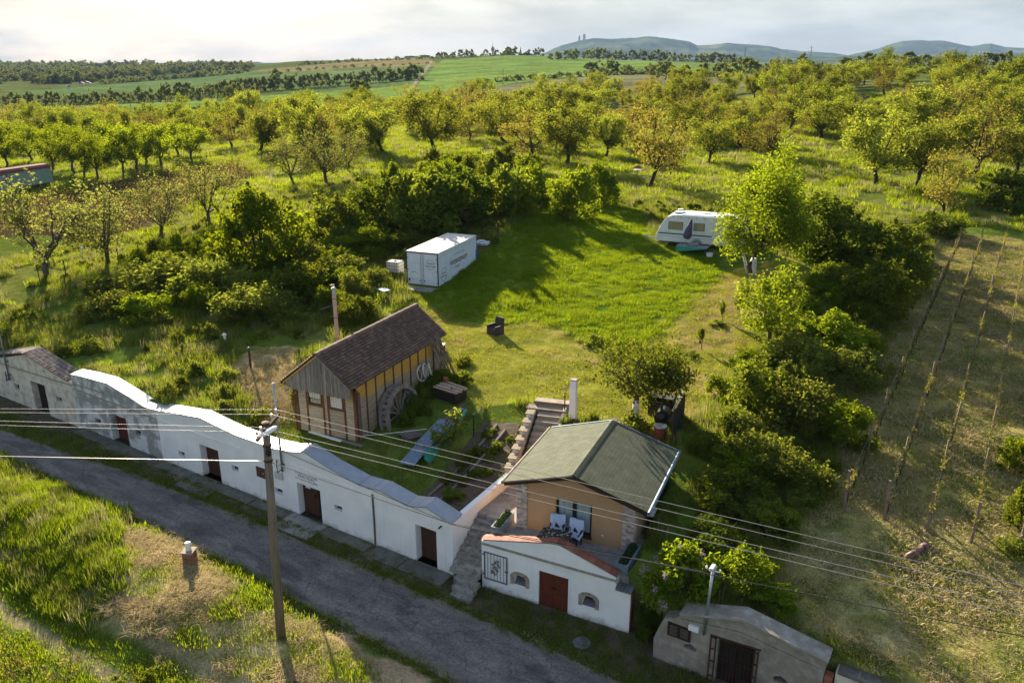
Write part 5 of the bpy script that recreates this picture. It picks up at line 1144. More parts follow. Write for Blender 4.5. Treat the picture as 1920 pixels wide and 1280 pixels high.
# pallet and loose planks in front of wheel
q = pz(770, 818, 2.7); t = thing('wood_pallet', 'grey wooden pallet lying flat in the grass before the mill wheel', 'pallet', (q.x, q.y, hz(q.x, q.y) + .02), rzl - .5)
for i in range(6): MB().bx(-.5, .5, -.45 + i * .16, -.33 + i * .16, .08, .10).build('slat', 'old_timber', t)
for x in (-.45, 0, .38): MB().bx(x, x + .08, -.45, .47, 0, .08).build('bearer', 'old_timber', t)
for i, (u, v, u2, v2, mt, lb) in enumerate(((592, 800, 655, 818, 'blue_grey_sheet', 'blue-grey metal gutter length lying before the hut front'), (580, 805, 640, 828, 'paper', 'white plastic gutter length lying before the hut front'), (625, 818, 680, 838, 'galvanised', 'silver metal rail lying in grass at the hut corner'))):
    a, b = pz(u, v, 2.6), pz(u2, v2, 2.5); a.z = hz(a.x, a.y) + .08; b.z = hz(b.x, b.y) + .08
    o = MB().bar((0, 0, 0), b - a, .16, .05).build('gutter_length', mt); o.location = a; tag(o, lb, 'gutter')
# clothes line string from hut
t = thing('washing_line', 'thin white line strung from the hut corner post', 'line', U2W(UW + .15, .0, UZ + .35)); e = pz(800, 804, 3.6); b0 = t.location
MB().tube([(0, 0, 0), (e - b0) * .5 + Vector((0, 0, -.02)), e - b0], .012, 4).build('string', 'paper', t)
for (u, v, h_, lb) in ((888, 812, 1.25, 'thin dark metal post beside the lumber pile'), ):
    q = pz(u, v, 3.1); o = MB().tube([(0, 0, 0), (.02, 0, h_)], .03, 6).build('metal_post', 'black_iron'); o.location = (q.x, q.y, hz(q.x, q.y) - .05); tag(o, lb, 'post')
# small box table and stump behind the hut
q = gp(823, 660); t = thing('lawn_box', 'small dark box with pale top on lawn behind hut', 'box', (q.x, q.y, q.z - .02), HA + .2)
MB().bx(-.3, .3, -.3, .3, 0, .45).build('body', 'dark_door', t, bevel=.015); MB().bx(-.34, .34, -.34, .34, .45, .50).build('top', 'paper', t, bevel=.01)
q = gp(833, 666); t = thing('tree_stump', 'short grey tree stump beside the box behind hut', 'stump', (q.x, q.y, q.z - .03)); MB().lathe([(.24, 0), (.2, .1), (.19, .3), (.18, .31)], n=11).build('trunk', 'old_timber', t); MB().lathe([(.17, .312), (.16, .325), (.02, .326)], n=11).build('cut_face', 'fresh_wood', t)
# armchair on lawn
q = gp(929, 625); t = thing('garden_armchair', 'dark wooden box armchair standing alone on the lawn', 'armchair', (q.x, q.y, q.z - .02), HA + R(-24))
pm('dark_wood', (.060, .045, .040), (.040, .030, .027), scale=4, rough=.8, stretch=(1, 1, 3), bump=.2)
MB().bx(-.32, .32, -.3, .3, .25, .40).build('seat', 'dark_wood', t, bevel=.01); MB().box((0, .34, .55), (.76, .07, .9), Matrix.Rotation(R(-8), 3, 'X')).build('backrest', 'dark_wood', t, bevel=.01)
for s in (-1, 1): MB().bx(s * .36 - .05, s * .36 + .05, -.36, .36, 0, .58).build('armrest', 'dark_wood', t, bevel=.01)
MB().bx(-.31, .31, -.34, -.29, .02, .36).build('front_board', 'dark_wood', t)

# ================================================================== box container
pm('box_panel', (.60, .66, .70), (.54, .60, .64), scale=2, rough=.45, spec=.4, c3=(.45, .48, .48), s3=1.5, a3=.3)
pm('box_roof', (.60, .54, .48), (.52, .47, .41), scale=2, rough=.6); pm('box_trim', (.05, .05, .055), (.07, .07, .07), rough=.5); pm('print_red', (.16, .015, .025), rough=.6); pm('print_dark', (.05, .07, .08), rough=.6); pm('print_line', (.40, .46, .50), rough=.6)
KO = Vector((-24.78, 21.86, hz(-23.5, 24) + .02)); KA = R(11.0); KW, KL, KH = 2.56, 6.9, 2.55
bxm = thing('box_body', 'white box truck body set down as a shed with red lettering', 'container', (KO.x, KO.y, 4.42), KA)
MB().bx(.03, KW - .03, .06, KL, .12, KH).build('body', 'box_panel', bxm, bevel=.02); MB().bx(-.01, KW + .01, .0, KL + .02, KH, KH + .05).build('roof', 'box_roof', bxm, bevel=.01)
MB().bx(.0, KW, .02, KL, .0, .12).build('base_frame', 'box_trim', bxm)
for x in (0, KW - .07): MB().bx(x, x + .07, -.01, .058, .1, KH + .02).build('corner_post', 'box_trim', bxm)
MB().bx(.07, KW - .07, -.008, .055, KH - .07, KH).build('header', 'box_trim', bxm); MB().bx(.07, KW - .07, -.008, .055, .08, .16).build('sill', 'box_trim', bxm)
for k, (a, b) in enumerate(((.08, KW / 2 - .012), (KW / 2 + .012, KW - .08))):
    d = MB().bx(a, b, -.012, .05, .17, KH - .08).build('door', 'box_panel', bxm)
    xr = b - .09 if k == 0 else a + .09
    MB().tube([(xr, -.035, .2), (xr, -.035, KH - .1)], .017, 6).build('lock_rod', 'galvanised', d)
    MB().bx(xr - .14 * (1 - k) - .0, xr + .14 * k + .01, -.05, -.03, .45, .5).build('handle', 'box_trim', d)
    for z in (.35, 1.2, 2.1): xx_ = a if k == 0 else b - .1; MB().bx(xx_, xx_ + .1, -.025, -.011, z, z + .05).build('hinge', 'box_trim', d)
def emblem(par, cx, cz, r, f):
    m = MB()
    for a0, a1 in ((.15, .85), (1.15, 1.85)): m.tube([f(cx + r * math.cos(w), cz + r * math.sin(w)) for w in np.linspace(a0 * math.pi, a1 * math.pi, 12)], .012, 4)
    m.build('emblem_ring', 'print_dark', par)
fD = lambda x, z: (x, -.016, z); emblem(bxm, 1.95, 1.72, .36, fD); emblem(bxm, .62, .80, .30, fD)
for tx, z in (('regional &', 1.80), ('hausgemacht', 1.60)): inst('door_print', text_mesh(tx, .155, 'print_dark', bold=True), bxm, (1.95, -.016, z), (R(90), 0, 0))
MB().cyl((.2, -.016, .5), (.2, -.02, .5), .09, 14).build('warning_mark', 'print_red', bxm)
fS = lambda y, z: (KW - .024, y, z); 
inst('side_print', text_mesh('vinzenzmurr', .62, 'print_red', bold=True), bxm, (KW - .026, 3.6, 1.42), (R(90), 0, R(90)))['label'] = 'dark red lettering reading vinzenzmurr'
inst('side_print', text_mesh('Die Münchner Metzgerei', .17, 'print_dark'), bxm, (KW - .026, 3.75, 1.92), (R(90), 0, R(90))); inst('side_print', text_mesh('VINZENZ', .2, 'print_red', bold=True), bxm, (KW - .026, 3.3, .92), (R(90), 0, R(90)))
emblem(bxm, .95, .85, .48, fS)
for tx, z in (('regional &', .95), ('hausgemacht', .72)): inst('side_print', text_mesh(tx, .19, 'print_dark', bold=True), bxm, (KW - .026, .95, z), (R(90), 0, R(90)))
for z in (KH - .18, KH - .34, .36): MB().bx(KW - .031, KW - .022, .1, KL - .05, z, z + .025).build('trim_line', 'print_line', bxm)
q = pz(790, 548, 4.35); t = MB().bx(-1.5, 1.3, -.75, .2, -.1, .05).build('concrete_slab', 'concrete_lt', bevel=.02); t.location = (KO.x + 1.35, KO.y - .35, hz(KO.x + 1.3, KO.y - .5) + .02); t.rotation_euler = (0, 0, KA); tag(t, 'weathered concrete slab before the doors of white box body', 'slab')
# IBC tank
q = pz(742, 519, 4.4); t = thing('water_tank', 'white plastic water tank in wire cage beside the box body', 'tank', (q.x, q.y, hz(q.x, q.y)), KA)
pm('tank_white', (.62, .58, .50), (.56, .52, .45), rough=.4)
MB().bx(-.55, .55, -.45, .45, .14, 1.1).build('vessel', 'tank_white', t, bevel=.08); MB().bx(-.6, .6, -.5, .5, 0, .12).build('pallet_base', 'old_timber', t); MB().lathe([(.11, 0), (.11, .06), (.02, .07)], (0, 0, 1.1), 12).build('lid', 'box_trim', t)
for i in range(7): x = -.58 + i * .193; MB().tube([(x, -.48, .12), (x, -.48, 1.14), (x, .48, 1.14), (x, .48, .12)], .012, 5).build('cage_bar', 'rust_iron', t)
for z in (.3, .55, .8, 1.05): MB().tube([(-.59, -.49, z), (.59, -.49, z), (.59, .49, z), (-.59, .49, z)], .012, 5, closed=True).build('cage_ring', 'rust_iron', t)
# pallet of sacks, blue barrels
q = pz(903, 470, 4.95); t = thing('pallet', 'wooden pallet carrying white sacks beyond the box body', 'pallet', (q.x, q.y, hz(q.x, q.y)), KA)
for i in range(7): MB().bx(-.6, .6, -.42 + i * .125, -.33 + i * .125, .11, .135).build('slat', 'old_timber', t)
for x in (-.55, -.05, .45): MB().bx(x, x + .1, -.42, .5, 0, .11).build('bearer', 'old_timber', t)
pm('sack', (.60, .60, .62), (.46, .46, .49), scale=6, rough=.8, bump=.5)
def sack_mesh():
    P = [(0, 0)]; m = MB(); g = np.linspace(-1, 1, 9); V = []; 
    for s in (1, -1):
        for a in g:
            for b in g: V.append((a * .33, b * .22, s * .085 * (1 - abs(a) ** 3) ** .5 * (1 - abs(b) ** 3) ** .5 + .015 * math.sin(a * 7 + b * 5)))
    F = []
    for k in range(2):
        for i in range(8):
            for j in range(8): o = k * 81 + i * 9 + j; F.append((o, o + 9, o + 10, o + 1))
    return m.add(V, F).mesh('sack', 'sack', True)
smh = sack_mesh()
for i in range(9):
    o = inst('sack', smh, None); lz, r3 = .22 + .13 * (i // 4), i % 4
    lx, ly = ((-.3, .3, -.3, .3)[r3], (-.22, -.2, .24, .25)[r3]) if i < 8 else (0, 0)
    o.location = (q.x + lx * math.cos(KA) - ly * math.sin(KA), q.y + lx * math.sin(KA) + ly * math.cos(KA), hz(q.x, q.y) + lz); o.rotation_euler = (0, 0, KA + random.uniform(-.2, .2)); tag(o, 'plump white sack stacked on the pallet beyond box body', 'sack', 'sacks on the pallet')
pm('blue_plastic', (.02, .10, .35), (.015, .08, .28), rough=.4)
for (u, v, lb) in ((888, 478, 'blue plastic barrel standing at the rear of box body'), (889, 492, 'blue plastic barrel lying at the side of box body')):
    q = pz(u, v, 4.8); t = thing('blue_barrel', lb, 'barrel', (q.x, q.y, hz(q.x, q.y)))
    MB().lathe([(.22, 0), (.26, .04), (.29, .4), (.26, .82), (.2, .88)], n=16).build('drum', 'blue_plastic', t, True); MB().lathe([(.21, .88), (.21, .92), (.02, .93)], n=16).build('lid', 'box_trim', t)
    for z in (.28, .6): MB().lathe([(.285, z), (.305, z + .02), (.285, z + .04)], n=16).build('rib', 'blue_plastic', t)
# wheelbarrow
q = pz(722, 556, 4.2); t = thing('wheelbarrow', 'light blue wheelbarrow with dark tyre tipped in the weeds', 'wheelbarrow', (q.x, q.y, hz(q.x, q.y)), R(-20)); pm('barrow_blue', (.20, .36, .38), (.16, .3, .32), rough=.5)
MB().tube([(.4, 0 + .0, .28 + 0), (.4, .0, .28)], .1, 6); wl = thing('wheel', None, None, (.42, 0, .22)); wl.parent = t
MB().tube([(.17 * math.cos(w), 0, .17 * math.sin(w)) for w in np.linspace(0, 2 * math.pi, 16, endpoint=False)], .055, 8, closed=True).build('tyre', 'black_iron', wl, True); MB().cyl((0, -.04, 0), (0, .04, 0), .12, 12).build('rim', 'barrow_blue', wl)
MB().box((-.1, 0, .38), (.75, .5, .22), taper=1.25).build('tray', 'barrow_blue', t, bevel=.03)
for s in (-1, 1): MB().tube([(.42, s * .1, .22), (-.1, s * .22, .26), (-.85, s * .28, .5)], .018, 6).build('handle', 'galvanised', t); MB().tube([(-.2, s * .22, .27), (-.3, s * .22, 0)], .018, 6).build('leg', 'galvanised', t)
# grey board heap in the weeds behind the hut
q = pz(612, 583, 4.0)
for i in range(7):
    o = MB().box((0, 0, 0), (1.3, .16, .03)).build('loose_board', 'old_timber'); o.location = (q.x + random.uniform(-.5, .5), q.y + random.uniform(-.4, .4), hz(q.x, q.y) + .2 + .06 * i); o.rotation_euler = (random.uniform(-.2, .2), random.uniform(-.3, .1), 1.0 + random.uniform(-.4, .4)); tag(o, 'grey weathered board in the heap among weeds behind the hut', 'board', 'boards heaped in the weeds')

# ================================================================== caravan
pm('caravan_white', (.74, .75, .73), (.68, .69, .67), scale=1.5, rough=.35, spec=.5, c3=(.55, .56, .54), s3=1.2, a3=.25); pm('caravan_green', (.03, .17, .14), rough=.4); pm('caravan_glass', (.34, .30, .17), (.26, .23, .13), scale=1.5, rough=.15, spec=.6); pm('tyre', (.015, .015, .015), rough=.8)
V0 = Vector((-12.30, 38.45, 0)); VA = R(8.6); VL, VW = 7.0, 2.3
cv = thing('caravan', 'white touring caravan with green stripes parked under the leafy tree', 'caravan', (V0.x, V0.y, hz(-9.5, 39.5) + .0), VA)
prof = [(.18, .38), (.04, .62), (.05, .95), (.22, 1.35), (.55, 2.0), (.85, 2.35), (1.25, 2.52), (1.9, 2.58), (6.2, 2.56), (6.75, 2.48), (6.98, 2.2), (7.0, .9), (6.9, .38)]
MB().prism(prof, 0, VW).build('body', 'caravan_white', cv, bevel=.03)
MB().bx(2.0, 6.6, .2, VW - .2, 2.56, 2.62).build('roof', 'caravan_white', cv)
def glass(par, x0, x1, z0, z1, nm='window'):
    w = MB().bx(x0 - .04, x1 + .04, -.025, .0, z0 - .04, z1 + .04).build(nm, 'box_trim', par, bevel=.012); MB().bx(x0, x1, -.034, -.02, z0, z1).build('pane', 'caravan_glass', w)
glass(cv, 1.02, 2.12, 1.42, 1.98); glass(cv, 3.05, 3.85, 1.45, 1.98)
dr = MB().bx(4.55, 5.2, -.022, .0, .42, 2.15).build('door', 'caravan_white', cv, bevel=.01); MB().bx(4.72, 5.04, -.034, -.02, 1.45, 2.0).build('door_window', 'caravan_glass', dr, bevel=.01); MB().bx(5.06, 5.14, -.04, -.02, 1.15, 1.3).build('handle', 'box_trim', dr)
m = MB(); m.box((4.56, -.024, 1.28), (.02, .01, 1.7)); m.box((5.2, -.024, 1.28), (.02, .01, 1.7)); m.box((4.88, -.024, 2.14), (.65, .01, .02)); m.build('door_seal', 'print_line', dr)
for x0, x1 in ((.2, 4.52), (5.24, 6.95)): MB().bx(x0, x1, -.008, .002, .98, 1.09).build('stripe', 'caravan_green', cv); MB().bx(x0, x1, -.008, .002, .78, .82).build('stripe', 'print_line', cv)
MB().tube([(.75 + .5 * k / 9, -.01, 1.2 + .04 * math.sin(k * 2.1)) for k in range(10)], .01, 4).build('script_mark', 'caravan_green', cv)
MB().bx(.3, 6.9, .1, VW - .1, .25, .38).build('chassis', 'box_trim', cv)
wh = thing('wheel', None, None, (3.35, .06, .33)); wh.parent = cv
MB().tube([(.25 * math.cos(w), 0, .25 * math.sin(w)) for w in np.linspace(0, 2 * math.pi, 20, endpoint=False)], .085, 8, closed=True).build('tyre', 'tyre', wh, True); MB().cyl((0, -.07, 0), (0, .07, 0), .19, 14).build('rim', 'galvanised', wh)
MB().prism([(2.9, .38)] + [(3.35 + .47 * math.cos(w), .38 + .40 * math.sin(w)) for w in np.linspace(math.pi, 0, 12)] + [(3.8, .38)], -.012, .03).build('wheel_arch', 'print_line', cv)
for y in (.75, 1.55): MB().bar((.3, y, .33), (-1.1, 1.15, .42), .07).build('drawbar', 'galvanised', cv)
MB().tube([(-1.0, 1.15, .1), (-1.0, 1.15, .75)], .03, 8).build('jockey_wheel', 'galvanised', cv); MB().box((-1.15, 1.15, .45), (.3, .12, .12)).build('hitch', 'galvanised', cv)
MB().add([(.24, .2, 1.42), (.24, VW - .2, 1.42), (.57, VW - .2, 2.05), (.57, .2, 2.05)], [(0, 1, 2, 3)]).xform(Matrix.Translation((-.025, 0, .01))).build('front_window', 'caravan_glass', cv)
MB().bx(1.25, 2.0, .6, 1.3, 2.58, 2.70).build('roof_hatch', 'plastic_grey', cv, bevel=.03); MB().lathe([(.02, 0), (.02, .18), (.25, .2), (.2, .26), (.02, .28)], (1.6, 1.5, 2.56), 14).build('antenna', 'paper', cv)
for x, y in ((3.6, .9), (5.2, .5), (5.9, 1.2)): MB().bx(x, x + .45, y, y + .4, 2.61, 2.68).build('roof_hatch', 'plastic_grey', cv, bevel=.02)
for i in range(9): MB().bx(1.3 + i * .62, 1.42 + i * .62, -.02, .0, 2.38, 2.42).build('awning_clip', 'box_trim', cv)
V2W = lambda a, b, z=0: cv.matrix_basis @ Vector((a, b, z))
# parasol, table, green cover
q = V2W(2.55, -1.1); t = thing('folded_parasol', 'folded purple-grey parasol on thin pole before the caravan', 'parasol', (q.x, q.y, hz(q.x, q.y)), 0)
t.rotation_euler = (0, R(11), 0); pm('parasol_cloth', (.10, .09, .14), (.07, .06, .10), rough=.9)
MB().tube([(0, 0, 0), (0, 0, 2.75)], .025, 8).build('pole', 'galvanised', t); m = MB(); o = 12
for i in range(9):
    z = 1.05 + i * .2; r = (.20, .27, .25, .23, .2, .17, .13, .09, .03)[i]; m.v += [(r * (1 + .25 * (k % 2)) * math.cos(2 * math.pi * k / o), r * (1 + .25 * (k % 2)) * math.sin(2 * math.pi * k / o), z) for k in range(o)]
m.f = [(i * o + k, i * o + (k + 1) % o, (i + 1) * o + (k + 1) % o, (i + 1) * o + k) for i in range(8) for k in range(o)]; m.build('canopy', 'parasol_cloth', t, True); MB().lathe([(.3, 0), (.3, .06), (.05, .1)], n=14).build('foot', 'concrete', t)
q = V2W(2.1, -1.75); t = thing('garden_table', 'low grey table with green side cover before the caravan', 'table', (q.x, q.y, hz(q.x, q.y)), VA - .05)
pm('table_grey', (.24, .25, .27), (.17, .18, .20), scale=5, rough=.8); pm('cover_green', (.02, .26, .15), (.015, .2, .11), rough=.5)
MB().bx(0, 2.4, 0, 1.0, .52, .58).build('table_top', 'table_grey', t, bevel=.01); MB().add([(0, -.02, .55), (2.2, -.02, .55), (2.25, -.06, .5), (.02, -.1, .12)], [(0, 1, 2, 3)]).build('cover', 'cover_green', t)
for x in (.08, 2.3):
    for y in (.08, .92): MB().bx(x - .03, x + .03, y - .03, y + .03, 0, .52).build('leg', 'box_trim', t)
MB().box((1.2, .5, .66), (.8, .4, .14), Matrix.Rotation(.2, 3, 'Z')).build('cushion', 'table_grey', t, bevel=.04)
q = V2W(4.75, -1.85); t = thing('white_box', 'small white plastic box on grass before the caravan', 'box', (q.x, q.y, hz(q.x, q.y)), VA); MB().bx(-.22, .22, -.16, .16, 0, .28).build('body', 'paper', t, bevel=.02); MB().bx(-.24, .24, -.18, .18, .28, .32).build('lid', 'plastic_grey', t, bevel=.01)

# ================================================================== street pole and lines
pm('pole_wood', (.21, .165, .12), (.125, .095, .07), scale=3, rough=.9, stretch=(4, 4, .25), bump=.4, bscale=8)
po = Vector((-7.63, -6.5, hz(-7.63, -6.5) - .1)); ptop = Vector((.45, 0, 8.55))
up_ = thing('utility_pole', 'weathered grey-brown wooden power pole with street lamp beside the road', 'utility pole', po)
MB().tube([(0, 0, 0), (.2, 0, 4), ptop], [.17, .15, .12], 12).build('pole', 'pole_wood', up_, True); MB().lathe([(.13, 0), (.13, .12), (.05, .14)], ptop, 10).build('pole_cap', 'rust_iron', up_)
WD = Vector((1, .26, 0)).normalized(); PD = Vector((-WD.y, WD.x, 0))
MB().bar(ptop - PD * .55 + Vector((0, 0, -.28)), ptop + PD * .75 + Vector((0, 0, .08)), .09).build('crossarm', 'rust_iron', up_)
pm('porcelain', (.55, .50, .44), (.45, .4, .36), rough=.3)
ins = [ptop + PD * k + Vector((0, 0, z)) for k, z in ((-.5, -.17), (-.28, -.1), (.35, .08), (.62, .14))]
for p in ins: MB().lathe([(.02, 0), (.02, .06), (.055, .08), (.05, .14), (.03, .18)], p, 8).build('insulator', 'porcelain', up_)
lp = ptop + Vector((.25, -.35, -.1)); MB().tube([ptop + Vector((0, 0, -.75)), ptop + Vector((.12, -.2, -.45)), lp], .03, 6).build('lamp_arm', 'galvanised', up_)
lamp = MB(); lamp.lathe([(.03, -.42), (.12, -.3), (.17, 0), (.16, .25), (.08, .36), (.02, .38)], n=14)
lamp.xform(Matrix.Translation(lp + Vector((.14, .12, .08))) @ Matrix.Rotation(R(45), 4, 'Z') @ Matrix.Rotation(R(62), 4, 'Y') @ Matrix.Diagonal((.45, .85, .8, 1))); lamp.build('lamp_head', 'paper', up_, True)
for z in (-.75, -1.3): MB().lathe([(.135, z), (.15, z + .02), (.15, z + .06), (.135, z + .08)], (ptop.x * (1 + z / 9), 0, 8.55), 12).build('band', 'rust_iron', up_)
MB().lathe([(.08, 0), (.1, .05), (.1, .2), (.05, .25)], ptop + Vector((.1, -.1, -1.0)), 8).build('junction', 'black_iron', up_)
pm('wire_light', (.38, .34, .31), (.34, .30, .28), rough=.4, metal=.3); pm('wire_dark', (.03, .03, .032), rough=.7)
def cable(name, label, P, r, mat, sag=.5, group=None, n=24):
    P = [Vector(p) for p in P]; pts = []
    for a, b in zip(P[:-1], P[1:]):
        for i in range(n):
            f = i / n; q = a.lerp(b, f); q.z -= sag * 4 * f * (1 - f) * ((b - a).length / 40) ** 2; pts.append(q - P[0])
    pts.append(P[-1] - P[0]); o = MB().tube(pts, r, 5).build(name, mat, None, True); o.location = P[0]; return tag(o, label, 'cable', group)
vL = [766, 773, 789, 797]; vR = [1098, 1116, 1139, 1155]
for i, p in enumerate(ins):
    A0 = po + p + Vector((0, 0, .16)); k = (3, 2, 1, 0)[i]
    La = pz(0, vL[k], 8.35 - .03 * k); Ra = pz(1920, vR[k], 8.25 - .05 * k)
    Lend = A0 + (La - A0) * 2.4; Rend = A0 + (Ra - A0) * 1.8
    cable('power_line', 'pale bare power wire strung over the road along the pole line', [Lend, La, A0, Ra, Rend], .0085, 'wire_light', .12, 'wires of the pole line')
hook = po + Vector((.38, 0, 7.25))
cable('service_cable', 'twisted pale insulated cable running from the pole beside the road', [hook, pz(0, 855, 7.15), hook + (pz(0, 855, 7.15) - hook) * 2], .012, 'wire_light', .2)
cable('service_cable', 'black cable from the pole over the white cellars and terrace', [hook, pz(856, 985, 7.05), pz(1200, 1050, 6.9), pz(1600, 1130, 6.9), pz(1960, 1200, 7.0)], .012, 'wire_dark', .15)
cable('service_cable', 'thin black cable from the wall mast to the lamp post over ruin', [(-14.28, -.1, 3.2), (-4.6, -.35, 2.75), (-.3, .1, 3.15), (5.75, -.1, 4.2)], .012, 'wire_dark', .25)
# brick vent chimney on the mown bank
q = pz(357, 1052, .62); q.z = hz(q.x, q.y) - .05
t = thing('brick_chimney', 'small brick vent chimney with white pot on the mown bank', 'chimney', q, HA + .3)
pm('vent_brick', (.27, .13, .075), (.19, .09, .055), scale=5, rough=.9, bump=.3, rand=.3)
MB().bx(-.19, .19, -.19, .19, 0, .62).build('core', 'mortar_band', t)
for r in range(9):
    z = .01 + r * .07
    for s in range(4):
        for k in range(2):
            a = -.2 + k * .2 + (.0 if r % 2 else -.0); w_ = .19; M_ = Matrix.Rotation(s * math.pi / 2, 4, 'Z')
            MB().bx(a + .004, a + w_, -.215 - .006 * random.random(), -.185, z + .004, z + .064).xform(M_).build('brick', 'vent_brick', t)
MB().bx(-.26, .26, -.26, .26, .645, .70).build('cap_slab', 'warm_step', t, bevel=.01); MB().lathe([(.10, 0), (.12, .02), (.10, .25), (.12, .30), (.12, .34), (.02, .35)], (0, 0, .70), 14).build('pot', 'paper', t, True)
# vent pipes and posts in the rough grass above the cellars
def vent(u, v, h_, label, mat='paper'):
    q = gp(u, v); t = thing('vent_pipe', label, 'vent', (q.x, q.y, q.z - .1)); MB().tube([(0, 0, 0), (0, 0, h_)], .07, 10).build('pipe', mat, t); MB().lathe([(.13, 0), (.13, .06), (.06, .12), (.02, .13)], (0, 0, h_), 12).build('cap', 'paper', t)
vent(423, 647, .75, 'short vent pipe with white cap near the twig heap'); vent(156, 478, .7, 'white capped vent pipe at the edge of ploughed vineyard')
q = gp(470, 690); t = thing('vent_pipe', 'rusty vent pipe with cowl on the dry slope beside the hut', 'vent', (q.x, q.y, q.z - .1)); MB().tube([(0, 0, 0), (.03, 0, 1.2)], .06, 8).build('pipe', 'rust_iron', t); MB().lathe([(.1, 0), (.12, .1), (.02, .18)], (.03, 0, 1.2), 10).build('cowl', 'box_trim', t)
for i, (u, v, h_) in enumerate(((76, 535, 1.7), (125, 525, 1.6), (124, 545, 1.3), (192, 568, 1.7), (223, 495, 1.5), (388, 435, 1.3), (270, 520, 1.5), (66, 300, 1.5), (388, 302, 1.6), (447, 325, 1.7), (453, 330, 1.5), (160, 340, 1.6), (395, 300, 1.5), (434, 302, 1.4), (490, 300, 1.4))):
    q = gp(u, v); o = MB().tube([(0, 0, 0), (.03 * (i % 3 - 1), .02, h_)], .045, 6).build('fence_post', 'dark_wood'); o.location = (q.x, q.y, q.z - .1); tag(o, 'thin dark fence post in the tall grass around the vineyard', 'fence post', 'fence posts in the rough grass')
# stone trough of clay pipe in vineyard
q = gp(1700, 1050); t = thing('clay_pipe', 'brown glazed clay pipe lying on the mown vineyard grass', 'pipe', (q.x, q.y, q.z + .12), R(-25))
pm('clay', (.16, .085, .065), (.11, .06, .048), scale=5, rough=.5)
MB().tube([(0, 0, 0), (0, .95, .03)], .13, 14).build('barrel', 'clay', t, True); MB().tube([(0, .95, .03), (0, 1.15, .036)], .17, 14).build('socket', 'clay', t, True)
# trailer wagon far across the vineyard
pm('wagon_green', (.25, .36, .27), (.21, .31, .235), scale=1, rough=.7, c3=(.16, .2, .15), s3=3, a3=.4); pm('wagon_red', (.17, .055, .05), (.13, .045, .04), scale=2, rough=.9, spec=.05)
A, B = pz(101, 352, 3.5), pz(0, 369, 3.5); A.z = hz(A.x, A.y); rz_ = math.atan2(A.y - B.y, A.x - B.x)
t = thing('site_wagon', 'pale green site wagon with dark red rounded roof beyond the vineyard', 'wagon', (A.x, A.y, A.z), rz_)
MB().bx(-10, 0, 0, 2.5, .5, 2.6).build('body', 'wagon_green', t, bevel=.02); P = [(0 - .1, 2.55), (.05, 2.75), (.5, 2.98), (1.25, 3.06), (2.0, 2.98), (2.45, 2.75), (2.6, 2.55)]; MB().prism(P, -10.1, .1, 'yz').build('roof', 'wagon_red', t)
w = MB().bx(-8.6, -6.9, -.03, 0, 1.55, 2.45).build('window', 'wagon_red', t); MB().bx(-8.4, -7.1, -.045, -.028, 1.68, 2.35).build('pane', 'curtain_glass', w)
for x in (-8.5, -1.5):
    w = thing('wheel', None, None, (x, .1, .4)); w.parent = t; MB().tube([(.3 * math.cos(k), 0, .3 * math.sin(k)) for k in np.linspace(0, 6.28, 14, endpoint=False)], .1, 6, closed=True).build('tyre', 'tyre', w); MB().cyl((0, -.05, 0), (0, .05, 0), .22, 10).build('rim', 'wagon_red', w)
MB().bx(-9.8, -.2, .2, 2.3, .38, .5).build('chassis', 'box_trim', t)
for i in range(5): MB().bx(-2 * i - .03, -2 * i + .03 - .0, -.012, .0, .52, 2.55).build('seam', 'print_line', t)
# red-white bird table and small far things in the orchard
q = gp(1193, 362); t = thing('bird_table', 'bird table with white and red roof on thin post in orchard', 'bird table', (q.x, q.y, q.z - .1)); MB().tube([(0, 0, 0), (0, 0, 2.6)], .05, 6).build('post', 'old_timber', t); MB().bx(-.4, .4, -.3, .3, 2.6, 2.66).build('tray', 'paper', t); MB().prism([(-.5, 2.85), (.5, 2.85), (0, 3.1)], -.35, .35).build('roof', 'terracotta', t)
for x in (-.36, .36): MB().bar((x, 0, 2.66), (x, 0, 2.88), .04).build('upright', 'paper', t)
q = gp(1594, 155); t = thing('green_shed', 'dark green metal shed with light panel beyond the orchard trees', 'shed', (q.x, q.y, q.z - .2), R(40)); pm('shed_green', (.05, .12, .10), (.04, .095, .08), rough=.6); pm('shed_light', (.22, .36, .32), (.18, .3, .27), rough=.6)
MB().bx(-3.3, 3.3, 0, 2.4, 0, 2.6).build('body', 'shed_green', t); MB().bx(-3.4, 3.4, -.1, 2.5, 2.6, 2.72).build('roof', 'shed_light', t); MB().bx(-3.1, -1.4, -.04, 0, .2, 2.4).build('door', 'shed_light', t)
for i in range(8): MB().bx(-1.2 + i * .55, -1.12 + i * .55, -.05, 0, .05, 2.58).build('rib', 'shed_green', t)
q = gp(1614, 202); t = thing('orchard_hut', 'small faded white hut half hidden between orchard trees', 'hut', (q.x, q.y, q.z - .2), R(20)); MB().bx(-1.6, 1.6, 0, 2, 0, 1.9).build('wall', 'old_plaster', t); MB().prism([(-1.8, 1.9), (1.8, 1.9), (0, 2.6)], -.2, 2.2).build('roof', 'hut_ridge', t); MB().bx(-.4, .4, -.03, 0, 0, 1.7).build('door', 'dark_door', t)
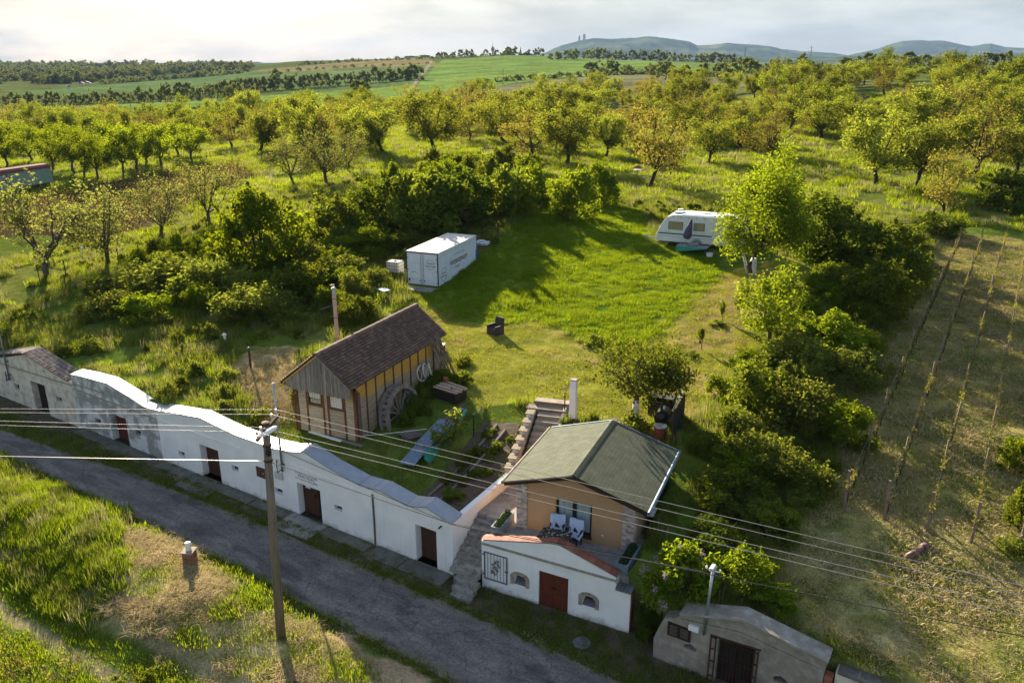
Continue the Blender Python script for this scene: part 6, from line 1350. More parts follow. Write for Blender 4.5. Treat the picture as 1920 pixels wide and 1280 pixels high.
def lpole(u, v, vt, label, arm=True, sc=1.0):
    q = gp(u, v); h_ = px2m(v - vt, q) * 1.02; t = thing('power_pole', label, 'power pole', (q.x, q.y, q.z - .3)); MB().tube([(0, 0, 0), (.12, 0, h_)], [.16 * sc, .11 * sc], 8).build('pole', 'pole_wood', t)
    if arm:
        for z in (h_ - .3, h_ - 1.0): MB().bar((-.9, -.5, z), (1.1, .6, z), .12).build('crossarm', 'rust_iron', t)
        for k in (-.9, -.3, .4, 1.0): MB().lathe([(.04, 0), (.09, .05), (.06, .25)], (k, k * .55, h_ - .25), 6).build('insulator', 'porcelain', t)
lpole(1834, 162, 100, 'leaning wooden power pole with crossarms above the orchard'); lpole(390, 222, 176, 'dark power pole with crossarm at the field edge beyond orchard'); lpole(943, 160, 130, 'dark slim power pole at the vineyard below the crest', False); lpole(247, 214, 190, 'thin power pole standing in the far green field', False); lpole(68, 204, 192, 'thin small pole in the far field beside hedge', False)
# ================================================================== vegetation
pm('bark', (.060, .045, .033), (.035, .026, .020), scale=6, rough=.95, stretch=(1, 1, .4), bump=.4, spec=.1)
pm('post_wood', (.22, .155, .105), (.14, .10, .068), scale=3, rough=.9, stretch=(3, 3, .4), bump=.3)
pm('bark_grey', (.11, .088, .066), (.07, .055, .042), scale=6, rough=.95, stretch=(1, 1, .4), bump=.4, spec=.1)
pm('limewash', (.58, .55, .50), (.30, .27, .23), scale=7, rough=.95, bump=.3, lo=.5, hi=.62)
leafmat('leaf_orchard', (.085, .115, .018), (.135, .16, .026), (.31, .335, .026), .5, warm=.008)
leafmat('leaf_bronze', (.11, .10, .026), (.15, .135, .034), (.31, .265, .032), .48, warm=.008)
leafmat('leaf_bright', (.070, .125, .012), (.12, .17, .016), (.30, .36, .010), .5, warm=.006)
leafmat('leaf_mid', (.066, .105, .016), (.115, .145, .022), (.27, .31, .018), .48, warm=.008)
leafmat('leaf_deep', (.045, .080, .014), (.075, .11, .018), (.19, .24, .014), .45, warm=.006)
leafmat('leaf_sparse', (.10, .12, .03), (.15, .165, .045), (.28, .29, .045), .48, warm=.008)
leafmat('leaf_haze', (.095, .125, .045), (.14, .17, .06), (.22, .25, .05), .4, warm=.008)  # far leaves: distance haze painted in as a paler leaf colour
leafmat('leaf_olive', (.075, .105, .020), (.13, .155, .032), (.28, .31, .028), .48, warm=.008)
leafmat('leaf_cherry', (.045, .075, .013), (.085, .11, .018), (.21, .23, .014), .46)
leafmat('flower_lilac', (.36, .24, .32), (.5, .38, .44), (.4, .25, .4), .3)
leafmat('grass_lush', (.070, .135, .010), (.115, .18, .014), (.30, .38, .010), .5)
leafmat('grass_wild', (.085, .12, .020), (.14, .16, .035), (.30, .33, .03), .46)
leafmat('grass_pale', (.23, .21, .10), (.34, .30, .15), (.38, .34, .14), .38)
leafmat('grass_hay', (.40, .31, .15), (.56, .44, .23), (.46, .36, .16), .38)
leafmat('grass_mown', (.17, .19, .022), (.25, .24, .035), (.42, .42, .03), .46)
leafmat('grass_orchard', (.085, .135, .014), (.13, .175, .02), (.34, .40, .015), .5)

def unit(g): v = g.normal(size=3); return v / np.linalg.norm(v)
def gen_tree(seed, H, th, rx, rz, nl, nsub, ntwig, nleaf, lsize, sig, lean=.0, twig_r=.012, trunk_r=None, low=0.0, flat=1.0, asp=.62, tl=.3):
    """trunk with limbs, and the leaves at the ends of its twigs"""
    g = np.random.default_rng(seed); m = MB(); tips = []; tr = trunk_r or .028 * H
    zc = H - rz; T = np.array([g.normal() * .1 * H * tl + lean * H * tl, g.normal() * .1 * H * tl, th])
    b = np.array([0, 0, -.2]); k1 = b * .5 + T * .5 + np.array([g.normal() * .02 * H, g.normal() * .02 * H, 0])
    m.tube([b, (0, 0, 0.05), k1, T], [tr * 1.35, tr * 1.1, tr * .95, tr * .85], 8)
    for i in range(nl):
        az = 2 * math.pi * (i + g.uniform(-.3, .3)) / nl; el = g.uniform(.12, 1.15) if i else 1.35
        d = np.array([math.cos(az) * math.cos(el), math.sin(az) * math.cos(el), math.sin(el)])
        E_ = np.array([lean * H * .5, 0, zc]) + d * np.array([rx, rx, rz * flat]) * g.uniform(.66, .98)
        if low: E_[2] = max(E_[2] - low * g.uniform(0, 1) * rz, th * .8)
        mid = T * .45 + E_ * .55 + np.array([0, 0, (E_[2] - T[2]) * -.12 + .08 * H * g.uniform(-.3, .6)]) + g.normal(size=3) * .05 * H
        P = []
        for t in np.linspace(0, 1, 7): P.append((1 - t) ** 2 * T + 2 * t * (1 - t) * mid + t * t * E_ + (g.normal(size=3) * .012 * H if 0 < t < 1 else 0))
        r0 = tr * g.uniform(.42, .62); m.tube(P, list(np.linspace(r0, r0 * .16, 7)), 6, cap=False)
        P = np.array(P)
        for k in range(nsub):
            t = g.uniform(.3, 1.0) * 6; j = min(int(t), 5); S = P[j] * (1 - (t - j)) + P[j + 1] * (t - j)
            dd = unit(g) + (S - np.array([0, 0, zc * .9])) / (np.linalg.norm(S - np.array([0, 0, zc * .9])) + 1e-6) * .9 + np.array([0, 0, .3]); dd /= np.linalg.norm(dd)
            L_ = rx * g.uniform(.22, .46); E2 = S + dd * L_; M2 = (S + E2) / 2 + g.normal(size=3) * L_ * .14
            rs = max(r0 * .34, twig_r * 1.4); m.tube([S, M2, E2], [rs, rs * .7, rs * .3], 4, cap=False)
            for q in range(ntwig):
                t2 = g.uniform(.3, 1); S3 = (M2 + (E2 - M2) * (t2 * 2 - 1)) if t2 > .5 else S + (M2 - S) * t2 * 2
                d3 = unit(g) + dd * .7 + np.array([0, 0, .25]); d3 /= np.linalg.norm(d3); E3 = S3 + d3 * rx * g.uniform(.10, .22)
                m.tube([S3, E3], [twig_r, twig_r * .4], 3, cap=False); tips += [E3, S3 * .3 + E3 * .7]
            tips.append(E2)
    tips = np.array(tips); cl = g.uniform(0, 1, len(tips))
    ix = g.integers(0, len(tips), nleaf); p = tips[ix] + g.normal(size=(nleaf, 3)) * sig * rx
    nr = g.normal(size=(nleaf, 3)) + np.array([0, 0, .7])
    return m, leaves(p, nr, lsize, g, asp, lv=.15 + .7 * cl[ix])
def gen_bush(seed, rx, h, nclump, nleaf, lsize, stems=5, pointy=1.0, shell=.6, asp=.62, spray=.16):
    g = np.random.default_rng(seed); m = MB(); C = []; 
    for i in range(nclump):
        a = g.uniform(0, 2 * math.pi); rr = math.sqrt(g.uniform(.03, 1)); zz = g.uniform(.10, 1.0)
        pr = math.sqrt(max(.05, 1 - (abs(zz - .38) / .66) ** 2)) ** pointy
        C.append((rx * .8 * rr * pr * math.cos(a), rx * .8 * rr * pr * math.sin(a), h * .88 * zz, g.uniform(.16, .32) * rx))
    for i in range(stems):
        c_ = C[g.integers(nclump)]; m.tube([(c_[0] * .12, c_[1] * .12, -.2), (c_[0] * .5, c_[1] * .5, c_[2] * .55), c_[:3]], [.05 + .012 * h, .03 + .006 * h, .012], 5, cap=False)
        for k in range(3): q = C[g.integers(nclump)]; m.tube([(c_[0] * .5, c_[1] * .5, c_[2] * .55), q[:3]], [.025 + .003 * h, .01], 4, cap=False)
    C = np.array(C); w = C[:, 3] ** 2; ix = g.choice(nclump, nleaf, p=w / w.sum()); d = g.normal(size=(nleaf, 3)); d /= np.linalg.norm(d, axis=1)[:, None]
    r = C[ix, 3] * (shell + (1 - shell) * g.uniform(0, 1, nleaf)) * (1 + spray * g.normal(size=nleaf))
    p = C[ix, :3] + d * r[:, None] * np.array([1, 1, .85]); p[:, 2] = np.maximum(p[:, 2], .03 * h)
    cl = g.uniform(0, 1, nclump); ns = int(nleaf * .15); si = g.integers(0, nclump, 26); sd = np.stack([C[si, 0] / rx, C[si, 1] / rx, C[si, 2] / h * .9], -1) + g.normal(size=(26, 3)) * .35 + np.array([0, 0, .45]); sd /= np.linalg.norm(sd, axis=1)[:, None]
    kk = g.integers(0, 26, ns); tt = g.uniform(.2, 1, ns); sl = (.22 + .22 * g.uniform(0, 1, 26)) * rx      # ragged shoots
    p[:ns] = C[si[kk], :3] + sd[kk] * (tt * sl[kk])[:, None] + g.normal(size=(ns, 3)) * .045 * rx * (1.3 - tt)[:, None]; p[:, 2] = np.maximum(p[:, 2], .03 * h)
    return m, leaves(p, d * .8 + g.normal(size=(nleaf, 3)) * .8 + np.array([0, 0, .4]), lsize, g, asp, lv=.15 + .7 * cl[ix])
def proto(m, lf_, barkm, leafm, extra=None):
    tm = m.mesh('trunk', barkm, True); V, Q, l = lf_; cm = npmesh('crown', V, Q, leafm, attr={'lv': l}); return tm, cm, extra
def plant(name, pr, label, cat, loc, rz, sc, group=None, leafm=None):
    t = thing(name, label, cat, loc, rz, group); t.scale = sc if hasattr(sc, '__len__') else (sc,) * 3
    inst('trunk' if cat == 'tree' else 'stem', pr[0], t)
    c_ = inst('crown' if cat == 'tree' else 'foliage', pr[1], t)
    if pr[2]: inst(*pr[2], t)
    return t
ORCH = [proto(*gen_tree(10 + i, 8, 1.7 + .2 * (i % 3), 4.1, 3.0, 6, 7, 4, 7000, .27, .09, lean=(-.2, .1, .25, 0, -.1, .15)[i], low=.5), 'bark', 'leaf_orchard') for i in range(6)]
BRON = [proto(*gen_tree(30 + i, 8, 1.8, 4.2, 3.0, 6, 7, 5, 3400, .26, .085, lean=(.1, -.2, 0)[i], low=.5), 'bark', 'leaf_bronze') for i in range(3)]
GREEN = [proto(*gen_tree(40 + i, 8, 1.9, (3.6, 4.4, 3.2)[i], (3.2, 2.7, 3.3)[i], 7, 7, 4, 6000, .27, .09, lean=(.15, -.15, 0)[i], low=.5), 'bark', 'leaf_mid') for i in range(3)]
YOUNG = [proto(*gen_tree(50 + i, 6, 1.5, 2.4, 2.3, 6, 6, 4, 4200, .24, .13), 'bark_grey', 'leaf_bright') for i in range(3)]
SPARSE = [proto(*gen_tree(70 + i, 6, 1.2, 3.2, 2.6, 7, 9, 6, 2700, .19, .055, twig_r=.014, low=.2), 'bark_grey', 'leaf_sparse') for i in range(3)]
BUSH_B = [proto(*gen_bush(90 + i, 2.5, 3.6, 34, 6500, .22), 'bark', 'leaf_bright') for i in range(3)]
BUSH_M = [proto(*gen_bush(100 + i, 2.2, 3.0, 30, 6000, .20, spray=.22), 'bark', 'leaf_mid') for i in range(4)]
BUSH_D = [proto(*gen_bush(110 + i, 2.2, 3.2, 30, 6000, .20, spray=.2), 'bark', 'leaf_deep') for i in range(3)]
OLIVE = [proto(*gen_bush(160 + i, .9, .8, 22, 1600, .13, spray=.35), 'bark', 'leaf_olive') for i in range(2)]
BUSH_O = [proto(*gen_bush(105 + i, 2.4, 2.4, 34, 6000, .18, spray=.3, shell=.5), 'bark', 'leaf_olive') for i in range(3)]
WEED = [proto(*gen_bush(120 + i, .8, .9, 20, 1500, .12, spray=.3), 'bark', 'leaf_mid') for i in range(3)]
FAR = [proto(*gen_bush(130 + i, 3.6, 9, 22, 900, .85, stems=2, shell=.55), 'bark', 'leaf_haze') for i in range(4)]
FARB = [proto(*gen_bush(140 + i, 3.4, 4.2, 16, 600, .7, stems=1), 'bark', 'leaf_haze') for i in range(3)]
placed = []
def at_px(kind, u, v, vt, wpx, name, label, cat, bh, bw, group=None, rz=None, sink=.05):
    """stand a plant on the ground point seen at (u, v); its height and width follow from how tall it shows there"""
    q = gp(u, v); H_ = px2m(v - vt, q) / .96; W_ = px2m(wpx, q); placed.append((q.x, q.y, W_ / 2))
    return plant(name, kind, label, cat, (q.x, q.y, q.z - sink), random.uniform(0, 6.28) if rz is None else rz, (W_ / bw, W_ / bw, H_ / bh), group)
UNQ = {0: 'orchard tree with forked dark trunk beside the bare-twigged tree above the thicket', 1: 'wide-crowned orchard tree next to the forked one above the thicket', 2: 'small bronze orchard tree behind the wide-crowned one', 5: 'rounded orchard tree above the lone bright lawn shrub', 7: 'bronze spreading orchard tree beside the bird table', 8: 'orchard tree with straight dark trunk behind the caravan', 12: 'thin orchard tree before the small faded white hut', 13: 'large orchard tree behind the dark hedge shrubs', 14: 'large orchard tree beside its equal behind the vineyard head', 15: 'bare bronze orchard tree above the vine row heads', 18: 'leaning orchard tree at the orchard corner by the vineyard posts'}
OG = 'orchard trees beyond the lawn'
OL = ['spreading olive-green orchard tree with dark twisted limbs in the grassy orchard', 'bronze-tinted half-leafed orchard tree with dark limbs in the grassy orchard', 'fresh green orchard tree with dense crown in the grassy orchard']
for i, (u, v, vt, w) in enumerate([(722, 288, 194, 118), (812, 288, 184, 138), (880, 264, 208, 84), (948, 268, 180, 118), (985, 255, 185, 80), (1062, 312, 206, 135), (1135, 296, 205, 90), (1218, 352, 208, 150), (1328, 308, 228, 110), (1392, 278, 205, 118), (1288, 262, 190, 100), (1540, 262, 190, 130), (1624, 244, 190, 90), (1640, 350, 225, 160), (1715, 352, 222, 150), (1770, 402, 295, 120), (1830, 330, 205, 150), (1905, 330, 225, 120), (484, 287, 200, 112), (434, 278, 218, 90), (548, 268, 186, 92), (585, 262, 184, 100), (640, 268, 200, 90), (1180, 262, 185, 110), (1450, 300, 220, 120), (1480, 245, 175, 110), (1700, 262, 170, 140), (1785, 250, 165, 140), (1870, 250, 170, 120), (1040, 235, 165, 110), (1130, 225, 160, 110), (900, 232, 172, 90), (760, 250, 190, 90), (690, 235, 180, 90), (355, 262, 210, 80), (280, 262, 208, 110), (205, 258, 210, 90), (130, 262, 208, 90), (85, 262, 215, 70), (25, 262, 215, 80)]):
    br = i in (2, 7, 15, 19, 24, 27, 31, 35, 23, 16); lbl = UNQ.get(i, OL[br])
    at_px((BRON[i % 3] if br else ORCH[i % 6]), u, v, vt, w, 'orchard_tree', lbl, 'tree', 8, 8.2, OG)
# the rest of the orchard, on its loose grid
orch = gpoly([(0, 275), (430, 285), (520, 300), (700, 305), (1000, 300), (1150, 330), (1320, 330), (1500, 320), (1580, 370), (1920, 420), (2050, 330), (2050, 175), (1900, 168), (1700, 152), (1420, 166), (1200, 182), (1000, 188), (880, 200), (700, 205), (520, 222), (380, 228), (0, 236), (-150, 250)])
gx = np.arange(-330, 140, 8.9); cand = [(x + random.uniform(-2.8, 2.8) + (j % 2) * 4, y + random.uniform(-2.8, 2.8)) for x in gx for j, y in enumerate(np.arange(20, 360, 8.9))]
random.shuffle(cand); nfill = 0
for x, y in cand:
    if nfill >= 235 or not bool(inpoly(np.array([x]), np.array([y]), orch)[0]): continue
    if any((x - a) ** 2 + (y - b) ** 2 < (3.7 + r) ** 2 for a, b, r in placed): continue
    cx_, cy_ = to_cam2(x, y)
    if abs(cx_ / cy_) > .68 or cy_ < 88: continue
    z = hz(x, y) - .1; br = random.choices((0, 1, 2), (50, 24, 26))[0]; s = random.choice((random.uniform(.5, .75), random.uniform(.75, 1.0), random.uniform(.9, 1.22))); nfill += 1; placed.append((x, y, 3.2))
    plant('orchard_tree', random.choice((ORCH, BRON, GREEN)[br]), OL[br] if s > .76 or br == 1 else OL[br] .replace('spreading', 'small').replace('fresh green', 'small fresh green'), 'tree', (x, y, z), random.uniform(0, 6.28), (s * random.uniform(.85, 1.15), s * random.uniform(.85, 1.15), s * random.uniform(.72, 1.02)), OG)
for i, (u, v, vt) in enumerate([(12, 315, 245), (60, 305, 245), (100, 322, 250), (140, 325, 248), (160, 332, 255), (184, 338, 258), (234, 328, 250), (258, 322, 245), (276, 306, 240), (302, 316, 245), (334, 294, 238), (358, 303, 240), (205, 300, 240), (120, 296, 240), (40, 290, 240)]):
    at_px(YOUNG[i % 3], u, v, vt, 66, 'young_tree', 'young bright green tree with slim trunk in the row beyond vineyard', 'tree', 6, 4.8, 'young trees beyond the vineyard')
for i, (u, v, vt, w, lb) in enumerate([(92, 522, 345, 215, 'sparse-leaved fruit tree forked low, beside the vent pipe and fence posts'), (203, 496, 352, 150, 'sparse-leaved fruit tree with bare twigs next to the forked one'), (302, 447, 340, 135, 'sparse-leaved fruit tree standing on the vineyard edge'), (396, 422, 308, 118, 'sparse-leaved fruit tree beside the round bright bush'), (612, 346, 240, 118, 'tall bare-twigged fruit tree standing above the thicket'), (545, 345, 265, 100, 'bare-twigged young fruit tree at the corner of vineyard'), (655, 325, 245, 70, 'thin bare-twigged tree behind the thicket')]):
    at_px(SPARSE[i % 3], u, v, vt, w, 'fruit_tree', lb, 'tree', 6, 6.0)
# big leafy tree over the caravan, two white-limed stems
g2 = proto(*gen_tree(201, 9.0, 1.7, 3.3, 3.9, 12, 9, 5, 21000, .20, .12, lean=.2, low=.35, trunk_r=.2, tl=.02), 'bark_grey', 'leaf_bright')
q = gp(1410, 517); placed.append((q.x, q.y, 4)); bt = plant('walnut_tree', g2, 'big bright green leafy tree with limewashed trunk beside the caravan', 'tree', (q.x, q.y, q.z - .05), .56, (1.0, 1.0, .98))
MB().tube([(0, 0, 0), (.01, .0, .6), (.03, .0, 1.35)], [.29, .25, .22], 10).build('limewash_coat', 'limewash', bt, True); MB().tube([(-.25, .1, 0), (-.5, .15, .9), (-.75, .2, 1.8)], [.13, .11, .09], 8).build('side_stem', 'limewash', bt, True)
# cherry behind the ochre house
g3 = proto(*gen_tree(215, 3.55, 1.5, 2.3, 1.25, 11, 8, 5, 6200, .15, .09, lean=.32, low=.2, trunk_r=.11, tl=.02), 'bark_grey', 'leaf_cherry')
q = gp(1190, 800); ct = plant('cherry_tree', g3, 'small spreading cherry tree with limewashed trunk behind the ochre house', 'tree', (q.x, q.y, q.z - .05), .56, (1.12, 1.12, 1.15)); MB().tube([(0, 0, 0), (.0, 0, .6), (.0, .0, 1.25)], [.155, .14, .125], 10).build('limewash_coat', 'limewash', ct, True)
# bushes: (kind, base u, v, top v, width, label)
BL = [(BUSH_B[1], 492, 500, 335, 165, 'big round bright green bush standing over the brambles'), (BUSH_M[0], 622, 452, 358, 118, 'rounded green bush between the round bush and thicket'), (BUSH_B[1], 690, 476, 418, 100, 'low bright green bush in front of the thicket by box body'), (BUSH_O[2], 760, 470, 420, 80, 'low grey-green bush behind the wire caged tank'),
 (BUSH_D[0], 735, 432, 318, 140, 'dark green thicket shrub at the orchard corner of the thicket'), (BUSH_M[2], 795, 440, 305, 150, 'tall green thicket shrub behind white box body'), (BUSH_D[1], 868, 432, 300, 160, 'tallest dark green thicket shrub behind the rusty frame'), (BUSH_M[3], 940, 410, 296, 140, 'green thicket shrub above the lawn end'), (BUSH_B[2], 985, 388, 300, 90, 'bright green shrub ending the thicket'), (BUSH_B[0], 690, 400, 330, 90, 'bright shrub behind the dark thicket corner'), (BUSH_B[1], 830, 400, 290, 110, 'bright shrub behind the tall thicket shrubs'),
 (BUSH_B[2], 1072, 412, 305, 95, 'bright green shrub standing alone at the head of lawn'), (BUSH_B[1], 1118, 385, 296, 80, 'second bright shrub behind the lone lawn shrub'),
 (BUSH_O[0], 300, 545, 465, 190, 'tangled bramble bush among the fence posts'), (BUSH_O[1], 395, 560, 455, 150, 'tangled bush below the round bright bush'), (BUSH_O[2], 480, 605, 510, 160, 'broad olive bramble bush above the hut'), (BUSH_M[3], 555, 560, 470, 130, 'green bush beside the flue pipe weeds'), (BUSH_M[0], 665, 600, 545, 90, 'low green bush behind the hut roof'), (BUSH_O[0], 640, 520, 465, 110, 'low green bush between brambles and tank'), (BUSH_O[1], 580, 500, 440, 120, 'bright weedy bush between brambles and thicket'), (BUSH_O[2], 700, 535, 490, 70, 'low weedy bush next to the wire caged tank'), (BUSH_O[0], 210, 590, 530, 110, 'dark weedy bush at the fence post row'),
 (BUSH_D[2], 1548, 480, 335, 150, 'dark shrub behind the big leafy tree'), (BUSH_D[0], 1610, 500, 400, 130, 'dark shrub between leafy tree and vineyard'), (BUSH_M[0], 1690, 490, 398, 120, 'green hedge shrub at the vineyard head'), (BUSH_M[1], 1640, 590, 455, 150, 'tall green hedge shrub along the vineyard'), (BUSH_M[2], 1575, 560, 480, 110, 'green hedge shrub above the vineyard rows'), (BUSH_M[1], 1700, 540, 440, 90, 'deep green hedge shrub touching the first vine row'),
 (BUSH_B[1], 1560, 655, 560, 120, 'bright green hedge shrub in middle of the hedge'), (BUSH_O[1], 1500, 690, 590, 130, 'olive hedge shrub behind the sapling'), (BUSH_O[2], 1600, 710, 620, 130, 'broad olive hedge shrub on the vineyard side'), (BUSH_M[2], 1420, 765, 640, 130, 'dark leafy hedge shrub nearest the lawn strip'.replace('nearest', 'beside')), (BUSH_O[0], 1490, 800, 660, 160, 'large olive hedge shrub below the sapling'), (BUSH_B[2], 1572, 830, 722, 120, 'bright hedge shrub jutting toward the vines'), (BUSH_O[1], 1420, 880, 760, 130, 'olive hedge shrub behind the ochre house'), (BUSH_O[2], 1480, 920, 800, 140, 'dark hedge shrub in the shade below the olive one'), (BUSH_M[1], 1370, 950, 850, 140, 'dark shrub on the shaded slope beside ochre house'), (BUSH_M[3], 1340, 850, 790, 100, 'green shrub at the board screen'), (BUSH_D[2], 1330, 1040, 950, 120, 'dark shrub between lilac and ochre house wall'), (BUSH_M[0], 1440, 1010, 920, 120, 'dark low shrub above the bright weeds of ruin'), (BUSH_B[0], 1400, 1110, 985, 110, 'bright weedy shrub behind the ruined cellar roof'), (BUSH_B[1], 1450, 1140, 1070, 90, 'bright grassy weeds along the ruined gable'), (BUSH_D[1], 1222, 1195, 1105, 70, 'dark leafy shrub at the iron gate'),
 (BUSH_D[2], 1895, 395, 300, 110, 'dark bush at the far vineyard corner'), (BUSH_B[2], 1905, 880, 790, 70, 'bright bush beyond the last vine row'), (BUSH_M[0], 1915, 990, 880, 70, 'green bush beside the bright one past last vine row'), (BUSH_O[0], 1905, 1040, 980, 70, 'low weedy bush past the last vine row end'), (BUSH_D[0], 1760, 440, 390, 90, 'dark bush behind the vine row heads'), (BUSH_M[3], 1470, 560, 510, 80, 'low shrub by the bare lane under leafy tree')]
for kd, u, v, vt, w, lb in BL:
    big = kd in BUSH_B; at_px(kd, u, v, v - (v - vt) * (.84 if u < 1300 else .74), w * 1.18, 'garden_shrub', lb, 'shrub', 3.6 if big else 3.1, 5.0 if big else 4.5)
def thick(poly, n, kinds, wid, hgt, gap, label, group, seed):
    g = np.random.default_rng(seed); P = gpoly(poly); xs_, ys_ = [p[0] for p in P], [p[1] for p in P]; got = []; tries = 0
    while len(got) < n and tries < 4000:
        tries += 1; x, y = g.uniform(min(xs_), max(xs_)), g.uniform(min(ys_), max(ys_))
        if not bool(inpoly(np.array([x]), np.array([y]), P)[0]) or any((x - a) ** 2 + (y - b) ** 2 < gap * gap for a, b in got): continue
        got.append((x, y)); k = kinds[g.integers(len(kinds))]; W_ = g.uniform(*wid); H_ = g.uniform(*hgt)
        bw, bh = (5.0, 3.6) if k in BUSH_B else ((4.8, 2.5) if k in BUSH_O else (4.5, 3.1)); plant('garden_shrub', k, label, 'shrub', (x, y, hz(x, y) - .08), g.uniform(0, 6.28), (W_ / bw, W_ / bw, H_ / bh), group)
thick([(1390, 690), (1480, 590), (1560, 500), (1690, 440), (1725, 480), (1640, 640), (1590, 780), (1530, 900), (1490, 1000), (1400, 1040), (1330, 900), (1350, 790)], 48, BUSH_B + BUSH_M + BUSH_O, (1.9, 3.1), (.8, 1.6), 1.5, 'leafy shrub filling the hedge between lawn strip and vineyard', 'shrubs filling the hedge', 41)
thick([(170, 560), (300, 475), (420, 440), (600, 415), (720, 470), (715, 530), (640, 590), (520, 630), (400, 600), (250, 600)], 46, BUSH_B + BUSH_M + BUSH_O + BUSH_B, (2.2, 4.2), (1.2, 2.4), 2.0, 'leafy shrub in the scrub between the fence posts and box body', 'shrubs of the scrub', 42)
thick([(690, 440), (720, 345), (860, 305), (1000, 315), (1000, 380), (940, 415), (860, 440)], 14, BUSH_B + BUSH_M, (3.5, 5), (2.6, 4.0), 3.0, 'bright shrub growing within the thicket behind the box body', 'shrubs within the thicket', 43)
at_px(YOUNG[1], 1442, 655, 512, 125, 'sapling_tree', 'light green sapling with thin trunk between lawn and hedge', 'tree', 6, 4.8)
# lilac with blossoms
lil = gen_bush(301, 1.5, 2.6, 30, 7000, .15, spray=.25); V, Q, l = lil[1]; g = np.random.default_rng(5); cs = []
for i in range(15):
    d = unit(g); d[2] = abs(d[2]); c0 = np.array([d[0] * 1.35, d[1] * 1.35, 1.2 + d[2] * 1.25]); P = c0 + g.normal(size=(40, 3)) * np.array([.05, .05, .07]); cs.append(leaves(P, g.normal(size=(40, 3)), .045, g, 1.0))
Vf, Qf, lff = joinleaves(cs); lp_ = proto(lil[0], lil[1], 'bark', 'leaf_bright', ('blossom', npmesh('blossom', Vf, Qf, 'flower_lilac', attr={'lv': lff})))
q = gp(1245, 1120); plant('lilac_bush', lp_, 'lilac bush with pink-purple blossoms between cellar front and ruin', 'shrub', (4.5, 1.0, 1.0), .4, (1.08, .95, 1.2))
# small growth
for i, (u, v, lb) in enumerate([(1352, 600, 'tiny staked sapling on the dry strip beside uncut lawn'), (1312, 655, 'tiny staked sapling near the dry strip end'), (1383, 590, 'thin staked sapling close to the larger sapling')]):
    q = gp(u, v); plant('staked_sapling', WEED[i], lb, 'sapling', (q.x, q.y, q.z + .55), i, (.38, .38, .9)); o = MB().tube([(0, 0, 0), (.02, 0, 1.2)], .025, 5).build('plant_stake', 'old_timber'); o.location = (q.x + .08, q.y, q.z - .1); tag(o, ['thin wooden stake at the first staked sapling'.replace('first', 'upper'), 'thin wooden stake at the lower staked sapling', 'thin wooden stake at the slim sapling'][i], 'stake')
WL = 'low leafy weed clump growing in the garden bed beside the parapet'
for i in range(26):
    f = random.random(); a = Vector((-6.2, 1.3)).lerp(Vector((-6.9, 7.0)), f); x = a.x + random.uniform(-.75, .75); y = a.y; s = random.uniform(.35, .6)
    plant('bed_plant', WEED[i % 3], WL, 'plant', (x, y, hz(x, y)), i * 1.7, (s, s, s * random.uniform(.6, 1)), 'plants in the garden bed')
WL2 = 'low weed clump growing beside the mill wheel and lumber'
for i in range(22):
    a = U2W(UW + random.uniform(.9, 2.6), random.uniform(2.2, 6.8)); s = random.uniform(.5, .9); plant('weed_clump', WEED[i % 3], WL2, 'plant', (a.x, a.y, hz(a.x, a.y)), i * 1.3, (s, s, s * .8), 'weeds by the mill wheel')
q = pz(842, 830, 2.9); plant('fig_sapling', proto(*gen_tree(333, 1.5, .3, .9, .7, 7, 4, 3, 420, .17, .1, trunk_r=.025), 'bark_grey', 'leaf_mid'), 'small leafy sapling growing across the roofing sheets', 'sapling', (q.x, q.y, hz(q.x, q.y)), 0, (1.1, 1.1, 1.1))
for i, (u, v, s, lb) in enumerate([(868, 682, .9, 'dark low flower clump on the lawn behind hut'), (1066, 795, .8, 'bright shrubby plant beside the white garden chimney'), (1345, 610, .7, 'grey weed heap at the staked sapling'), (1300, 668, .6, 'grey weed heap at the end of dry strip')]):
    q = gp(u, v); plant('lawn_plant', WEED[i % 3], lb, 'plant', (q.x, q.y, q.z - .05), i, (s, s, s * .6))
# twig heap
q = gp(388, 662); t = thing('brushwood_heap', 'heap of dry brown twigs in the rough grass above cellars', 'brushwood', (q.x, q.y, q.z)); m = MB(); g = np.random.default_rng(3)
for i in range(130):
    a = g.uniform(0, 6.28); c0 = np.array([g.normal() * .55, g.normal() * .4, abs(g.normal()) * .16 + .08]); d = np.array([math.cos(a), math.sin(a), g.normal() * .2]) * g.uniform(.4, 1.0); m.tube([c0 - d, c0 + g.normal(size=3) * .05, c0 + d], [.018, .014, .006], 3, cap=False)
tag(m.build('twigs', 'bark_grey', t), kind='stuff'); MB().tube([(-.2, 0, .1), (.3, .1, .5), (.75, .3, 1.0)], [.03, .022, .008], 5).build('branch', 'bark_grey', t)
# rusty frame by the thicket
q = gp(890, 440); t = thing('rusty_rack', 'dark rusty metal rack standing against the thicket', 'rack', (q.x, q.y, q.z - .05), HA)
for x in (-2.2, -.7, .8, 2.2): MB().bar((x, 0, 0), (x, 0, 1.5), .06).build('upright', 'rust_iron', t)
for z in (.7, 1.45): MB().bar((-2.25, 0, z), (2.25, 0, z), .05).build('rail', 'rust_iron', t)
MB().bar((.8, 0, .2), (2.2, 0, 1.4), .04).build('brace', 'rust_iron', t)
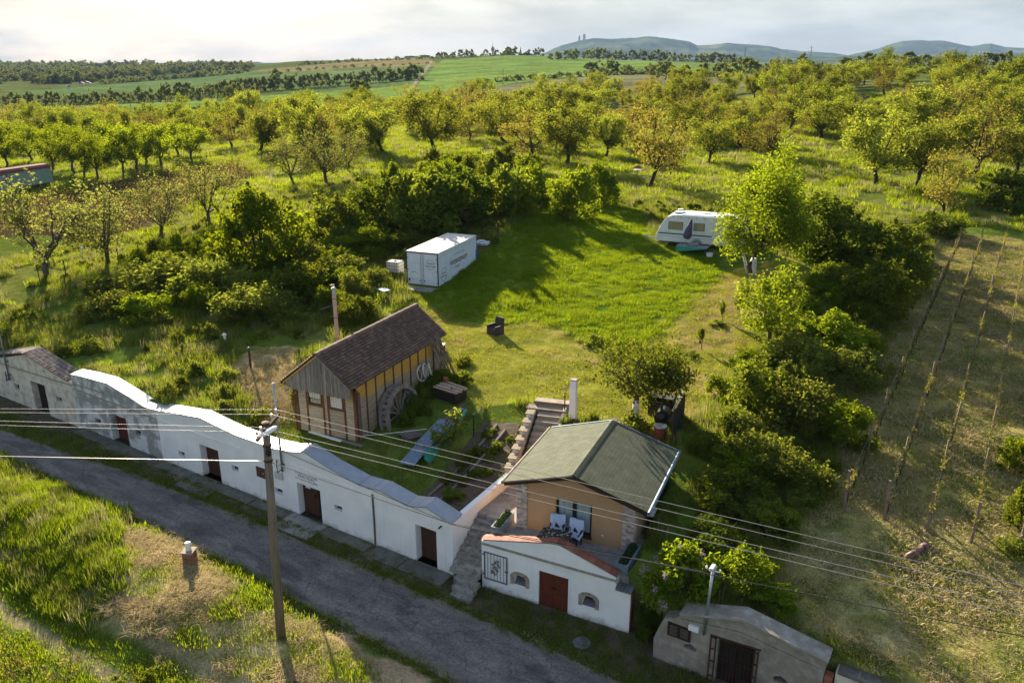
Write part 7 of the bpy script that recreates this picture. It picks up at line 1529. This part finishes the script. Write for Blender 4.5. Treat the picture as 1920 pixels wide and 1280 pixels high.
# weeds close to the lens, down by the track
g4 = gen_tree(401, 1.6, .4, .8, .6, 6, 3, 2, 150, .10, .05, trunk_r=.02); pr4 = proto(g4[0], g4[1], 'bark_grey', 'leaf_bronze')
for i, (u, v, lb) in enumerate([(60, 1290, 'reddish-leaved sumac shoot beside the grassy track'), (130, 1285, 'reddish sumac shoot next to its taller neighbour by track'), (20, 1270, 'red-tipped sumac shoot at the track bend')]): q = pz(u, v, -.3); plant('sumac_shoot', pr4, lb, 'shrub', (q.x, q.y, hz(q.x, q.y)), i * 2, (.9, .9, .8 + .1 * i))
for i, (u, v) in enumerate([(270, 1275), (320, 1290), (215, 1290)]): q = pz(u, v, -.3); plant('weed_clump', WEED[i], 'broad green leafy weed clump beside the grassy track', 'plant', (q.x, q.y, hz(q.x, q.y)), i, (.6, .6, .5), 'weeds beside the track')

# ------------------------------------------------------------------ vineyard with posts on the slope
VP = [MB().tube([(0, 0, -.3), (0, 0, .9), (.01, 0, 1.55)], [.047, .044, .04], 7).mesh('post', 'post_wood', True), MB().box((0, 0, .65), (.10, .10, 1.9)).mesh('post', 'post_wood')]
leafmat('leaf_vine', (.11, .12, .02), (.19, .17, .03), (.30, .26, .03), .45)
VN = []
for i in range(4):
    g = np.random.default_rng(500 + i); m = MB(); m.tube([(0, 0, -.1), (.03 * g.normal(), .03 * g.normal(), .4), (0, .05, .72)], [.03, .024, .018], 5); 
    for s in (-1, 1): m.tube([(0, .05, .72), (.02, s * .35, .78), (0, s * .55, .76)], [.014, .01, .006], 4)
    n = 48; P = np.stack([g.normal(size=n) * .05, g.uniform(-.6, .6, n), .84 + g.normal(size=n) * .09], -1); VN.append((m.mesh('vine', 'bark', True), leaves(P, g.normal(size=(n, 3)) + [0, 0, .6], .10, g)))
VNL = [npmesh('vine_leaves', v[1][0], v[1][1], 'leaf_vine', attr={'lv': v[1][2]}) for v in VN]
for r, x0 in enumerate((8.38, 9.86, 11.36, 12.82, 14.3)):
    t = thing('vine_row', ['first wired vine row beside the hedge', 'second wired vine row from the hedge', 'third wired vine row from the hedge', 'fourth wired vine row from the hedge', 'outermost wired vine row past the fourth'][r], 'vine row', (x0, 8.45, hz(x0, 8.45)))
    Ys = [0] + list(np.cumsum([4.6 + random.uniform(-.4, .4) for _ in range(10)])); rowx = lambda y: .0053 * y * (1 + r * .45)
    zl = lambda y: hz(x0 + rowx(y), 8.45 + y) - hz(x0, 8.45)
    for k, y in enumerate(Ys):
        inst('post', VP[0 if k not in (0, len(Ys) - 1) else 1], t, (rowx(y), y, zl(y)), (R(-13 if k == 0 else 0) + random.uniform(-.03, .03), random.uniform(-.04, .04), 0))
    MB().bar((rowx(1.2), 1.25, zl(1.2)), (0, -.25, zl(0) + 1.0), .05).build('brace', 'old_timber', t)
    for h_ in (.75, 1.2):
        MB().tube([(rowx(y), y, zl(y) + h_) for y in Ys], .006, 3).build('wire', 'grey_iron', t)
    y = .6; k = 0
    while y < Ys[-1]:
        v_ = inst('vine', VN[k % 4][0], t, (rowx(y), y, zl(y)), (0, 0, random.choice((0, 3.14))))
        inst('vine_leaves', VNL[random.randrange(4)], v_, (0, 0, 0), (0, 0, random.choice((0, 3.14))), random.uniform(.7, 1.25)); y += random.uniform(.95, 1.2); k += 1
# ------------------------------------------------------------------ vineyard rows beyond the fruit trees
A, B = pz(100, 400, 3.6), pz(450, 330, 4.0); dv = (B - A).xy.normalized(); nv = Vector((-dv.y, dv.x))
VNM = []
for i in range(2):
    g = np.random.default_rng(520 + i); n = 130; P = np.stack([g.normal(size=n) * .10, g.uniform(0, 4.0, n), np.abs(.62 + g.normal(size=n) * .26)], -1); VNM.append(npmesh('vine_leaves', *leaves(P, g.normal(size=(n, 3)) + [0, 0, .5], .16, g)[:2], 'leaf_vine', attr={'lv': np.repeat(g.uniform(0, 1, n), 4)}))
base = A.xy; poly = Z_SOIL
for k in range(-9, 8):
    pts = [base + nv * (k * 2.2) + dv * s for s in np.arange(-60, 60, 4.0)]
    ok = [p for p in pts if bool(inpoly(np.array([p.x]), np.array([p.y]), poly)[0])]
    if len(ok) < 2: continue
    t = thing('vine_row', 'low leafy vine row on ploughed brown soil behind the fruit trees', 'vine row', (ok[0].x, ok[0].y, hz(ok[0].x, ok[0].y)), math.atan2(dv.y, dv.x) - R(90), 'vine rows on ploughed soil')
    for j, p in enumerate(ok):
        z = hz(p.x, p.y) - hz(ok[0].x, ok[0].y); inst('vine', VNM[j % 2], t, (0, 4.0 * j, z))
        if j % 2 == 0: inst('post', VP[0], t, (0, 4.0 * j, z), sc=(.8, .8, .9))

# ------------------------------------------------------------------ far hedges and trees
def hedge(pl, hpx, step, kinds, bh, wk, label, group, name='hedge_tree', cat='tree', jit=3):
    for (u0, v0), (u1, v1) in zip(pl[:-1], pl[1:]):
        n = max(1, int(math.hypot(u1 - u0, v1 - v0) / step))
        for i in range(n):
            f = (i + random.random() * .6) / n; u, v = u0 + (u1 - u0) * f, v0 + (v1 - v0) * f + random.uniform(-.12, .12) * jit
            q = gp(u, v)
            if q is None: continue
            s = px2m(hpx * random.uniform(.7, 1.25), q) / bh; plant(name, random.choice(kinds), label, cat, (q.x, q.y, q.z - .3 * s), random.uniform(0, 6), (s * wk, s * wk, s), group)
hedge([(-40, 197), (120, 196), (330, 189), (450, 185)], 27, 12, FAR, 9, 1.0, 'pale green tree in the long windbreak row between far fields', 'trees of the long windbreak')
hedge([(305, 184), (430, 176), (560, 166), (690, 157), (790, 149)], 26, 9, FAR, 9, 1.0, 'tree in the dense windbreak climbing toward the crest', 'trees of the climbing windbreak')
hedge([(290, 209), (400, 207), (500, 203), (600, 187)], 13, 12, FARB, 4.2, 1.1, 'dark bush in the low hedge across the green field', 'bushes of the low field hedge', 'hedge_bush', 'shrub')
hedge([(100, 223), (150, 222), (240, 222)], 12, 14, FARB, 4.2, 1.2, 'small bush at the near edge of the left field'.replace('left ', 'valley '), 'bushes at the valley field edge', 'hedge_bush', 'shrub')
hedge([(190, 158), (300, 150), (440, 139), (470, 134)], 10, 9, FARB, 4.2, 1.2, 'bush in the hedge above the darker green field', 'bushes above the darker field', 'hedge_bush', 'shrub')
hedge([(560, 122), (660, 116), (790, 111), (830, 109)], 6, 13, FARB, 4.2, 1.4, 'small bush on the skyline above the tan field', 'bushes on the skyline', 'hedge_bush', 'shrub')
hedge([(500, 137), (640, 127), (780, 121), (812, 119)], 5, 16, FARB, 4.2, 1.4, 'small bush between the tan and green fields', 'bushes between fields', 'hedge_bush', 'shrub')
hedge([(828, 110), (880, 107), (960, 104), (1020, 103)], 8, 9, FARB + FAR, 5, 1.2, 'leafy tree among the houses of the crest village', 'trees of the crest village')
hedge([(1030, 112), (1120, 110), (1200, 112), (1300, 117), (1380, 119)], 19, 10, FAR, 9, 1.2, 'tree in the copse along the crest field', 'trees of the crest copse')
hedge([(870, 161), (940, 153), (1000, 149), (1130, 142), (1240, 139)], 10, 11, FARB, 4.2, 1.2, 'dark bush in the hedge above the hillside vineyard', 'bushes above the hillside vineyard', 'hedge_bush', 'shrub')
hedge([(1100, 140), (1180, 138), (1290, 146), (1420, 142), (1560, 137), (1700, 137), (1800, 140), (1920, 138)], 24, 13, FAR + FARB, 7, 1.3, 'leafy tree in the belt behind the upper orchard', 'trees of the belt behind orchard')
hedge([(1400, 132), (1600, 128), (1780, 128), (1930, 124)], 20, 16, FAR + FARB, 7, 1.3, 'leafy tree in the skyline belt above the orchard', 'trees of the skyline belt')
for u, v, vt, lb in [(675, 191, 152, 'large pale tree at the lane end by the orchard'), (203, 213, 182, 'lone round tree in the valley field'), (420, 182, 150, 'tall tree standing out of the climbing windbreak'), (520, 152, 128, 'round tree clump at the field corner'), (775, 147, 124, 'round dark tree beside the dirt lane'), (1245, 150, 122, 'broad brownish tree beyond the vineyard strips')]:
    at_px(FAR[len(lb) % 4], u, v, vt, (v - vt) * 1.3, 'field_tree', lb, 'tree', 9, 7.2)
# hillside vineyard strips (too far to tell vines apart)
# far wood in the valley: one mass
Vs, Qs, Ls = [], [], []; o_ = 0; g = np.random.default_rng(77); cnt = 0
fv = [np.array([v.co[:] for v in FAR[i][1].vertices]) for i in range(2)]; fq = [np.array([p.vertices[:] for p in FAR[i][1].polygons]) for i in range(2)]
for i in range(1500):
    u = g.uniform(-120, 470); v = g.uniform(126, 158)
    if v > 158 - max(0, u - 120) * .075 or (u > 300 and v > 140): continue
    q = gp(u, v)
    if q is None or cnt > 420: continue
    k = i % 2; s = px2m(15 + (v - 126) * .25, q) / 9 * g.uniform(.8, 1.2); a = g.uniform(0, 6.28); c0, s0 = math.cos(a), math.sin(a); W = fv[k] * s; W[:, :2] *= 1.7
    W = np.stack([W[:, 0] * c0 - W[:, 1] * s0 + q.x, W[:, 0] * s0 + W[:, 1] * c0 + q.y, W[:, 2] + q.z - 2], -1); Vs.append(W); Qs.append(fq[k] + o_); Ls.append(np.repeat(np.clip(g.uniform(.1, .9) + g.normal(size=len(fq[k])) * .1, 0, 1), 4)); o_ += len(W); cnt += 1
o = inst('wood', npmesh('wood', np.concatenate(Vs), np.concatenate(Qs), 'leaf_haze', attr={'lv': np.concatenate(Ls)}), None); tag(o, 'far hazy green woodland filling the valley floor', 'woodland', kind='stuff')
# ================================================================== grass, as real blades
def blades(n, area, hmin, hmax, w, lay, seed, curl=.35, rows=False):
    g = np.random.default_rng(seed); P = np.stack([g.uniform(-area, area, n), g.uniform(-area, area, n), np.zeros(n)], -1); a = g.uniform(0, 6.28, n); h = g.uniform(hmin, hmax, n)
    d = np.stack([np.cos(a), np.sin(a), np.zeros(n)], -1); s = np.stack([-np.sin(a), np.cos(a), np.zeros(n)], -1) * (w * g.uniform(.7, 1.3, n))[:, None] * .5
    le = (lay + curl * g.uniform(0, 1, n)); up = np.array([0, 0, 1.])
    m1 = P + d * (h * le * .35)[:, None] + up * (h * .55 * np.sqrt(np.maximum(.05, 1 - le * .6)))[:, None]; tp = P + d * (h * le)[:, None] + up * (h * np.sqrt(np.maximum(.03, 1 - np.minimum(le, .98) ** 2)))[:, None]
    V = np.stack([P - s, P + s, m1 + s * .8, m1 - s * .8, tp + s * .12, tp - s * .12], 1).reshape(-1, 3); i = np.arange(n)[:, None] * 6
    Q = np.concatenate([i + [0, 1, 2, 3], i + [3, 2, 4, 5]]); l = np.repeat(g.uniform(0, 1, n), 6); return V, Q, l
def tuft(name, mat, *a, **k):
    V, Q, l = blades(*a, **k); return bpy.data.objects.new(name, npmesh(name, V, Q, mat, attr={'lv': l}))
def scatter(name, label, protos, P, S):
    """one mass of grass: tufts set on many points"""
    me = bpy.data.meshes.new(name); me.vertices.add(len(P)); me.vertices.foreach_set('co', np.asarray(P, np.float32).ravel())
    at = me.attributes.new('sc', 'FLOAT', 'POINT'); at.data.foreach_set('value', np.asarray(S, np.float32)); me.update()
    o = bpy.data.objects.new(name, me); col.objects.link(o); tag(o, label, 'grass', kind='stuff')
    ng = bpy.data.node_groups.new(name, 'GeometryNodeTree'); ng.interface.new_socket('Geometry', in_out='INPUT', socket_type='NodeSocketGeometry'); ng.interface.new_socket('Geometry', in_out='OUTPUT', socket_type='NodeSocketGeometry')
    nn = ng.nodes; L = ng.links.new; gi = nn.new('NodeGroupInput'); go = nn.new('NodeGroupOutput'); ip = nn.new('GeometryNodeInstanceOnPoints'); jn = nn.new('GeometryNodeJoinGeometry')
    for p in protos:
        oi = nn.new('GeometryNodeObjectInfo'); oi.inputs['Object'].default_value = p; oi.inputs['As Instance'].default_value = True; L(oi.outputs['Geometry'], jn.inputs[0])
    rv = nn.new('FunctionNodeRandomValue'); rv.data_type = 'FLOAT_VECTOR'; rv.inputs[0].default_value = (-.1, -.1, 0); rv.inputs[1].default_value = (.1, .1, 6.283)
    ri = nn.new('FunctionNodeRandomValue'); ri.data_type = 'INT'; ri.inputs['Min'].default_value = 0; ri.inputs['Max'].default_value = len(protos) - 1
    na = nn.new('GeometryNodeInputNamedAttribute'); na.data_type = 'FLOAT'; na.inputs['Name'].default_value = 'sc'
    ip.inputs['Pick Instance'].default_value = True; L(gi.outputs[0], ip.inputs['Points']); L(jn.outputs[0], ip.inputs['Instance']); L(ri.outputs['Value'], ip.inputs['Instance Index']); L(rv.outputs['Value'], ip.inputs['Rotation']); L(na.outputs['Attribute'], ip.inputs['Scale']); L(ip.outputs[0], go.inputs[0])
    md = o.modifiers.new('grass', 'NODES'); md.node_group = ng; return o
def local_rect(X, Y, O, ang, x0, x1, y0, y1):
    dx, dy = X - O[0], Y - O[1]; c, s = math.cos(ang), math.sin(ang); a = dx * c + dy * s; b = -dx * s + dy * c; return (a > x0) & (a < x1) & (b > y0) & (b < y1)
def blocked(X, Y):
    k = local_rect(X, Y, UO, UA, -.1, UW + .15, -.1, UL + .1) | local_rect(X, Y, (KO.x, KO.y), KA, -.05, KW + .05, -.9, KL) | (local_rect(X, Y, HO, HA, -2.0, 5.1, -2.5, 5.3) & (Y > stepy(X) - .4))
    k |= (local_rect(X, Y, SO, SA, -.3, 1.5, -4.8, 6.0) & (Y > .5)) | local_rect(X, Y, (V0.x, V0.y), VA, .2, 6.9, .2, 2.2) | ((Y > -1.05) & (Y < .74) & (X < -4.7)) | ((Y > stepy(X) - .5) & (Y < 1.6) & (X >= -4.7) & (X < 3.0)) | ((Y > -.1) & (Y < .74) & (X > 4) & (X < 19))
    return k
def pts(x0, x1, y0, y1, dens, seed, test):
    g = np.random.default_rng(seed); n = int((x1 - x0) * (y1 - y0) * dens); X = g.uniform(x0, x1, n); Y = g.uniform(y0, y1, n); k = test(X, Y) & ~blocked(X, Y); X, Y = X[k], Y[k]; return X, Y, height(X, Y)
def put(name, label, protos, XYZ, smin, smax, seed):
    g = np.random.default_rng(seed); X, Y, Z = XYZ; scatter(name, label, protos, np.stack([X, Y, Z - .01], -1), g.uniform(smin, smax, len(X)) * (.45 + 1.1 * fbm(X, Y, 1.7, seed + 300)))
roady = lambda X: (np.interp(X, [-60, -40, -34, -28, -24, -15, -3, 5, 22], [-2.6, -2.6, -2.5, -2.1, -1.7, -1.45, -1.5, -1.75, -1.8]))
edge = [tuft('tuft', 'grass_wild', 30, .16, .04, .14, .014, .35, 645), tuft('tuft', 'grass_hay', 34, .2, .02, .07, .014, .7, 646), tuft('tuft', 'grass_lush', 26, .14, .04, .12, .014, .3, 647)]
lush = [tuft('tuft', 'grass_lush', 60, .3, .09, .22, .014, .25, 600 + i) for i in range(3)]
put('lawn_grass', 'uncut bright green lawn grass between box body and caravan', lush, pts(-30, 0, 14, 54, 10, 1, lambda X, Y: inpoly(X, Y, Z_LUSH)), .7, 1.3, 1)
mown = [tuft('tuft', 'grass_mown', 55, .3, .03, .09, .014, .4, 610 + i) for i in range(2)] + [tuft('tuft', 'grass_hay', 30, .3, .03, .07, .014, .6, 615)]
put('mown_grass', 'short yellowish mown grass around the uncut lawn', mown, pts(-26, 6, 6, 38, 12, 2, lambda X, Y: inpoly(X, Y, Z_MOWN)), .8, 1.4, 2)
wild = [tuft('tuft', 'grass_wild', 60, .32, .2, .55, .018, .2, 620 + i) for i in range(3)] + [tuft('tuft', 'grass_lush', 50, .3, .2, .45, .018, .2, 625), tuft('tuft', 'grass_pale', 34, .3, .3, .65, .012, .15, 626)]
def wild_test(X, Y):
    k = (Y > .7) & (X < 7.2) & ~inpoly(X, Y, Z_LUSH) & ~inpoly(X, Y, Z_MOWN) & ~inpoly(X, Y, Z_DRY2) & ~inpoly(X, Y, Z_SOIL)
    front = (X > -17.5) & (Y < 9) & (X < 2.5)             # trodden ground between hut and stairs
    return k & ~front & (fbm(X, Y, 3.5, 71) > .34)
put('wild_grass', 'tall rough grass and weeds over the slope', wild, pts(-62, 7.2, .7, 62, 5.2, 3, wild_test), .6, 1.35, 3)
brush = [bpy.data.objects.new('brush', m_) for m_ in (WEED[0][1], WEED[1][1], OLIVE[0][1], OLIVE[1][1])]
put('undergrowth', 'low leafy weeds and bramble growing through the rough grass', brush, pts(-60, 6.5, .9, 55, .42, 21, lambda X, Y: wild_test(X, Y) & (fbm(X, Y, 6, 55) > .42)), .4, .95, 21)
short = [tuft('tuft', 'grass_wild', 50, .3, .05, .16, .014, .35, 630 + i) for i in range(2)] + [tuft('tuft', 'grass_mown', 50, .3, .04, .1, .014, .5, 633)]
put('yard_grass', 'short shaded grass between hut and stairs', short, pts(-18, -4.8, .7, 9, 7, 4, lambda X, Y: ~inpoly(X, Y, Z_MOWN)), .8, 1.3, 4)
ver = [tuft('tuft', 'grass_wild', 80, .28, .06, .18, .016, .35, 640 + i) for i in range(2)] + [tuft('tuft', 'grass_lush', 50, .28, .05, .14, .014, .3, 643)]
put('verge_grass', 'short grass verge between the road and cellar fronts', ver, pts(-45, 12, -2.7, 1.1, 16, 5, lambda X, Y: (Y > roady(X) + .08) & (Y < np.where(X < -31, -.1, np.where(X > -4.7, .06 + .0963 * np.maximum(0, X + 3.36), -.98))) & ~((X > -4.6) & (X < -3.1) & (Y > -1.2))), .7, 1.25, 5)
g = np.random.default_rng(12); ex = g.uniform(-55, 14, 2600); sd = g.integers(0, 2, 2600); ey = np.where(sd, roady(ex), np.interp(ex, [-60, -34, -20, -9, -1.5, 22], [-4.3, -4.25, -4.4, -4.55, -4.9, -5.1])) + g.normal(size=2600) * .13 + np.where(sd, .05, -.05)
scatter('road_edge_grass', 'ragged grass and straw creeping over the road edges', edge, np.stack([ex, ey, height(ex, ey) + .03], -1), g.uniform(.6, 1.5, 2600))
g = np.random.default_rng(13); ex = g.uniform(-31, -4.8, 900); ey = g.choice([-.04, -.80], 900, p=[.25, .75]) + g.normal(size=900) * .05; scatter('pavement_weeds', 'weeds growing along the pavement slabs and wall foot', edge, np.stack([ex, ey, height(ex, ey) + .05], -1), g.uniform(.4, 1.1, 900))
tallb = [tuft('tuft', 'grass_lush', 120, .32, .16, .42, .016, .25, 650 + i) for i in range(3)] + [tuft('tuft', 'grass_wild', 100, .32, .2, .5, .014, .25, 654), tuft('tuft', 'grass_pale', 40, .3, .3, .55, .010, .15, 655)]
put('bank_grass', 'tall lush green grass on the bank below the road', tallb, pts(-40, -14, -11, -4.4, 11, 6, lambda X, Y: inpoly(X, Y, Z_TALLB) | ((X < -22) & (Y < -4.8) & (Y > -8))), .7, 1.3, 6)
hay = [tuft('tuft', 'grass_hay', 55, .3, .10, .30, .012, .82, 660 + i) for i in range(3)]; hay2 = hay + [tuft('tuft', 'grass_hay', 60, .34, .12, .34, .012, .88, 665), tuft('tuft', 'grass_mown', 55, .3, .05, .13, .016, .35, 664)]
hayk = lambda X, Y: fbm(X, Y, 2.4, 91) < .56
put('bank_hay', 'dry straw-coloured mown grass on the bank', hay2, pts(-20, 2, -13, -4.6, 30, 7, lambda X, Y: ~inpoly(X, Y, Z_TALLB) & (np.minimum(pdist(X, Y, RUT1), pdist(X, Y, RUT2)) > .25) & ~inpoly(X, Y, Z_BARE) & inpoly(X, Y, Z_HAY) & hayk(X, Y)), .8, 1.5, 7)
trk = [tuft('tuft', 'grass_lush', 60, .3, .06, .2, .018, .3, 670 + i) for i in range(2)] + [tuft('tuft', 'grass_mown', 60, .3, .05, .16, .018, .3, 674)]
put('track_grass', 'green grass strips along the rutted field track', trk, pts(-34, 4, -16, -4.7, 11, 8, lambda X, Y: ~inpoly(X, Y, Z_TALLB) & (np.minimum(pdist(X, Y, RUT1), pdist(X, Y, RUT2)) > .3) & ~(inpoly(X, Y, Z_HAY) & hayk(X, Y)) & ~inpoly(X, Y, Z_BARE)), .7, 1.4, 8)
vg = [tuft('tuft', 'grass_mown', 50, .32, .04, .13, .016, .5, 680), tuft('tuft', 'grass_wild', 50, .32, .04, .14, .016, .45, 681), tuft('tuft', 'grass_pale', 50, .36, .05, .20, .02, .7, 682), tuft('tuft', 'grass_hay', 46, .36, .05, .18, .02, .75, 683), tuft('tuft', 'grass_hay', 46, .36, .05, .18, .02, .75, 684)]
put('vineyard_grass', 'mown grass and pale hay between the vine rows', vg, pts(5.4, 20, .75, 58, 14, 9, lambda X, Y: (Y > .75) & (X > 5.6 + .8 * fbm(X, Y, 2, 5))), .8, 1.5, 9)
og = [tuft('tuft', 'grass_orchard', 70, .7, .25, .6, .045, .2, 690 + i) for i in range(2)] + [tuft('tuft', 'grass_pale', 40, .7, .3, .7, .035, .2, 693), tuft('tuft', 'grass_lush', 60, .7, .2, .5, .045, .2, 694)]
def orch_test(X, Y):
    x, y = to_cam2(X, Y); r = np.hypot(x, y); return (r > 84) & (r < 215) & (np.abs(x / y) < .68) & ~inpoly(X, Y, Z_SOIL) & (fbm(X, Y, 9, 81) > .30)
put('orchard_grass', 'tall sunlit grass under the orchard trees', og, pts(-200, 40, 20, 185, 1.5, 10, orch_test), .6, 1.3, 10)
dr2 = hay + [tuft('tuft', 'grass_mown', 50, .3, .04, .12, .014, .4, 700)]
put('slope_hay', 'dry mown grass on the slope beside the hut', dr2, pts(-26, -14, 1, 12, 7, 11, lambda X, Y: inpoly(X, Y, Z_DRY2)), .8, 1.5, 11)

# ================================================================== village on the crest and landmarks
pm('far_wall', (.62, .58, .52), (.5, .47, .42), scale=.2, rough=.9); pm('far_roof', (.16, .075, .06), (.12, .06, .05), scale=.3, rough=.9); pm('far_dark', (.05, .04, .04), rough=.9); pm('far_stone', (.30, .29, .27), (.24, .23, .22), scale=.2, rough=.9)
def far_house(u, v, wpx, hpx, label, rz, wall='far_wall', roof='far_roof', rr=.45, deep=1.2):
    q = gp(u, v); W = px2m(wpx, q); Hh = px2m(hpx, q); t = thing('village_house', label, 'house', (q.x, q.y, q.z - .6), YAW + rz)
    MB().bx(-W / 2, W / 2, 0, W * deep, 0, Hh * (1 - rr) + .6).build('wall', wall, t); MB().prism([(-W / 2 * 1.08, Hh * (1 - rr) + .6), (W / 2 * 1.08, Hh * (1 - rr) + .6), (0, Hh + .6)], -.3, W * deep + .3).build('roof', roof, t)
    for k in (-.25, .25): MB().bx(W * k - W * .07, W * k + W * .07, -.06, .0, 1.6, 1.6 + Hh * .22).build('window', 'far_dark', t)
    return t
far_house(822, 106, 11, 9, 'white gabled house at the start of crest village', 0, rr=.6); far_house(836, 105, 9, 9, 'twin gabled house beside the first village house', .15, rr=.6); far_house(846, 105, 7, 7, 'small gabled house beside the twin gable', .3, rr=.6)
far_house(952, 103, 23, 13, 'large dark red roofed building on the crest', R(90) * 0 + .1, 'far_dark', 'far_roof', .8, .7)
far_house(796, 106, 20, 4, 'long low shed on the crest before village', 0, 'far_stone', 'far_stone', .3, .4); far_house(770, 108, 24, 3, 'very long low farm shed on crest', 0, 'far_stone', 'far_stone', .3, .3); far_house(988, 103, 26, 4, 'long low building behind the village tower', .05, 'far_wall', 'far_roof', .5, .4)
q = gp(924, 105); t = thing('water_tower', 'dark slim tower with mast rising from crest village', 'tower', (q.x, q.y, q.z - 1)); s = px2m(1, q)
MB().lathe([(1.6 * s, 0), (1.4 * s, 9 * s), (3.2 * s, 11 * s), (3.2 * s, 15 * s), (1 * s, 18 * s)], n=10).build('shaft', 'far_stone', t); MB().tube([(0, 0, 18 * s), (0, 0, 24 * s)], .3 * s, 5).build('mast', 'far_dark', t)
q = gp(976, 103); t = thing('church_tower', 'small church tower with pointed spire in crest village', 'church', (q.x, q.y, q.z - 1)); MB().box((0, 0, 4 * s), (3 * s, 3 * s, 8 * s)).build('tower', 'far_wall', t); MB().lathe([(2 * s, 8 * s), (1.0 * s, 11 * s), (.15 * s, 17 * s)], n=6).build('spire', 'far_dark', t)
q = gp(150, 161)
for i, (u, v, w_, lb) in enumerate(((152, 160, 10, 'red-roofed farm house in the valley wood'), (162, 159, 14, 'long red-roofed barn in the valley wood'), (129, 166, 8, 'small white farm shed in the valley'))): far_house(u, v, w_, 6, lb, .3 * i, deep=.6)
def landmark(u, vb, vt, w_, label, kind):
    d0 = 7600.; ax = (u - 960) / 1580.; X, Y = to_world2(ax * d0, d0); zb = CAM[2] + d0 * math.tan(math.atan((640 - vb) / F_PX) - PITCH); s = d0 / F_PX; t = thing('hill_chapel', label, 'chapel', (X, Y, zb - 14)); hh = (vb - vt) * s
    MB().box((0, 0, hh * .35 + 7), (w_ * s, w_ * s, hh * .7 + 14)).build('wall', 'far_stone', t); MB().lathe([(w_ * s * .6, hh * .7 + 14), (w_ * s * .45, hh * .85 + 14), (w_ * s * .1, hh + 14)], n=8).build('dome', 'far_dark', t)
landmark(1085, 75, 68, 2.4, 'small bell tower on the wooded hill', 0); landmark(1094, 74, 65, 3.6, 'domed chapel on the wooded hill', 1)
def pylon(u, vb, vt, d0, label):
    ax = (u - 960) / 1580.; X, Y = to_world2(ax * d0, d0); zt = CAM[2] + d0 * math.tan(math.atan((640 - vt) / F_PX) - PITCH); zb = float(h_far(np.array([X]), np.array([Y]))[0]); t = thing('lattice_pylon', label, 'pylon', (X, Y, zb)); h_ = zt - zb
    for sx in (-1, 1):
        for sy in (-1, 1): MB().bar((sx * 3, sy * 3, 0), (sx * .4, sy * .4, h_), .5).build('leg', 'grey_iron', t)
    for z, w_ in ((.72, 8), (.82, 10), (.92, 7)): MB().bar((-w_, 0, h_ * z), (w_, 0, h_ * z), .5).build('crossarm', 'grey_iron', t)
    for k in range(6):
        z0, z1 = h_ * k / 6, h_ * (k + 1) / 6; w0, w1 = 3 - 2.6 * k / 6, 3 - 2.6 * (k + 1) / 6; MB().bar((-w0, -w0, z0), (w1, -w1, z1), .3).build('lattice', 'grey_iron', t)
pylon(1395, 115, 88, 2600, 'lattice pylon before the saddle of the hills'); pylon(1518, 115, 86, 2500, 'lattice pylon between the two hill groups'); pylon(1785, 112, 93, 2900, 'lattice pylon below the flat topped hill')

# ================================================================== air
hb = MB().bx(-11500, 9500, -700, 12500, -40, 480).build('haze', None); tag(hb, 'thin bluish summer haze over the land', 'haze', kind='stuff')
hb.display_type = 'WIRE'
m, t_ = nodes('haze'); o = N(t_, 'ShaderNodeOutputMaterial'); v = N(t_, 'ShaderNodeVolumePrincipled'); v.inputs['Color'].default_value = (.26, .39, .60, 1); v.inputs['Density'].default_value = 5.6e-5; v.inputs['Anisotropy'].default_value = .0
t_.links.new(v.outputs[0], o.inputs['Volume']); hb.data.materials.append(m)
